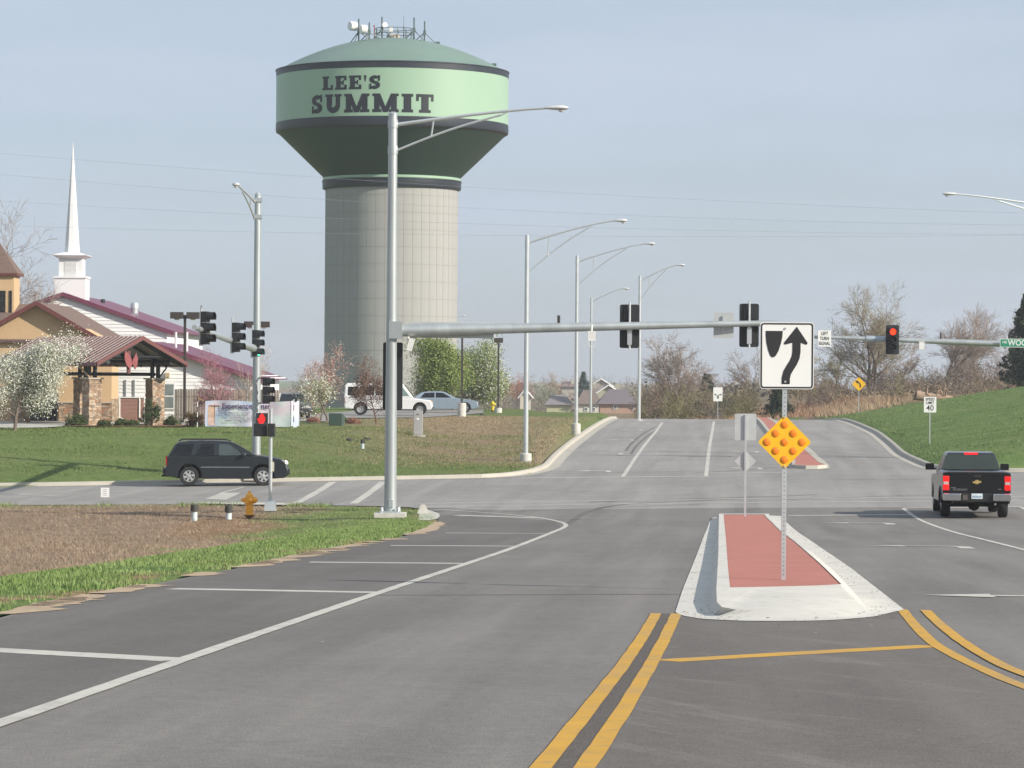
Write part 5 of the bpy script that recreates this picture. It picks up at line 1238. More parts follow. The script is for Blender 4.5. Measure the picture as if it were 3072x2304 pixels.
def sedan(name,label,cat,u,Y,pm,rz=0,sc=1.0):
    t=lot_vehicle(name,label,cat,u,Y,rz); t.scale=(sc,sc,sc)
    low=[(-2.6,0.35),(-2.68,0.5),(-2.66,0.85),(-2.5,0.95),(-1.9,0.98),(1.2,1.0),(2.3,0.86),(2.6,0.74),(2.64,0.45),(2.5,0.28),(2.2,0.28)]+arch(1.75,0.40,0.28,8,0.34)[::-1]+[(1.2,0.25),(-1.2,0.25)]+arch(-1.5,0.40,0.28,8,0.34)[::-1]+[(-2.1,0.30)]
    bevel(part('body',body_side(low,0.96),pm,t,True),0.04)
    cab=[(-2.0,0.94),(-1.35,1.38),(-0.9,1.46),(0.0,1.47),(0.3,1.42),(1.15,0.98)]
    cb,hw=greenhouse(t,cab,0.88,0.64,0.94,1.46,pm); bevel(cb,0.06,2,30)
    for sd in (-1,1):
        pane(t,'window',[(-1.42,1.02),(-1.12,1.35),(-0.42,1.39),(-0.42,1.03)],hw,sd,glassd); pane(t,'window',[(-0.34,1.03),(-0.34,1.39),(0.18,1.36),(0.75,1.04)],hw,sd,glassd)
        for x in (-1.5,1.75): wheel(t,x,sd*0.80,0.33,0.22,5)
        part('headlight',MB().box((2.58,sd*0.66,0.68),(0.10,0.42,0.15)),MATS['headlight glass'],t)
        part('taillight',MB().box((-2.66,sd*0.7,0.78),(0.05,0.4,0.14)),MATS['tail lens'],t)
    mb=MB(); mb.poly([(0.32,-0.6,1.40),(1.13,-0.80,1.0),(1.13,0.80,1.0),(0.32,0.6,1.40)]); mb.shift((0.015,0,0.01)); part('windshield',mb,glassd,t,fix=False)
    wells(t,(-1.5,1.75),0.402,0.96)
    part('bumper',MB().box((2.62,0,0.45),(0.12,1.7,0.2)),pm,t); part('underbody',MB().box((0,0,0.32),(4.4,1.4,0.15)),trim,t)
    return t
sedan('parked_car','silver blue car parked nose right beyond the white van','car',1322,222,silver)
sedan('parked_car','dark car parked end-on behind the Easter banner','car',874,190,mat('dark blue car paint',(0.035,0.045,0.07),0.3,0.2,0.1,3,coat=0.7),math.radians(-80))
# ------------------------------------------------------------------ church
stucco=mat('tan stucco',(0.54,0.375,0.215),0.9,0,0.05,2.5,bump=0.15,bscale=60)
shingle=mat('brown shingle',(0.155,0.105,0.085),0.95,0,0.22,9,bump=0.4,bscale=40)
redtrim=mat('brick red metal',(0.145,0.045,0.042),0.45,0.1,0.06,3)
plum=mat('plum metal roof',(0.170,0.048,0.085),0.45,0.1,0.06,2)
maroon=mat('maroon metal roof',(0.085,0.040,0.038),0.38,0.15,0.07,2)
whites=mat('white siding',(0.80,0.80,0.79),0.6,0,0.025,2)
whitet=mat('white trim',(0.76,0.76,0.75),0.55,0,0.02,2)
darksteel=mat('dark steel beam',(0.020,0.024,0.030),0.6,0,0.15,4)
soffit=mat('pale soffit',(0.24,0.22,0.19),0.8,0,0.08,4)
stonem=mat('ledge stone',(0.34,0.235,0.16),0.9,0,0.30,5,bump=0.3)
capm=mat('stone cap',(0.42,0.37,0.30),0.9,0,0.1,4)
darkdoor=mat('dark glazing',(0.012,0.013,0.015),0.12,0,0.1,3)
def brick_mat():
    m=bpy.data.materials.new('small brick'); m.use_nodes=True; t,b=nodes_of(m); MATS['small brick']=m
    vec=t.nodes.new('ShaderNodeTexCoord').outputs['Object']; mpn=t.nodes.new('ShaderNodeMapping'); mpn.inputs['Rotation'].default_value=(math.pi/2,0,0); t.links.new(vec,mpn.inputs['Vector'])
    br=t.nodes.new('ShaderNodeTexBrick'); br.inputs['Scale'].default_value=1.0; br.inputs['Brick Width'].default_value=0.22; br.inputs['Row Height'].default_value=0.075; br.inputs['Mortar Size'].default_value=0.008
    br.inputs['Color1'].default_value=(0.30,0.12,0.09,1); br.inputs['Color2'].default_value=(0.22,0.085,0.065,1); br.inputs['Mortar'].default_value=(0.42,0.36,0.32,1)
    t.links.new(mpn.outputs['Vector'],br.inputs['Vector']); t.links.new(br.outputs['Color'],b.inputs['Base Color']); b.inputs['Roughness'].default_value=0.9; return m
brick_mat()
def stone_veneer(rects, depth=0.05, seed=1):
    """rects: (origin, along, length, height, outward); many small ledge stones joined into one part"""
    r=random.Random(seed); mb=MB()
    for o_,al,ln,ht,ou in rects:
        o_=Vector(o_); al=Vector(al).normalized(); ou=Vector(ou).normalized(); z=0
        while z<ht-0.01:
            h=min(r.choice((0.06,0.08,0.11,0.14)),ht-z); x=0
            while x<ln-0.01:
                l=min(r.uniform(0.12,0.25),ln-x); d=depth*r.uniform(0.35,1.0); g=0.006
                a=o_+al*(x+g)+Vector((0,0,z+g)); b=al*(l-2*g); c=Vector((0,0,h-2*g)); e=ou*d
                vs=[a,a+b,a+b+c,a+c,a+e,a+b+e,a+b+c+e,a+c+e]
                mb.add(vs,[(4,5,6,7),(0,4,7,3),(1,2,6,5),(3,7,6,2),(0,1,5,4)],r.choice((0,0,1,1,2,3))); x+=l
            z+=h
    return mb
stones=[stonem,mat('ledge stone pale',(0.46,0.36,0.26),0.9,0,0.2,5),mat('ledge stone rust',(0.33,0.19,0.11),0.9,0,0.2,5),mat('ledge stone grey',(0.25,0.20,0.165),0.9,0,0.2,5)]
def veneer(parent, rects, seed, off):
    mb=stone_veneer(rects,seed=seed); mb.shift((-off[0],-off[1],-off[2])); o=link('stone_facing',mb.mesh('stone_facing',stones),parent); o['kind']='stuff'; return o
# --- tan sanctuary
TYf=172.0; f_=lambda u,v,Y=TYf: PX(u,v,Y)
zf=G(f_(200,1250).x,TYf)
cor=Vector((f_(334,1250).x,TYf,zf)); church=thing('church_building','tan stucco church with brown shingle roof and stone base behind the portico','church',cor)
xl=f_(-420,1250).x; xr_=cor.x; ztop=f_(300,1012).z; pk_=f_(113,906); er=f_(300,1014); el_=Vector((2*pk_.x-er.x,TYf,er.z))
mb=MB(); mb.prism([(xl,zf-0.3),(xr_,zf-0.3),(xr_,ztop),(er.x,ztop),(pk_.x,pk_.z-0.10),(el_.x,ztop),(xl,ztop)],lambda a,b,d:(a,d,b),TYf,TYf+3.0)
part('wall',mb,stucco,church,off=cor)
mb=MB(); mb.box(((xl+xr_-3)/2,TYf+9,(zf+ztop)/2),(xr_-3-xl,12,ztop-zf)); part('wall',mb,stucco,church,off=cor)
def slab(a,b,c,d,t):  # roof slab from four corners with thickness t downwards
    n=(Vector(b)-Vector(a)).cross(Vector(d)-Vector(a)).normalized()
    if n.z<0: n=-n
    mb=MB(); top=[Vector(p) for p in (a,b,c,d)]; bot=[p-n*t for p in top]
    mb.add(top+bot,[(0,1,2,3),(7,6,5,4),(0,4,5,1),(1,5,6,2),(2,6,7,3),(3,7,4,0)]); return mb
oh=0.55; yb=TYf+13
dx=er.x-pk_.x; dz=er.z-pk_.z; ee=0.9
for sgn in (1,-1):
    a=(pk_.x,TYf-oh,pk_.z); b=(pk_.x+sgn*dx*(1+ee/abs(dx)*0.5),TYf-oh,pk_.z+dz*(1+ee/abs(dx)*0.5)); c=(b[0],yb,b[2]); d=(a[0],yb,a[2])
    part('roof',slab(a,b,c,d,0.10),shingle,church,off=cor)
    m_=MB(); A_=Vector(a)+Vector((0,-0.03,0.06)); B_=Vector(b)+Vector((0,-0.03,0.06))
    m_.add([A_,B_,B_-Vector((0,0,0.25)),A_-Vector((0,0,0.25)),A_+Vector((0,0.12,0)),B_+Vector((0,0.12,0)),B_+Vector((0,0.12,-0.25)),A_+Vector((0,0.12,-0.25))],[(0,1,2,3),(7,6,5,4),(0,4,5,1),(3,2,6,7),(0,3,7,4),(1,5,6,2)]); part('fascia',m_,redtrim,church,off=cor)
mr=f_(60,912,TYf+8); part('roof',slab((xl,TYf-0.3,ztop-0.2),(pk_.x,TYf-0.3,ztop-0.2),(pk_.x,TYf+8,mr.z),(xl,TYf+8,mr.z),0.12),shingle,church,off=cor)
part('roof',slab((xl,TYf+16,ztop-0.2),(pk_.x,TYf+16,ztop-0.2),(pk_.x,TYf+8,mr.z),(xl,TYf+8,mr.z),0.12),shingle,church,off=cor)
veneer(church,[((f_(176,1250).x,TYf-0.01,zf),(1,0,0),xr_-f_(176,1250).x,f_(200,1208).z-zf,(0,-1,0)),((xr_+0.01,TYf,zf),(0,1,0),3.0,f_(200,1196).z-zf,(1,0,0))],3,cor)
part('stone_cap',MB().box(((f_(176,1250).x+xr_)/2,TYf-0.05,f_(200,1207).z),(xr_-f_(176,1250).x+0.1,0.16,0.07)),capm,church,off=cor)
d0=f_(60,1260); d1=f_(172,1176); dr=part('door',MB().box(((d0.x+d1.x)/2,TYf-0.03,(zf+d1.z)/2),(d1.x-d0.x,0.05,d1.z-zf)),darkdoor,church,off=cor)
for k in range(5):
    x=d0.x+(d1.x-d0.x)*k/4; part('mullion',MB().box((x,TYf-0.07,(zf+d1.z)/2),(0.06,0.05,d1.z-zf)),darksteel,dr,off=cor)
# turret at the far left
Yt=178.0; a=f_(-70,950,Yt); b=f_(42,820,Yt)
mb=MB(); cx_=(a.x+b.x)/2; wdt=b.x-a.x; mb.box((cx_,Yt+wdt/2,(a.z-1+b.z)/2),(wdt,wdt,b.z-a.z+1)); part('turret_wall',mb,stucco,church,off=cor)
ap=Vector((cx_,Yt+wdt/2,f_(-14,722,Yt).z)); e_=0.22; q=[Vector((cx_+s1*(wdt/2+e_),Yt+wdt/2+s2*(wdt/2+e_),b.z)) for s1,s2 in ((-1,-1),(1,-1),(1,1),(-1,1))]
mb=MB(); mb.add(q+[ap],[(0,1,4),(1,2,4),(2,3,4),(3,0,4),(3,2,1,0)]); part('turret_roof',mb,shingle,church,off=cor)
mb=MB(); mb.box((cx_,Yt+wdt/2,b.z-0.05),(wdt+0.42,wdt+0.42,0.14)); part('turret_trim',mb,redtrim,church,off=cor)
for u0,u1 in ((-40,-16),(-6,17),(28,36)):
    p0=f_(u0,943,Yt); p1=f_(u1,872,Yt); part('window',MB().box(((p0.x+p1.x)/2,Yt-0.02,(p0.z+p1.z)/2),(p1.x-p0.x,0.06,p1.z-p0.z)),darkdoor,church,off=cor)
# --- entrance portico on four stone piers
Ap=P(275,1275,zt); Ap=Vector((PX(275,1275,161).x,161,0)); d1=Vector((0.8,0.6,0)); d2=Vector((-0.6,0.8,0))
zp=G(Ap.x,Ap.y)+0.05; Ap.z=zp
port=thing('entrance_portico','church entrance portico with ribbed maroon metal roof on four stone piers','portico',Ap)
WP,LP=3.7,7.6
piers=[Vector((0,0,0)),d1*WP,d2*LP,d1*WP+d2*LP]
ph=PX(275,1137,161).z-zp; ez=PX(294,1089,160).z-zp; rz_=PX(424,1011,161).z-zp
for k,p in enumerate(piers):
    hw_=0.36; R_=Matrix.Rotation(math.atan2(d1.y,d1.x),3,'Z')
    pr=part('pier',MB().box(p+Vector((0,0,ph/2-0.15)),(2*hw_-0.06,2*hw_-0.06,ph+0.3),R_),capm,port)
    rects=[]
    for al,ou in ((d1,-d2),(d2,d1),(-d1,d2),(-d2,-d1)):
        rects.append((p+ou*(hw_-0.03)-al*hw_-Vector((0,0,0.3)),al,2*hw_,ph+0.28,ou))
    mb=stone_veneer(rects,seed=20+k); o=link('stone_facing',mb.mesh('stone_facing',stones),pr); o['kind']='stuff'
    part('pier_cap',MB().box(p+Vector((0,0,ph+0.03)),(2*hw_+0.16,2*hw_+0.16,0.08),R_),capm,pr)
    for q in ((0.17,0),(-0.17,0)):
        c=p+d1*q[0]+d2*q[1]; part('post',MB().box(c+Vector((0,0,(ph+ez)/2+0.12)),(0.16,0.16,ez-ph+0.2),R_),darksteel,port)
mid=d1*WP/2; half=WP/2+0.75; f0,f1=-1.85,LP+1.6
def rp(s,l,z): v=mid+d1*s+d2*l; return Vector((v.x,v.y,z))
for sgn in (-1,1):
    s_=slab(rp(0,f0,rz_),rp(sgn*half,f0,ez),rp(sgn*half,f1,ez),rp(0,f1,rz_),0.06); part('roof',s_,maroon,port)
    s_=slab(rp(0,f0+0.1,rz_-0.075),rp(sgn*(half-0.05),f0+0.1,ez-0.06),rp(sgn*(half-0.05),f1,ez-0.06),rp(0,f1,rz_-0.075),0.03); part('ceiling',s_,soffit,port)
    # standing ribs
    l=f0+0.28
    while l<f1:
        a=rp(0,l,rz_+0.02); b=rp(sgn*half,l,ez+0.02); n_=(b-a).cross(d2).normalized(); n_=n_ if n_.z>0 else -n_
        mb=MB(); w2=d2*0.025; mb.add([a-w2,b-w2,b+w2,a+w2,a-w2*0.6+n_*0.06,b-w2*0.6+n_*0.06,b+w2*0.6+n_*0.06,a+w2*0.6+n_*0.06],[(4,5,6,7),(0,4,7,3),(1,2,6,5),(0,1,5,4),(3,7,6,2)]); part('roof_rib',mb,maroon,port); l+=0.46
    a=rp(0,f0-0.03,rz_+0.06); b=rp(sgn*(half+0.04),f0-0.03,ez+0.06); mb=MB(); q=-d2*0.06
    mb.add([a,b,b-Vector((0,0,0.19)),a-Vector((0,0,0.22)),a+q,b+q,b+q-Vector((0,0,0.19)),a+q-Vector((0,0,0.22))],[(0,1,2,3),(7,6,5,4),(0,4,5,1),(3,2,6,7),(0,3,7,4),(1,5,6,2)]); part('fascia',mb,redtrim,port)
    a=rp(sgn*(half+0.02),f0,ez+0.02); b=rp(sgn*(half+0.02),f1,ez+0.02); mb=MB(); mb.tube([a-Vector((0,0,0.10)),b-Vector((0,0,0.10))],0.10,6); part('gutter',mb,redtrim,port)
    # eave beam and tie beam
    a=rp(sgn*(WP/2),f0+0.2,ez+0.05); b=rp(sgn*(WP/2),f1,ez+0.05); mb=MB(); mb.tube([a,b],0.13,4); part('beam',mb,darksteel,port)
for l in (0.0,LP):
    a=rp(-WP/2,l,(ph+ez)/2-0.15); b=rp(WP/2,l,(ph+ez)/2-0.15); part('beam',MB().tube([a,b],0.09,4),darksteel,port)
for l in (f0+0.25,0.0,LP*0.33,LP*0.66,LP):
    for sgn in (-1,1):
        part('rafter',MB().tube([rp(0,l,rz_-0.22),rp(sgn*(half-0.1),l,ez-0.14)],0.085,4),darksteel,port)
    part('tie',MB().tube([rp(-WP/2,l,ez+0.32),rp(WP/2,l,ez+0.32)],0.075,4),darksteel,port)
for k in (-0.6,0,0.6): part('purlin',MB().tube([rp(k*half,f0+0.1,rz_+(ez-rz_)*abs(k)-0.17),rp(k*half,f1,rz_+(ez-rz_)*abs(k)-0.17)],0.06,4),darksteel,port)
part('beam',MB().tube([rp(-WP/2,0,(ph+ez)/2-0.15),rp(-WP/2,LP,(ph+ez)/2-0.15)],0.09,4),darksteel,port)
# snow guard with diamond brackets along the near eave
a=rp(-half*0.86,f0+1.3,rz_+(ez-rz_)*0.86+0.22); b=rp(-half*0.86,f1,rz_+(ez-rz_)*0.86+0.22); part('snow_guard',MB().tube([a,b],0.025,5),redtrim,port)
for i in range(8):
    c=a.lerp(b,(i+0.5)/8); mb=MB(); mb.box(c-Vector((0,0,0.10)),(0.12,0.12,0.16),Matrix.Rotation(0.8,3,'X')); part('snow_guard_bracket',mb,redtrim,port)
part('downspout',MB().tube([rp(-half,0.1,ez-0.1),rp(-half+0.1,0.0,ez-0.25),rp(-WP/2-0.16,-0.1,ez-0.75),rp(-WP/2-0.16,-0.1,ph+0.05)],0.045,6),mat('tan pipe',(0.40,0.30,0.18),0.6),port)
part('downspout',MB().tube([rp(half,0.1,ez-0.1),rp(half-0.1,0.0,ez-0.25),rp(WP/2+0.16,-0.1,ez-0.75),rp(WP/2+0.16,-0.1,ph+0.05)],0.045,6),darksteel,port)
# hanging red emblem: a dark cross with two flame leaves
ec=rp(-0.72,f0+0.12,0); em_=part('emblem_cross',MB().box(ec+Vector((0,0,ez+0.05)),(0.18,0.10,1.15),Matrix.Rotation(math.atan2(d1.y,d1.x),3,'Z')),mat('maroon emblem',(0.10,0.025,0.025),0.5),port,label='dark red vertical bar of the hanging emblem')
leaf=[(-0.30,0.45),(-0.36,0.20),(-0.33,-0.05),(-0.22,-0.28),(0.0,-0.50),(0.10,-0.35),(0.18,-0.20),(0.10,0.05),(0.0,0.15),(-0.12,0.30)]
leaf2=[(0.42,0.35),(0.55,0.05),(0.52,-0.25),(0.38,-0.52),(0.22,-0.25),(0.14,-0.22),(0.22,0.02),(0.34,0.18)]
mb=MB(); zc0=ez-0.05
for lf in (leaf,leaf2):
    mb.prism([(s,z) for s,z in lf],lambda s,z,d:rp(s*0.85-0.72,f0+0.02+d,zc0+z+0.25),-0.03,0.03)
part('emblem_flame',mb,mat('emblem red',(0.25,0.055,0.055),0.5),port,label='red flame of the hanging emblem')
# --- white hall with plum roof and steeple
H1=190.0; g1=lambda u,v,Y=H1: PX(u,v,Y)
apx=g1(190,884); ev=g1(500,993); zb=G(-20,H1)
hall=thing('church_hall','white sided hall with plum metal roof and tall white steeple','hall',(ev.x,H1,zb))
ho=Vector((ev.x,H1,zb)); lx=2*apx.x-ev.x; yb=212.0
def boards(parent, poly, Y, h, material, off, name='siding_board'):
    z0=min(p[1] for p in poly); z1=max(p[1] for p in poly); z=z0
    while z<z1-0.02:
        q=clip_half(clip_half(poly,1,z,True),1,min(z+h-0.004,z1),False)
        if len(q)>=3 and area2(q)>1e-3:
            zz=z; mb=MB(); n=len(q)
            # lap siding: each board leans out towards its lower edge
            fr=[(x,Y-0.012-0.028*(1-(zq-zz)/h),zq) for x,zq in q]; bk=[(x,Y+0.01,zq) for x,zq in q]
            mb.v=fr+bk; mb.f=[tuple(range(n)),tuple(range(2*n-1,n-1,-1))]+[(i,n+i,n+(i+1)%n,(i+1)%n) for i in range(n)]; mb.m=[0]*len(mb.f)
            part(name,mb,material,parent,off=off)
        z+=h
part('wall',MB().prism([(lx,zb-0.3),(ev.x,zb-0.3),(ev.x,ev.z),(apx.x,apx.z),(lx,ev.z)],lambda a,b,d:(a,d,b),H1,yb),whites,hall,off=ho)
boards(hall,[(lx,g1(0,1075).z),(ev.x,g1(0,1075).z),(ev.x,ev.z-0.05),(apx.x,apx.z-0.08),(lx,ev.z-0.05)],H1,0.21,whites,ho)
sl=(ev.z-apx.z)/(ev.x-apx.x)
for sgn in (1,-1):
    wx=(ev.x-apx.x)+0.45
    a=Vector((apx.x,H1-0.22,apx.z+0.12)); b=Vector((apx.x+sgn*wx,H1-0.22,apx.z+0.12+sl*wx)); c=Vector((b.x,yb+0.4,b.z)); d=Vector((a.x,yb+0.4,a.z))
    part('roof',slab(a,b,c,d,0.06),plum,hall,off=ho)
    mb=MB(); mb.add([a+Vector((0,-.04,.03)),b+Vector((0,-.04,.03)),b+Vector((0,-.04,-.22)),a+Vector((0,-.04,-.22)),a+Vector((0,.06,.03)),b+Vector((0,.06,.03)),b+Vector((0,.06,-.22)),a+Vector((0,.06,-.22))],[(0,1,2,3),(7,6,5,4),(0,4,5,1),(3,2,6,7),(0,3,7,4),(1,5,6,2)]); part('fascia',mb,plum,hall,off=ho)
# steeple
Ys=193.0; gs=lambda u,v: PX(u,v,Ys-1.0); w0=93/(F/(Ys-1)); cx_=(gs(163,860).x+gs(256,860).x)/2
st=part('steeple_base',MB().box((cx_,Ys-1+w0/2,(gs(0,832).z+gs(0,935).z)/2),(w0,w0,gs(0,832).z-gs(0,935).z)),whitet,hall,off=ho)
zz=gs(0,832).z; part('steeple_ledge',MB().box((cx_,Ys-1+w0/2,zz+0.04),(w0+0.12,w0+0.12,0.12)),whitet,st,off=ho)
w1=70/49.5; z1=gs(0,768).z; part('belfry',MB().box((cx_,Ys-1+w0/2,(zz+z1)/2),(w1,w1,z1-zz)),whitet,st,off=ho)
for dxx,dyy in ((0,-1),(1,0)):
    for k in range(13):
        zk=zz+0.12+k*(z1-zz-0.3)/13
        c=Vector((cx_+dxx*(w1/2+0.01),Ys-1+w0/2+dyy*(w1/2+0.01),zk+0.04)); part('louvre',MB().box(c,(0.72 if dyy else 0.04,0.72 if dxx else 0.04,0.05),Matrix.Rotation(0.5*(1 if dyy else 0),3,'X')),whitet,st,off=ho)
mb=MB(); zc_=gs(0,757).z
mb.add([(cx_+s1*k,Ys-1+w0/2+s2*k,z) for k,z in ((w1/2+0.05,z1-0.10),(w0/2+0.10,z1+0.05),(w0/2+0.12,z1+0.10),(0.46,zc_+0.05)) for s1,s2 in ((-1,-1),(1,-1),(1,1),(-1,1))],[(4*j+i,4*j+(i+1)%4,4*j+4+(i+1)%4,4*j+4+i) for j in range(3) for i in range(4)]+[(3,2,1,0),(12,13,14,15)]); part('cornice',mb,whitet,st,off=ho)
mb=MB(); zt_=gs(0,419).z; k=0.455; mb.add([(cx_+k*math.cos(math.radians(22.5+45*i))*1.05,Ys-1+w0/2+k*math.sin(math.radians(22.5+45*i))*1.05,zc_) for i in range(8)]+[(cx_,Ys-1+w0/2,zt_)],[(i,(i+1)%8,8) for i in range(8)]+[tuple(range(7,-1,-1))]); part('spire',mb,whitet,st,off=ho)
p=PX(404,925,198); mb=MB(); mb.box(p-Vector((0,0,0.7)),(0.38,0.38,0.8)); part('vent_base',mb,mat('grey metal',(0.42,0.43,0.44),0.5,0.4),hall,off=ho)
mb=MB().lathe([(0.22,-0.35),(0.22,-0.05),(0.26,-0.03),(0.26,0.28),(0.2,0.36),(0.02,0.38)],16,tuple(p)); part('roof_vent',mb,galv2,hall,True,off=ho)
p=PX(309,903,200); part('roof_vent',MB().tube([p-Vector((0,0,.3)),p+Vector((0,0,.12))],0.13,10),darksteel,hall,off=ho)
# --- lower wing
H2=178.0; g2=lambda u,v,Y=H2: PX(u,v,Y)
a2=g2(452,1024); e2=g2(770,1131); zb2=G(-15,H2)
wing=thing('church_wing','low white sided church wing with sloping plum roof behind the wood fence','church wing',(e2.x,H2,zb2)); wo_=Vector((e2.x,H2,zb2))
lx=g2(354,1200).x; sl=(e2.z-a2.z)/(e2.x-a2.x); wx_=g2(762,1200).x
part('wall',MB().prism([(lx,zb2-0.3),(wx_,zb2-0.3),(wx_,e2.z+0.05),(a2.x,a2.z-0.12),(lx,a2.z+sl*(a2.x-lx)-0.12)],lambda a,b,d:(a,d,b),H2,197.0),whites,wing,off=wo_)
boards(wing,[(lx,g2(0,1240).z),(wx_,g2(0,1240).z),(wx_,e2.z+0.02),(a2.x,a2.z-0.18),(lx,a2.z+sl*(a2.x-lx)-0.18)],H2,0.205,whites,wo_)
for sgn in (1,-1):
    wx=(e2.x-a2.x)+0.35 if sgn>0 else (a2.x-lx)+0.4
    a=Vector((a2.x,H2-0.5,a2.z)); b=Vector((a2.x+sgn*wx,H2-0.5,a2.z+sl*wx)); c=Vector((b.x,197.6,b.z)); d=Vector((a.x,197.6,a.z))
    part('roof',slab(a,b,c,d,0.06),plum,wing,off=wo_)
    mb=MB(); mb.add([a+Vector((0,-.04,.03)),b+Vector((0,-.04,.03)),b+Vector((0,-.04,-.24)),a+Vector((0,-.04,-.24)),a+Vector((0,.06,.03)),b+Vector((0,.06,.03)),b+Vector((0,.06,-.24)),a+Vector((0,.06,-.24))],[(0,1,2,3),(7,6,5,4),(0,4,5,1),(3,2,6,7),(0,3,7,4),(1,5,6,2)]); part('fascia',mb,plum,wing,off=wo_)
part('gutter',MB().tube([(wx_+0.35,H2-0.4,e2.z-0.1),(wx_+0.35,197,e2.z-0.1)],0.08,6),whitet,wing,off=wo_)
for u in (499,533): 
    p=g2(u,1025); part('roof_pipe',MB().tube([(p.x,H2+5,p.z-1.2),(p.x,H2+5,p.z+0.6)],0.07,8),whitet,wing,off=wo_)
q0=g2(358,1240); q1=g2(432,1194); part('brick_base',MB().box(((q0.x+q1.x)/2,H2-0.06,(zb2+q1.z)/2),(q1.x-q0.x,0.10,q1.z-zb2)),MATS['small brick'],wing,off=wo_)
part('sill',MB().box(((q0.x+q1.x)/2,H2-0.08,q1.z+0.03),(q1.x-q0.x+0.1,0.16,0.06)),whitet,wing,off=wo_)
for u in (360,420): p=g2(u,1100); part('downspout',MB().tube([(p.x,H2-0.12,g2(u,1190).z),(p.x,H2-0.12,zb2+0.2),(p.x+0.2,H2-0.2,zb2+0.1)],0.045,6),whitet,wing,off=wo_)
q0=g2(487,1228); q1=g2(526,1148); fr=part('window_frame',MB().box(((q0.x+q1.x)/2,H2-0.06,(q0.z+q1.z)/2),(q1.x-q0.x,0.08,q1.z-q0.z)),whitet,wing,off=wo_)
zm=(q0.z+q1.z)/2
for za,zb_ in ((q0.z+0.09,zm-0.04),(zm+0.04,q1.z-0.09)): part('pane',MB().box(((q0.x+q1.x)/2,H2-0.105,(za+zb_)/2),(q1.x-q0.x-0.16,0.02,zb_-za)),mat('window blind glass',(0.20,0.23,0.23),0.1,0,0.2,2),fr,off=wo_)
for u0,u1 in ((376,380),(402,406)):
    p=g2(u0,1165); part('shutter_edge',MB().box((p.x,H2-0.06,p.z),(0.10,0.04,0.95)),mat('grey shutter',(0.20,0.22,0.24),0.7),wing,off=wo_)
p=g2(503,1125); part('wall_lamp',MB().box((p.x,H2-0.14,p.z),(0.22,0.2,0.26)),mat('tan lamp',(0.45,0.36,0.22),0.5),wing,off=wo_)
# --- wooden fence: every picket its own board
FYc=176.0; fb0=PX(527,1232,FYc); fb1=PX(842,1232,FYc); n=int((fb1.x-fb0.x)/0.145)
fence=thing('wood_fence','weathered grey wood privacy fence in front of the church wing','fence',(fb0.x,FYc,G(fb0.x,FYc)))
picks=[mat('weathered picket '+str(k),c,0.9,0,0.22,5,stretch=(6,6,0.6)) for k,c in enumerate([(0.22,0.185,0.155),(0.27,0.22,0.18),(0.18,0.155,0.135),(0.30,0.235,0.17)])]
htp=PX(600,1168,FYc).z
pmesh=[]
for k in range(4):
    h=htp-fence.location.z; pmesh.append(MB().add([(-.066,-.01,0),(.066,-.01,0),(.066,-.01,h-.05),(.04,-.01,h),(-.04,-.01,h),(-.066,-.01,h-.05),(-.066,.01,0),(.066,.01,0),(.066,.01,h-.05),(.04,.01,h),(-.04,.01,h),(-.066,.01,h-.05)],[(0,1,2,3,4,5),(11,10,9,8,7,6),(0,6,7,1),(1,7,8,2),(2,8,9,3),(3,9,10,4),(4,10,11,5),(5,11,6,0)]).mesh('picket',picks[k]))
for i in range(n):
    o=link('picket',pmesh[rnd.randrange(4)],fence,(i*0.145,rnd.uniform(-0.012,0.012),rnd.uniform(-0.03,0.03)))
for z in (0.4,1.4): part('rail',MB().box(((n-1)*0.145/2,0.05,z),(n*0.145,0.05,0.09)),picks[0],fence)
# ------------------------------------------------------------------ banner
bY=P(740,1283,zt).y; q=lambda u,v: PX(u,v,bY)
bb=q(615,1282); bb.z=G(bb.x,bY); ban=thing('church_banner','wide pastel Experience Easter banner staked along the church lawn','banner',bb)
def banner_mat():
    m=bpy.data.materials.new('banner print'); m.use_nodes=True; t,b=nodes_of(m); MATS['banner print']=m
    vec=t.nodes.new('ShaderNodeTexCoord').outputs['Object']
    n1=noise(t,vec,0.55,2); n2=noise(t,vec,0.9,2,stretch=(1,1,1.7),rot=(0,0,1.2))
    c=mixrgb(t,ramp(t,n1,0.36,0.62),(0.33,0.45,0.60),(0.60,0.52,0.58)); c=mixrgb(t,ramp(t,n2,0.50,0.68),c,(0.55,0.62,0.60))
    t.links.new(c,b.inputs['Base Color']); b.inputs['Roughness'].default_value=0.6; return m
banner_mat()
x1=q(871,1282).x-bb.x; zt0=q(640,1203).z-bb.z; zb0=0.05
mb=MB(); nx,nz=48,8; wav=lambda x,z: 0.05*math.sin(x*2.3+z)+0.03*math.sin(x*5.1-z*2)
vs=[(x1*i/nx,wav(x1*i/nx,j/nz),zb0+(zt0-zb0+0.04*math.sin(x1*i/nx*1.6))*j/nz) for j in range(nz+1) for i in range(nx+1)]
mb.add(vs,[(j*(nx+1)+i,j*(nx+1)+i+1,(j+1)*(nx+1)+i+1,(j+1)*(nx+1)+i) for j in range(nz) for i in range(nx)]); part('sheet',mb,MATS['banner print'],ban,True,fix=False)
x2=q(894,1282).x-bb.x; mb=MB(); vs=[(x1+0.02+(x2-x1)*i/10,0.05+0.55*i/10+0.05*math.sin(i),zb0+(zt0-zb0)*j/6+0.05*math.sin(i*0.9)) for j in range(7) for i in range(11)]
mb.add(vs,[(j*11+i,j*11+i+1,(j+1)*11+i+1,(j+1)*11+i) for j in range(6) for i in range(10)]); part('sheet',mb,MATS['banner print'],ban,True,label='folded-back end of the banner',fix=False)
violet=mat('violet print',(0.085,0.05,0.12),0.7); 
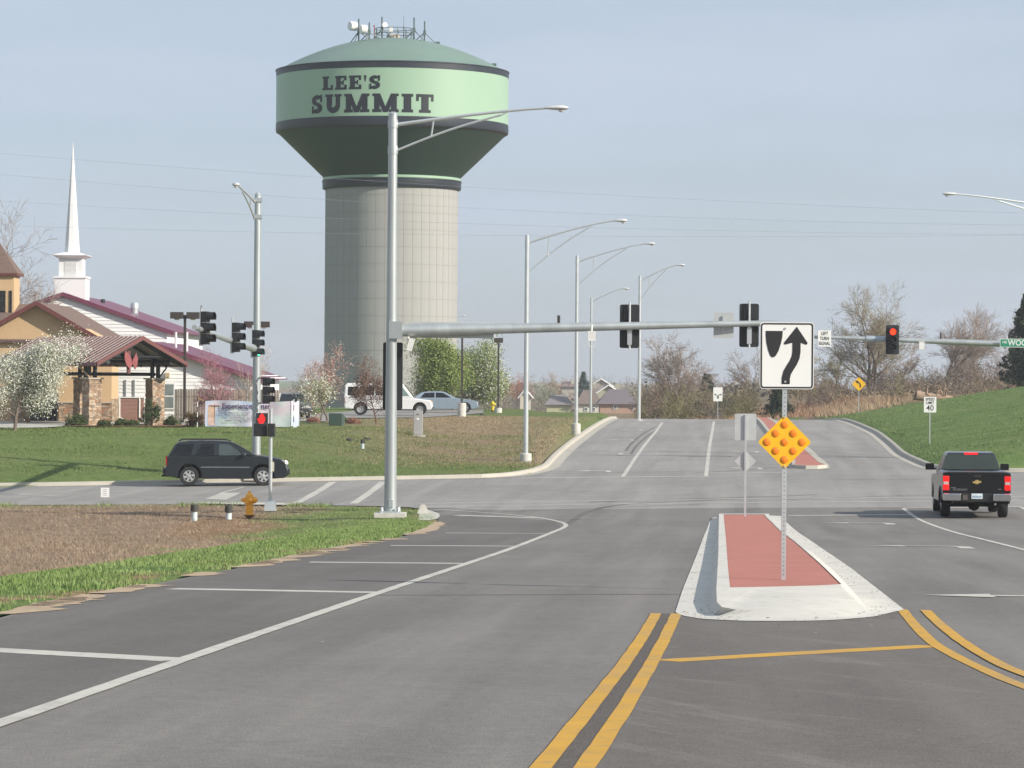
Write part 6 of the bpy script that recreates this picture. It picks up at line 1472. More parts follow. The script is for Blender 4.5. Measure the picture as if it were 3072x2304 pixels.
def on_banner(o):
    for v in o.data.vertices: v.co.y+=wav(v.co.x,0.5)
    return o
def btxt(t,u,v,size,bold=0.002,al='LEFT',cond=1.0,m=violet):
    p=q(u,v)-bb; return on_banner(text_mesh(t,size,at(p.x,-0.075,p.z)@FRONT,m,bold,al,parent=ban,condense=cond))
btxt('Experience Easter',666,1218.5,0.37,0.010,cond=0.90)
grayv=mat('grey violet print',(0.20,0.17,0.26),0.7)
for t_,u,v in (('Sunday, March 25 • 6:00pm',655,1237.5),('Palm Sunday, April 1 • 6:00',677,1246),('Good Friday, April 6',690,1254),('Easter Sunday, April 8 • 9:00',674,1261.5)): btxt(t_,u,v,0.155,0.001,cond=0.95,m=grayv)
crossm=mat('rust print',(0.30,0.15,0.09),0.7)
p=q(643,1247)-bb; on_banner(part('printed_cross',MB().box((p.x,-0.012,p.z),(0.045,0.004,1.15)),crossm,ban)); p=q(642,1217)-bb; on_banner(part('printed_cross',MB().box((p.x,-0.016,p.z),(0.54,0.004,0.05)),crossm,ban))
p=q(633,1232)-bb; on_banner(part('printed_panel',MB().box((p.x,-0.010,p.z-0.1),(0.30,0.003,0.62)),mat('tan print',(0.48,0.33,0.24),0.7,0,0.2,3),ban))
p=q(634,1264)-bb; on_banner(part('printed_panel',MB().box((p.x,-0.010,p.z),(0.34,0.003,0.40)),mat('pink print',(0.55,0.38,0.34),0.7,0,0.2,3),ban))
for u,v0 in ((592,1190),(881,1180)):
    b=q(u,1278); b.z=G(b.x,bY); h=q(u,v0).z-b.z; mb=MB()
    for k in range(6): mb.tube([(0,0,h*k/6),(0,0,h*(k+1)/6)],0.02,6,m=k%2)
    o=tag(link('marker_stake',mb.mesh('marker_stake',[whitet,trim]),None,b),'thin black and white stake '+('left of the banner, tied with yellow cord' if u<700 else 'holding the folded end of the banner'),'stake')
a=q(594,1193); b=q(612,1202); solo('cord',MB().tube([Vector((0,0,0)),(b-a)/2-Vector((0,0,0.03)),b-a],0.012,5),mat('yellow cord',(0.6,0.42,0.08),0.8),'yellow cord tying the banner corner to a stake','cord',a)
# ------------------------------------------------------------------ utility boxes, pipes and hydrants
b=P(1006,1278,zt); t=thing('transformer_box','dark green utility transformer box on the bank beside a young tree','utility box',b); s_=F/b.y
bevel(part('cabinet',MB().box((0,0.35,0.33),(40/s_,0.7,38/s_)),mat('utility green',(0.030,0.060,0.045),0.6,0,0.08,4),t),0.03); part('side_panel',MB().box((22.5/s_,0.35,0.31),(6/s_,0.66,34/s_)),mat('utility green pale',(0.10,0.14,0.12),0.6),t)
b=P(1254,1309,zt); t=thing('utility_pedestal','grey steel utility cabinet on a small concrete pad in the dry grass','utility box',b); s_=F/b.y
gb=mat('utility grey',(0.34,0.33,0.33),0.6,0,0.05,4); bevel(part('cabinet',MB().box((0,0.2,38/s_+0.05),(27/s_,0.36,72/s_)),gb,t),0.02); part('pad',MB().box((0.02,0.2,0.0),(40/s_,0.6,0.14)),MATS['drive concrete'],t); part('plate',MB().box((-1/s_,0.012,52/s_),(7/s_,0.01,6/s_)),signwhite,t); part('latch',MB().box((-0.02,0.012,66/s_),(5/s_,0.01,3/s_)),trim,t)
pvc=mat('pale blue pipe',(0.55,0.63,0.62),0.5,0,0.06,5); capd=mat('dark iron cap',(0.045,0.042,0.038),0.7,0,0.2,8)
def standpipe(u,vb,vm,vt,w,label,wc):
    b=P(u,vb,zt); s_=F/b.y; t=thing('standpipe',label,'pipe',b,0,None)
    zm=(PX(u,vm,b.y).z-b.z); z1=PX(u,vt,b.y).z-b.z
    part('pipe',MB().tube([(0,0,-0.15),(0,0,zm)],w/s_/2,14),pvc,t,True); part('cap',MB().lathe([(wc/s_/2*1.08,zm-0.02),(wc/s_/2*1.08,zm+0.03),(wc/s_/2,zm+0.04),(wc/s_/2,z1-0.01),(wc/s_/2*0.9,z1)],14),capd,t,True)
standpipe(583,1560,1532,1514,18,'capped pale pipe in the dry field, the farther of two from the hydrant',23)
standpipe(686,1559,1535,1516,18,'capped pale pipe in the dry field, the nearer of two to the hydrant',23)
standpipe(1088,1347,1329,1318,12,'short capped pale pipe on the slope below the transformer box',12)
for u,v,lb in ((1049,1321,'flat dark valve cover in the grass left of the slope pipe'),(1102,1319,'small brown valve cover just right of the slope pipe'),(1447,1229,'dark round valve lid on the crest by the yellow hydrant')):
    b=P(u,v,zt) if u<1300 else onT(u,212); solo('valve_cover',MB().lathe([(0.17,-0.05),(0.17,0.06),(0.13,0.09),(0.02,0.10)],12),capd,lb,'valve cover',b,smooth=True)
def hydrant(b,h,col,label):
    t=thing('fire_hydrant',label,'fire hydrant',b); m=mat('hydrant '+label[:6],col,0.45,0,0.08,6); k=h/0.78
    part('barrel',MB().lathe([(0.12*k,0.10*k),(0.125*k,0.14*k),(0.105*k,0.16*k),(0.105*k,0.42*k),(0.15*k,0.43*k),(0.15*k,0.46*k),(0.125*k,0.47*k),(0.13*k,0.58*k),(0.11*k,0.66*k),(0.06*k,0.72*k),(0.035*k,0.73*k),(0.03*k,0.78*k),(0.01*k,0.785*k)],20),m,t,True)
    part('flange',MB().lathe([(0.09*k,-0.05),(0.09*k,0.06*k),(0.15*k,0.065*k),(0.15*k,0.10*k),(0.1*k,0.105*k)],16),mat('rusty iron',(0.10,0.055,0.035),0.85),t,True)
    for d in ((1,-0.5,0.09),(-1,0.3,0.06),(0.3,-1,0.06)):
        dv=Vector((d[0],d[1],0)).normalized(); c=Vector((0,0,0.53*k)); part('nozzle',MB().tube([c+dv*0.08*k,c+dv*0.20*k,c+dv*0.21*k,c+dv*0.25*k],[d[2]*k,d[2]*k,d[2]*k*0.8,d[2]*k*0.5],12),m,t,True)
hydrant(P(748,1556,zt),0.86,(0.92,0.42,0.03),'orange fire hydrant in the dry field corner')
hydrant(onT(1478,235),0.80,(0.70,0.50,0.03),'yellow fire hydrant on the far lawn crest')
b=P(1268,1540,zt); 
mb=MB(); mb.add([(-.18,-.2,0),(.22,-.2,0),(.20,.25,0),(-.14,.25,0),(-.04,-.10,.30),(.08,-.12,.28),(.08,.12,.26),(-.02,.12,.28)],[(0,1,5,4),(1,2,6,5),(2,3,7,6),(3,0,4,7),(4,5,6,7),(3,2,1,0)]); solo('concrete_block',mb,MATS['drive concrete'],'broken lump of concrete at the kerb end beside the signal pole','concrete block',b)
# ------------------------------------------------------------------ far houses
def house(u0,u1,vr,ve,vb,Y,wallc,roofc,label,gable=True,chim=None,wins=()):
    a=PX(u0,vb,Y); b=PX(u1,vb,Y); ze=PX(u0,ve,Y).z; zr_=PX(u0,vr,Y).z; zg_=G((a.x+b.x)/2,Y)
    t=thing('house',label,'house',((a.x+b.x)/2,Y,zg_)); o=Vector(t.location); w=b.x-a.x; cx=(a.x+b.x)/2; dp=8.0
    wm=mat('house wall '+label[:14],wallc,0.9,0,0.08,1); rm=mat('house roof '+label[:14],roofc,0.95,0,0.12,2)
    zb_=min(zg_-2,PX(u0,vb,Y).z)
    if gable:
        part('wall',MB().prism([(a.x,zb_),(b.x,zb_),(b.x,ze),(cx,zr_),(a.x,ze)],lambda x,z,d:(x,d,z),Y,Y+dp),wm,t,off=o)
        for sg in(1,-1): part('roof',slab((cx,Y-.5,zr_+.15),(cx+sg*(w/2+.5),Y-.5,ze-.1),(cx+sg*(w/2+.5),Y+dp,ze-.1),(cx,Y+dp,zr_+.15),0.2),rm,t,off=o)
        for sg in(1,-1): part('fascia',MB().tube([(cx,Y-.5,zr_+.1),(cx+sg*(w/2+.5),Y-.5,ze-.2)],0.14,4),whitet,t,off=o)
    else:
        part('wall',MB().box((cx,Y+dp/2,(zb_+ze)/2),(w,dp,ze-zb_)),wm,t,off=o)
        part('roof',MB().add([(a.x-.5,Y-.6,ze),(b.x+.5,Y-.6,ze),(b.x+.5,Y+dp+.6,ze),(a.x-.5,Y+dp+.6,ze),(a.x+w*.25,Y+dp/2,zr_),(b.x-w*.25,Y+dp/2,zr_)],[(0,1,5,4),(2,3,4,5),(1,2,5),(3,0,4),(3,2,1,0)]),rm,t,off=o)
    if chim:
        p=PX(chim[0],chim[1],Y); part('chimney',MB().box((p.x,Y+2,p.z-1.2),(0.9,0.9,2.6)),wm,t,off=o)
    for (wu0,wu1,wv0,wv1) in wins:
        p0=PX(wu0,wv1,Y); p1=PX(wu1,wv0,Y); f=part('window',MB().box(((p0.x+p1.x)/2,Y-.06,(p0.z+p1.z)/2),(p1.x-p0.x,.12,p1.z-p0.z)),whitet,t,off=o)
        part('pane',MB().box(((p0.x+p1.x)/2,Y-.13,(p0.z+p1.z)/2),((p1.x-p0.x)*.7,.04,(p1.z-p0.z)*.7)),mat('far glass',(0.10,0.12,0.14),0.2),f,off=o)
house(1788,1862,1157,1181,1240,560,(0.36,0.36,0.27),(0.16,0.13,0.14),'pale green gabled house beyond the dry slope',True,(1853,1155))
house(1800,1912,1168,1212,1245,520,(0.40,0.26,0.19),(0.15,0.125,0.135),'brick house with grey hipped roof beyond the road crest',False,None,((1840,1852,1214,1228),(1895,1902,1212,1232)))
house(1735,1800,1170,1212,1245,545,(0.55,0.53,0.46),(0.17,0.13,0.11),'long pale house with brown roof beyond the dry slope',False,None,((1752,1764,1222,1233),(1778,1786,1222,1233)))
house(1640,1715,1185,1214,1240,600,(0.42,0.42,0.25),(0.20,0.18,0.18),'low grey house half hidden by spring trees',False)
house(1560,1592,1168,1192,1235,640,(0.55,0.50,0.40),(0.22,0.19,0.18),'far cream gable between the red buds',True)
house(1685,1760,1143,1160,1225,700,(0.40,0.38,0.33),(0.20,0.155,0.14),'distant brown roofed house with white chimney',False,(1719,1140))
house(1770,1835,1138,1158,1225,720,(0.40,0.38,0.34),(0.20,0.17,0.16),'distant grey roofed house behind the dark conifer',True)
house(585,660,1128,1150,1210,330,(0.35,0.33,0.30),(0.16,0.15,0.16),'grey roofed house seen past the church wing gutter',False)
# ------------------------------------------------------------------ trees and shrubs
bark=mat('grey brown bark',(0.16,0.125,0.10),0.95,0,0.25,4); barkr=mat('reddish bark',(0.17,0.095,0.075),0.95,0,0.2,4); barkl=mat('pale bark',(0.36,0.31,0.27),0.9,0,0.25,5)
twigm=mat('grey twigs',(0.235,0.185,0.155),0.95,0,0.2,1.5); twigr=mat('rust twigs',(0.30,0.165,0.13),0.95,0,0.2,1.5); twigg=mat('budding twigs',(0.225,0.215,0.11),0.95,0,0.25,1.2,col2=(0.27,0.20,0.16))
def leafmat(name,c1,c2,sc=2.5): 
    m=mat(name,c1,0.7,0,0.0,sc,col2=c2,spec=0.25); t,b=nodes_of(m); 
    try: b.inputs['Subsurface Weight'].default_value=0.0
    except Exception: pass
    return m
def branchy(r, base, h, spread, levels=4, kids=(5,5,4,3), rad=0.16, lean=(0,0,0), up=0.55, first=0.25, mb=None, twmb=None, tips=None, thick=0.009, forks=1, droop=0.0, gnarl=0.16, flat=False):
    """bare branch structure; trunk and limbs into mb, thin twigs into twmb, tip points into tips"""
    def grow(p, d, ln, rd, lev):
        n=4 if lev<2 else 3; pts=[p.copy()]; rr=[rd]; q=p.copy(); dd=d.copy()
        for i in range(n):
            dd=(dd+Vector((r.gauss(0,gnarl),r.gauss(0,gnarl),r.gauss(0,gnarl)+ (0.06*up if lev>0 else 0)-droop*(lev>1)))).normalized()
            q=q+dd*ln/n; pts.append(q.copy()); rr.append(max(thick*0.6,rd*(1-0.72*(i+1)/n)))
        if flat:
            if lev==0: mb.tube([pts[0],pts[2],pts[-1]],[rr[0],rr[2],rr[-1]],3,False)
            else: twmb.strip([pts[0],pts[len(pts)//2],pts[-1]],[max(rr[0],thick),max(rr[len(pts)//2],thick*0.8),thick*0.4],r)
        elif lev<2: mb.tube(pts,rr,7 if lev==0 else 5,False)
        else: twmb.tube(pts,[max(k,thick*0.55) for k in rr],3,False)
        if lev>=levels-1:
            tips.append((pts[-1],dd)); tips.append((pts[-2],dd)); return
        k=kids[min(lev,len(kids)-1)]
        for j in range(k):
            t=(first if lev==0 else 0.22)+(1-(first if lev==0 else 0.22))*(j+r.uniform(0.1,0.9))/k; seg=min(n-1,int(t*n)); f=t*n-seg
            o=pts[seg].lerp(pts[seg+1],f); td=(pts[seg+1]-pts[seg]).normalized(); ax=td.orthogonal().normalized(); ax.rotate(Quaternion(td,r.uniform(0,6.283)))
            ang=r.uniform(0.45,0.95) if lev==0 else r.uniform(0.35,0.9)
            nd=(td*math.cos(ang)+ax*math.sin(ang)*spread).normalized()
            l2=ln*r.uniform(0.42,0.68)*(1.0 if lev else (1.05-0.45*t)); grow(o,nd,l2,max(thick,rr[seg]*0.55),lev+1)
        grow(pts[-1],dd,ln*0.5,rr[-1],lev+1)
    for k in range(forks):
        d0=Vector((lean[0]+ (r.uniform(-.35,.35) if forks>1 else 0),lean[1]+(r.uniform(-.35,.35) if forks>1 else 0),1)).normalized()
        grow(Vector(base),d0,h*0.62,rad,0)
def leaves_mesh(name, pts, r, n, sz, jit, material, squash=1.0):
    P_=np.array([list(p) for p in pts]); rs=np.random.RandomState(r.randrange(10**6))
    c=P_[rs.randint(0,len(P_),n)]+rs.normal(0,1,(n,3))*np.array([jit,jit,jit*squash])
    a=rs.normal(0,1,(n,3)); a/=np.linalg.norm(a,axis=1)[:,None]; b=np.cross(a,rs.normal(0,1,(n,3))); b/=np.linalg.norm(b,axis=1)[:,None]
    s=sz*rs.uniform(0.55,1.35,(n,1)); a*=s; b*=s*0.7
    V=np.stack([c-a,c-b*0.9+a*0.1,c+a,c+b],1).reshape(-1,3); Fc=np.arange(4*n).reshape(-1,4)
    me=bpy.data.meshes.new(name); me.from_pydata(V.tolist(),[],Fc.tolist()); me.materials.append(material); return me
def tree(name,label,cat,b,h,spread,seed,leaf=None,nleaf=0,lsz=0.05,jit=0.15,twig=None,barkm=None,group=None,**kw):
    r=random.Random(seed); mb=MB(); tw=MB(); tips=[]
    branchy(r,(0,0,-0.1),h,spread,mb=mb,twmb=tw,tips=tips,**kw)
    # fit the height
    zmax=max(v[2] for v in tw.v) if tw.v else h; k=h/zmax
    for m_ in (mb,tw): m_.v=[(x*k,y*k,z*k) for x,y,z in m_.v]
    tips=[p*k for p,d in tips]
    t=thing(name,label,cat,b,0,group); part('trunk',mb,barkm or bark,t,True,fix=False); part('twigs',tw,twig or twigm,t,False,fix=False)
    if leaf is not None:
        lv=leaf if isinstance(leaf,list) else [leaf]
        for i,(lm) in enumerate(lv): link('foliage',leaves_mesh('foliage',tips,r,nleaf//len(lv),lsz,jit,lm),t)
    return t
blossom=leafmat('white blossom',(0.46,0.47,0.37),(0.76,0.75,0.70),2.2); olive=leafmat('young leaf',(0.17,0.20,0.055),(0.30,0.31,0.13),2)
springg=leafmat('spring green leaf',(0.13,0.20,0.045),(0.25,0.32,0.095),1.3); paleg=leafmat('pale bud leaf',(0.27,0.29,0.15),(0.42,0.42,0.30),2)
redl=leafmat('dark red leaf',(0.115,0.060,0.048),(0.20,0.125,0.10),2.2); budp=leafmat('pink bud',(0.36,0.12,0.19),(0.50,0.22,0.28),3); rust=leafmat('rust bud',(0.28,0.12,0.085),(0.38,0.21,0.16),2)
cedar=leafmat('dark cedar',(0.012,0.030,0.016),(0.040,0.060,0.028),2); brush=leafmat('brown brush leaf',(0.16,0.115,0.075),(0.25,0.20,0.12),0.6); bushg=leafmat('shrub leaf',(0.035,0.060,0.020),(0.095,0.12,0.045),3)
# left: blossoming pear on the lawn edge
b=P(45,1291,zt); s_=F/b.y
tree('blossoming_tree','young tree covered in white blossom on the church lawn edge','tree',b,(1291-995)/s_,0.92,3,[blossom,blossom,blossom,paleg],48000,0.036,0.24,levels=4,kids=(13,6,4),rad=0.09,up=0.8,first=0.20)
b=onT(-8,186); tree('bare_tree','bare grey tree reaching past the church turret','tree',b,PX(0,585,186).z-b.z,1.35,14,levels=5,kids=(8,6,5,4),rad=0.24,up=0.5,first=0.35,thick=0.014)
b=P(655,1236,zt); b=onT(655,168); s_=F/168; tree('redbud_tree','leafless redbud with pink buds in front of the wood fence','tree',b,(PX(640,1040,168).z-b.z),1.35,21,[budp],2600,0.022,0.10,twig=mat('plum twigs',(0.30,0.15,0.17),0.9,0,0.2,2),levels=5,kids=(7,5,4,3),rad=0.07,up=0.45,first=0.10,thick=0.010,forks=3)
b=onT(738,170); tree('birch_tree','slender pale barked birch beside the signal pole','tree',b,PX(738,1030,170).z-b.z,0.7,23,[paleg],500,0.02,0.08,twig=mat('pale twigs',(0.42,0.33,0.29),0.9,0,0.2,2),barkm=barkl,levels=4,kids=(9,5,3),rad=0.05,up=1.0,first=0.2)
b=onT(962,182); tree('flowering_tree','young tree with rusty twigs and white flowers before the tower base','tree',b,PX(950,1022,182).z-b.z,0.95,31,[rust,blossom],2600,0.030,0.16,twig=twigr,levels=5,kids=(8,5,4,3),rad=0.07,up=0.8,first=0.22,thick=0.010)
b=onT(984,178); tree('flowering_tree','small tree with fresh olive leaves behind the green transformer box','tree',b,PX(980,1120,178).z-b.z,1.1,33,[olive,blossom],4200,0.04,0.22,twig=twigr,levels=4,kids=(9,5,4),rad=0.06,up=0.6,first=0.3)
b=onT(1130,172); tree('red_leaf_tree','small rounded tree with dark reddish leaves in front of the white van','tree',b,PX(1130,1062,172).z-b.z,1.15,135,[redl,redl,brush],5200,0.036,0.17,twig=mat('brown red twigs',(0.18,0.11,0.095),0.9,0,0.2,2),barkm=barkr,levels=5,kids=(9,5,4,3),rad=0.06,up=0.45,first=0.30,thick=0.010)
b=onT(1360,238); tree('leafy_pear_tree','dense bright green pear tree beside the water tower shaft','tree',b,PX(1352,1003,238).z-b.z,1.3,37,[springg,springg,olive],46000,0.060,0.36,levels=4,kids=(16,6,4),rad=0.12,up=0.75,first=0.12)
b=onT(1412,242); tree('leafy_pear_tree','dense pear tree with pale blossom among green, behind the lamp post','tree',b,PX(1432,1020,242).z-b.z,1.3,39,[paleg,springg,springg,blossom],46000,0.056,0.38,levels=4,kids=(16,6,4),rad=0.12,up=0.75,first=0.12)
b=onT(1262,300); tree('bare_tree','bare tree far behind the van roof','tree',b,5.0,1.0,40,levels=4,kids=(8,5,4),rad=0.1)
for u,Y,v,sd,lb in ((1516,250,1112,41,'thin staked sapling with rusty buds beside the second lamp box'),(1548,262,1118,42,'thin rusty sapling just left of the tall street lamp')):
    b=onT(u,Y); tree('sapling',lb,'tree',b,PX(u,v,Y).z-b.z,0.55,sd,[rust],500,0.035,0.12,twig=twigr,levels=4,kids=(8,4,3),rad=0.035,up=1.0,first=0.3)
# right: bare trees beyond the green hill
for u,Y,v,spr,sd,lf,nl,kw,lb in (
  (2618,322,826,1.15,51,[olive,twigm],2600,dict(kids=(9,7,5,4),rad=0.26,forks=3,first=0.15,gnarl=0.14),'tallest bare tree beyond the hill, several trunks tinged green'),
  (2820,330,900,0.95,52,None,0,dict(kids=(9,7,5,3),rad=0.22,forks=2,first=0.2),'bare tree with forked trunk behind the white detector box'),
  (2948,345,905,1.1,53,None,0,dict(kids=(9,7,5,3),rad=0.18,forks=2,first=0.2),'bare tree left of the dark cedar'),
  (2012,292,985,1.25,54,[brush],900,dict(kids=(9,7,5,4),rad=0.18,forks=2,first=0.2),'bare spreading tree standing at the road crest'),
  (2255,330,1030,1.0,55,None,0,dict(kids=(7,5,4,3),rad=0.12,forks=2,first=0.2),'small bare tree behind the keep right sign'),
  (2520,335,1040,1.0,56,[olive],700,dict(kids=(7,5,4,3),rad=0.12,forks=2,first=0.2),'small budding tree left of the yellow curve sign'),
  (2692,312,1010,0.7,57,None,0,dict(kids=(7,5,4),rad=0.10,forks=1,first=0.3),'slim dark bare tree under the red signal'),
  (3040,350,870,1.0,58,None,0,dict(kids=(8,6,4,3),rad=0.18,forks=2,first=0.2),'bare tree behind the dark cedar'),
  (2425,360,1060,1.1,59,None,0,dict(kids=(7,5,4,3),rad=0.10,forks=2,first=0.2),'low bare tree showing right of the sign post'),
  (2100,340,1080,1.1,60,[brush],600,dict(kids=(7,5,4,3),rad=0.10,forks=2,first=0.2),'low bare tree left of the small lane sign')):
    b=onT(u,Y); hh=PX(u,v,Y).z-b.z; tree('bare_tree',lb,'tree',b,hh,spr,sd,lf,nl,0.07,0.22,levels=5,thick=0.017,up=0.75,twig=twigg if lf and olive in lf else twigm,group=None,**kw)
def conifer(name,label,b,h,w,seed,n=9000,material=None,sz=0.10):
    r=random.Random(seed); rs=np.random.RandomState(seed); t=thing(name,label,'evergreen',b)
    part('trunk',MB().tube([(0,0,-0.2),(0,0,h*0.9)],[0.03*h,0.01*h],7),bark,t)
    pts=[]
    for i in range(260):
        z=h*(0.04+0.95*rs.rand()**0.9); rad=w*(1-z/h)**0.75*(0.55+0.6*rs.rand()); a=rs.rand()*6.283
        m=5
        for k in range(m): f=(k+1)/m; pts.append((rad*f*math.cos(a),rad*f*math.sin(a),z+0.06*h*f*f-0.03*h*f))
    link('foliage',leaves_mesh('foliage',pts,r,n,sz,0.10,material or cedar),t); return t
b=onT(3085,262); conifer('cedar_tree','dark cedar filling the right end of the hill',b,PX(3085,880,262).z-b.z,2.9,61,26000,None,0.12)
b=onT(2335,268); conifer('cedar_tree','squat dark cedar behind the keep right sign post',b,PX(2335,1160,268).z-b.z,1.5,62,9000)
b=onT(2118,330); conifer('cedar_tree','small dark cedar left of the lane sign',b,3.6,1.3,63,5000)
b=onT(2168,285); conifer('cedar_tree','low spreading cedar at the foot of the lane sign',b,1.9,1.9,64,5000)
b=onT(2128,420); conifer('pine_tree','far blue green pine above the brush',b,PX(2128,1128,420).z-b.z,1.6,65,3500)
b=onT(1750,600); conifer('pine_tree','far blue green spruce between the houses',b,PX(1750,1118,600).z-b.z,2.6,66,4000,leafmat('blue spruce',(0.05,0.085,0.075),(0.09,0.12,0.10),2),0.2)
# shrubs
def shrub(label,b,w,h,seed,material,n=2500,sz=0.035,name='shrub',cat='shrub'):
    rs=np.random.RandomState(seed); r=random.Random(seed); t=thing(name,label,cat,b); pts=[]; st=MB()
    for i in range(60):
        a=rs.rand()*6.283; q=rs.rand()**0.5; z=h*(0.12+0.82*rs.rand())*(1-0.45*q*q); pts.append((w/2*q*math.cos(a),w/2*q*math.sin(a),z))
    for i in range(7): p=pts[i]; st.tube([(0,0,-0.05),(p[0]*0.4,p[1]*0.4,p[2]*0.55),p],[0.018,0.012,0.006],4)
    part('stems',st,bark,t,fix=False); link('foliage',leaves_mesh('foliage',pts,r,n,sz,0.07,material),t)
for u,Y,w,h,m_,sd,lb in ((228,158.5,1.15,0.62,bushg,71,'broad low green shrub at the foot of the front pier'),(312,157.5,0.55,0.30,bushg,72,'tiny grey green shrub right of the front pier'),(362,158.5,0.50,0.36,bushg,73,'small shrub left of a pair in the mulch bed'),(396,158.5,0.55,0.32,bushg,74,'small shrub right of a pair in the mulch bed'),(452,159,0.95,1.50,leafmat('holly leaf',(0.02,0.045,0.018),(0.07,0.10,0.04),3),75,'upright dark holly shrub in front of the right pier'),(510,161,0.55,0.52,bushg,76,'round green shrub between pier and lamp post'),(578,160,1.1,0.85,leafmat('purple barberry',(0.09,0.035,0.03),(0.14,0.11,0.05),3),77,'purple and olive shrub left of the banner'),(928,215,0.75,0.5,bushg,78,'clipped round shrub beside the lot entrance'),(1022,176,0.5,0.35,bushg,79,'small shrub behind the transformer box'),(1062,174,0.6,0.22,rust,80,'low reddish ground shrub right of the transformer box'),(940,176,0.55,0.25,rust,81,'low reddish ground shrub left of the transformer box')):
    b=onT(u,Y); shrub(lb,b,w,h,sd,m_)
patch('mulch_bed',[xy(onT(185,157)),xy(onT(300,156.5)),xy(onT(480,157.5)),xy(onT(600,159.5)),xy(onT(560,163)),xy(onT(420,160.5)),xy(onT(250,159.5))],mat('red mulch',(0.25,0.12,0.07),0.95,0,0.3,9),dz=0.06)
# dead fallen trunk on the hill top
b=onT(2800,249); t=thing('fallen_log','weathered fallen tree trunk with broken limbs on the hill top','log',b)
s_=F/268; deadw=mat('dead wood',(0.30,0.21,0.15),0.9,0,0.3,3)
mb=MB(); mb.tube([(-1.4,0,0.55),(-0.6,0.1,0.42),(0.5,0,0.38),(1.5,0.2,0.30)],[0.42,0.36,0.30,0.16],10); part('trunk',mb,deadw,t,True)
rr=random.Random(5); mb=MB()
for k in range(16):
    x=rr.uniform(-1.2,1.4); a=rr.uniform(-1,1); mb.tube([(x,rr.uniform(-.2,.2),0.5),(x+a*0.4,rr.uniform(-.3,.3),0.75+rr.uniform(-.2,.3)),(x+a*0.9+0.3,rr.uniform(-.4,.4),0.85+rr.uniform(-.3,.5))],[0.09,0.06,0.02],5)
for k in range(10):
    a=rr.uniform(0,6.28); mb.tube([(-1.35,0,0.55),(-1.6,0.35*math.cos(a),0.55+0.4*math.sin(a))],[0.10,0.03],5)
part('branches',mb,deadw,t)
# ------------------------------------------------------------------ brush and far woods (uncountable masses)
def mass(name, spots, seed, material_sets, label=None):
    """many twiggy clumps joined per colour"""
    rs=np.random.RandomState(seed); r=random.Random(seed)
    proto=[]
    for k in range(4):
        mb=MB(); tips=[]; branchy(random.Random(seed*7+k),(0,0,-0.05),1.0,1.2,levels=4,kids=(6,4,3),rad=0.02,mb=mb,twmb=mb,tips=tips,thick=0.0045,forks=3,first=0.1,flat=True)
        V=np.array(mb.v); V/=V[:,2].max(); proto.append((V,[tuple(f) for f in mb.f]))
    by=[[[],[],0] for _ in material_sets]
    for (x,y,z,h,mi) in spots:
        V,Fc=proto[rs.randint(4)]; a=rs.rand()*6.283; c,s=math.cos(a),math.sin(a); w=h*rs.uniform(0.8,1.3)
        X=V[:,0]*c-V[:,1]*s; Y=V[:,0]*s+V[:,1]*c
        Q=np.stack([x+X*w,y+Y*w,z+V[:,2]*h],1); e=by[mi]; n=e[2]; e[0].append(Q); e[1]+= [tuple(i+n for i in f) for f in Fc]; e[2]+=len(Q)
    for mi,e in enumerate(by):
        if not e[0]: continue
        me=bpy.data.meshes.new(name); me.from_pydata(np.concatenate(e[0]).tolist(),[],e[1]); me.materials.append(material_sets[mi]); o=link(name,me); o['kind']='stuff'
    return
rs=np.random.RandomState(4); spots=[]
for i in range(170):
    Y=rs.uniform(285,400); u=rs.uniform(2380,3200); x=ray(u,1180).x*Y; v=np.interp(u,[2380,2500,2700,2900,3072],[1160,1135,1115,1105,1100])+rs.uniform(-30,50); z=G(x,Y); h=max(0.7,PX(u,v,Y).z-z); spots.append((x,Y,z-0.1,h,rs.choice(3,p=[0.5,0.3,0.2])))
for i in range(46):
    Y=rs.uniform(262,340); u=rs.uniform(1925,2260); x=ray(u,1180).x*Y; v=np.interp(u,[1925,1960,2080,2200,2260],[1150,1120,1135,1150,1120])+rs.uniform(0,60); z=G(x,Y); h=max(0.6,PX(u,v,Y).z-z); spots.append((x,Y,z-0.1,h,rs.choice(3,p=[0.4,0.2,0.4])))
mass('thicket',spots,9,[mat('brown brush twigs',(0.20,0.145,0.115),0.95,0,0.25,0.4),mat('grey brush twigs',(0.215,0.18,0.155),0.95,0,0.2,0.4),mat('olive brush twigs',(0.17,0.15,0.075),0.95,0,0.25,0.4)])
def leafmass(name, spots, seed, material, sz, n):
    rs=np.random.RandomState(seed); pts=[]
    for (x,y,z,w,h) in spots:
        k=30
        for i in range(k):
            a=rs.rand()*6.283; q=rs.rand()**0.5; zz=rs.rand()
            pts.append((x+w*q*math.cos(a)*(1-0.5*zz),y+w*q*math.sin(a)*(1-0.5*zz),z+h*zz))
    o=link(name,leaves_mesh(name,pts,random.Random(seed),n,sz,0.25,material)); o['kind']='stuff'
sp=[]
for i in range(240):
    Y=rs.uniform(280,390); u=rs.uniform(2380,3150); x=ray(u,1180).x*Y; z=G(x,Y); sp.append((x,Y,z-0.1,rs.uniform(0.8,1.8),max(0.5,PX(u,np.interp(u,[2380,3072],[1165,1120])+rs.uniform(0,40),Y).z-z)))
leafmass('underbrush',sp,11,brush,0.10,15000)
sp=[]
for i in range(70):
    Y=rs.uniform(262,330); u=rs.uniform(1925,2260); x=ray(u,1180).x*Y; z=G(x,Y); sp.append((x,Y,z-0.1,rs.uniform(0.6,1.3),rs.uniform(0.5,1.6)))
leafmass('underbrush',sp,12,leafmat('olive underbrush',(0.085,0.085,0.035),(0.17,0.145,0.075),0.8),0.085,8000)
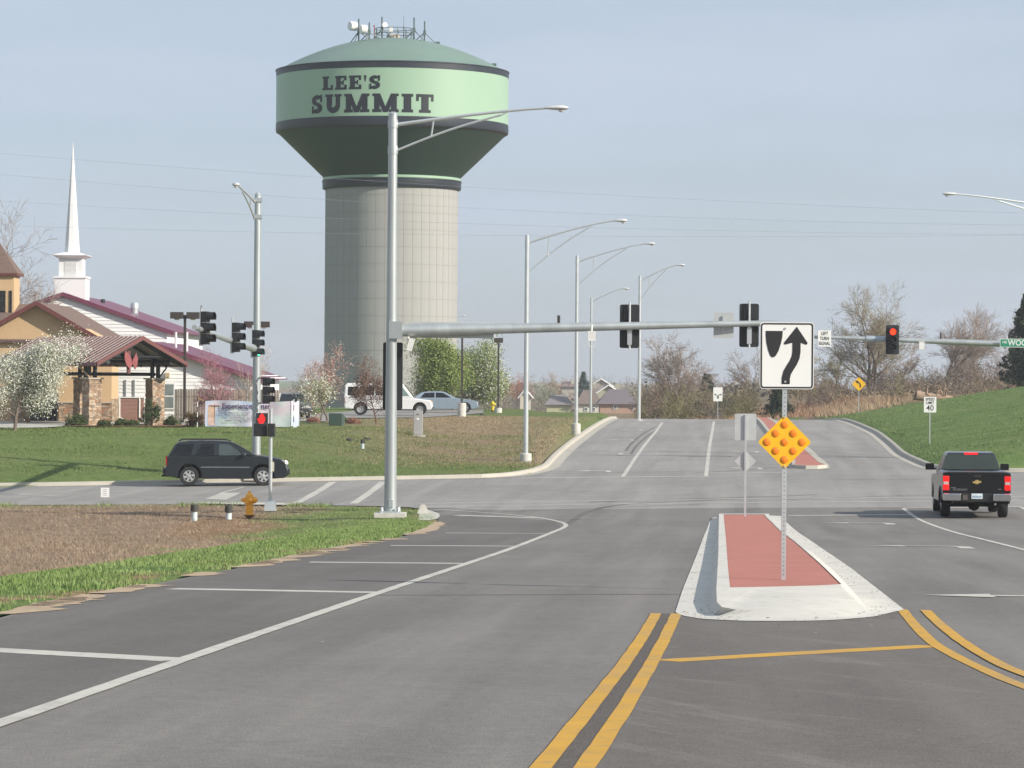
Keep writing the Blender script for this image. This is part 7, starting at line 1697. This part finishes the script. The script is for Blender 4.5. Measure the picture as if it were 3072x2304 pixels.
# far wood on the horizon
for name,seed,mats_,umin,umax,ymin,ymax,cnt,vtop in (('far_wood',14,[mat('far grey twigs',(0.23,0.20,0.18),0.95,0,0.2,0.1),mat('far rust twigs',(0.25,0.17,0.145),0.95,0,0.2,0.1),mat('far green twigs',(0.21,0.215,0.15),0.95,0,0.2,0.1)],1440,2420,430,800,190,1142),):
    spots=[]
    for i in range(cnt):
        Y=rs.uniform(ymin,ymax); u=rs.uniform(umin,umax)
        if 1545<u<1930 and Y<640: continue
        x=ray(u,1180).x*Y; z=G(x,Y); v=vtop+rs.uniform(-10,70); h=max(2.0,PX(u,v,Y).z-z); spots.append((x,Y,z-0.3,h,rs.choice(3,p=[0.45,0.27,0.28])))
    for i in range(120):
        Y=rs.uniform(900,1300); u=rs.uniform(-50,3150); x=ray(u,1180).x*Y; z=G(x,Y); h=max(3.0,PX(u,1116+rs.uniform(-6,14),Y).z-z); spots.append((x,Y,z-0.3,h,rs.choice(3,p=[0.6,0.2,0.2])))
    mass(name,spots,seed,mats_)
sp=[]
for i in range(260):
    Y=rs.uniform(730,1000) if i%3 else rs.uniform(430,500); u=rs.uniform(1440,2500) if i%3 else rs.uniform(1960,2500); x=ray(u,1180).x*Y; z=G(x,Y); sp.append((x,Y,z-0.2,rs.uniform(2,4.5),max(1.5,PX(u,1140+rs.uniform(0,60),Y).z-z)))
leafmass('far_wood',sp,15,leafmat('far brush haze',(0.17,0.14,0.10),(0.23,0.205,0.15),0.15),0.32,16000)
for u,Y,v,lb,lf in ((1566,690,1120,'far tree with rusty red buds left of the tall street lamp',rust),(1650,680,1128,'far tree misted with fresh green leaves',paleg),(1682,720,1116,'far reddish tree between street lamps',rust)):
    b=onT(u,Y); tree('far_tree',lb,'tree',b,PX(u,v,Y).z-b.z,1.1,int(u),[lf],2200,0.13,0.35,twig=twigr if lf is rust else twigm,levels=4,kids=(9,6,4),rad=0.12,thick=0.02,forks=2,first=0.15)
# ------------------------------------------------------------------ grass
def blades(name, X, Y, fn, hgt, wid, material, seed, lean=0.35):
    rs=np.random.RandomState(seed); n=len(X); Z=fn(X,Y); a=rs.rand(n)*6.283; h=hgt*rs.uniform(0.5,1.4,n); w=wid*rs.uniform(0.6,1.3,n)
    lx=rs.normal(0,lean,n)*h; ly=rs.normal(0,lean,n)*h
    A=np.stack([X-np.cos(a)*w/2,Y-np.sin(a)*w/2,Z-0.02],1); B=np.stack([X+np.cos(a)*w/2,Y+np.sin(a)*w/2,Z-0.02],1); T=np.stack([X+lx,Y+ly,Z+h],1)
    V=np.stack([A,B,T],1).reshape(-1,3); Fc=np.arange(3*n).reshape(-1,3)
    me=bpy.data.meshes.new(name); me.from_pydata(V.tolist(),[],Fc.tolist()); me.materials.append(material); o=link(name,me); o['kind']='stuff'; return o
gl=leafmat('lush grass blade',(0.120,0.185,0.048),(0.240,0.310,0.115),0.9); gd=leafmat('dry stubble',(0.22,0.155,0.105),(0.40,0.315,0.22),0.7); gm=leafmat('lawn blade',(0.095,0.140,0.040),(0.175,0.210,0.075),0.5)
rs=np.random.RandomState(77)
def lush_w(Y,X): return 3.6+0.8*np.sin(Y*0.35)+0.5*np.sin(Y*0.9+1)+0.4*np.sin(X*1.1)+2.2*sm(60,85,Y)
n=230000; Y=24+rs.rand(n)**0.8*80; d=rs.rand(n)*8; X=edgeL(Y)-d
inr=inside(X,Y,ROAD); rdv=seg_dist(X,Y,ROAD)
k=(~inr)&(d<lush_w(Y,X)+0.3*rs.randn(n))&(rdv>0.10+0.95*np.abs(np.sin(Y*0.43)*np.sin(Y*0.31+1))*rs.rand(n))&(np.sin(X*2.1+Y*0.5)+np.sin(Y*1.3-X)+0.9*rs.randn(n)>-1.25)&(rs.rand(n)<1-0.5*sm(86,100,Y)); blades('verge_grass',X[k],Y[k],zt,0.042,0.022,gl,1)
n=120000; Y=28+rs.rand(n)**0.7*80; d=rs.rand(n)*24; X=edgeL(Y)-d; w_=lush_w(Y,X)
k=(~inside(X,Y,ROAD))&(d>w_-0.6)&(seg_dist(X,Y,ROAD)>0.3); blades('dry_stubble',X[k],Y[k],zt,0.075,0.016,gd,2,1.0)
n=9000; Y=104+rs.rand(n)*4.5; X=-24+rs.rand(n)*20; k=(~inside(X,Y,ROAD))&(seg_dist(X,Y,ROAD)<1.6)&(np.sin(X*1.7)+np.sin(X*0.6+1)>0.1); blades('verge_grass',X[k],Y[k],zt,0.12,0.03,gl,3)
n=90000; Y=127+rs.rand(n)*36; X=-26+rs.rand(n)*27; k=(~inside(X,Y,ROAD))&(seg_dist(X,Y,ROAD)>0.5)&(X<kxl(Y)-0.4)&(np.sin(X*0.9+Y*0.4)+np.sin(Y*0.8-X*0.3)+1.2*rs.randn(n)>-0.3); blades('lawn_grass',X[k],Y[k],zt,0.065,0.035,gm,4)
n=80000; Y=134+rs.rand(n)*75; X=kxl(Y)-0.5-rs.rand(n)*14; k=rs.rand(n)<np.exp(-((X+1.5+0.03*(Y-150))**2)/30.); blades('dry_lawn',X[k],Y[k],zt,0.045,0.04,leafmat('tan lawn blade',(0.245,0.190,0.115),(0.345,0.275,0.175),0.4),5)
n=70000; Y=133+rs.rand(n)*125; X=kxr(Y)+0.5+rs.rand(n)*24; blades('hill_grass',X,Y,zt,0.055,0.045,leafmat('hill grass blade',(0.095,0.150,0.045),(0.165,0.225,0.080),0.3),6)
n=16000; Y=252+rs.rand(n)*26; X=25+rs.rand(n)*26; k=(np.sin(X*0.5)+np.sin(X*1.3+Y*0.2)>-0.4); blades('dry_weeds',X[k],Y[k],zt,0.55,0.05,leafmat('tan weeds',(0.30,0.21,0.13),(0.42,0.32,0.21),0.4),7)
n=9000; Y=262+rs.rand(n)*40; X=14+rs.rand(n)*18; blades('dry_weeds',X,Y,zt,0.5,0.06,leafmat('russet weeds',(0.27,0.155,0.095),(0.36,0.23,0.15),0.4),8)
# ------------------------------------------------------------------ haze: spring air over the whole scene
mb=MB(); x0,x1,y0,y1,z0,z1=-3020.,3020.,-320.,3520.,float(gz.min())-1.5,42.0
mb.box(((x0+x1)/2,(y0+y1)/2,(z0+z1)/2),(x1-x0,y1-y0,z1-z0))
hm=bpy.data.materials.new('haze'); hm.use_nodes=True; t=hm.node_tree; t.nodes.clear()
out=t.nodes.new('ShaderNodeOutputMaterial'); pv=t.nodes.new('ShaderNodeVolumePrincipled'); pv.inputs['Color'].default_value=(0.93,0.95,0.97,1); pv.inputs['Density'].default_value=0.00028; pv.inputs['Anisotropy'].default_value=0.2
t.links.new(pv.outputs['Volume'],out.inputs['Volume'])
hz_=link('haze',mb.mesh('haze',hm)); hz_['kind']='stuff'
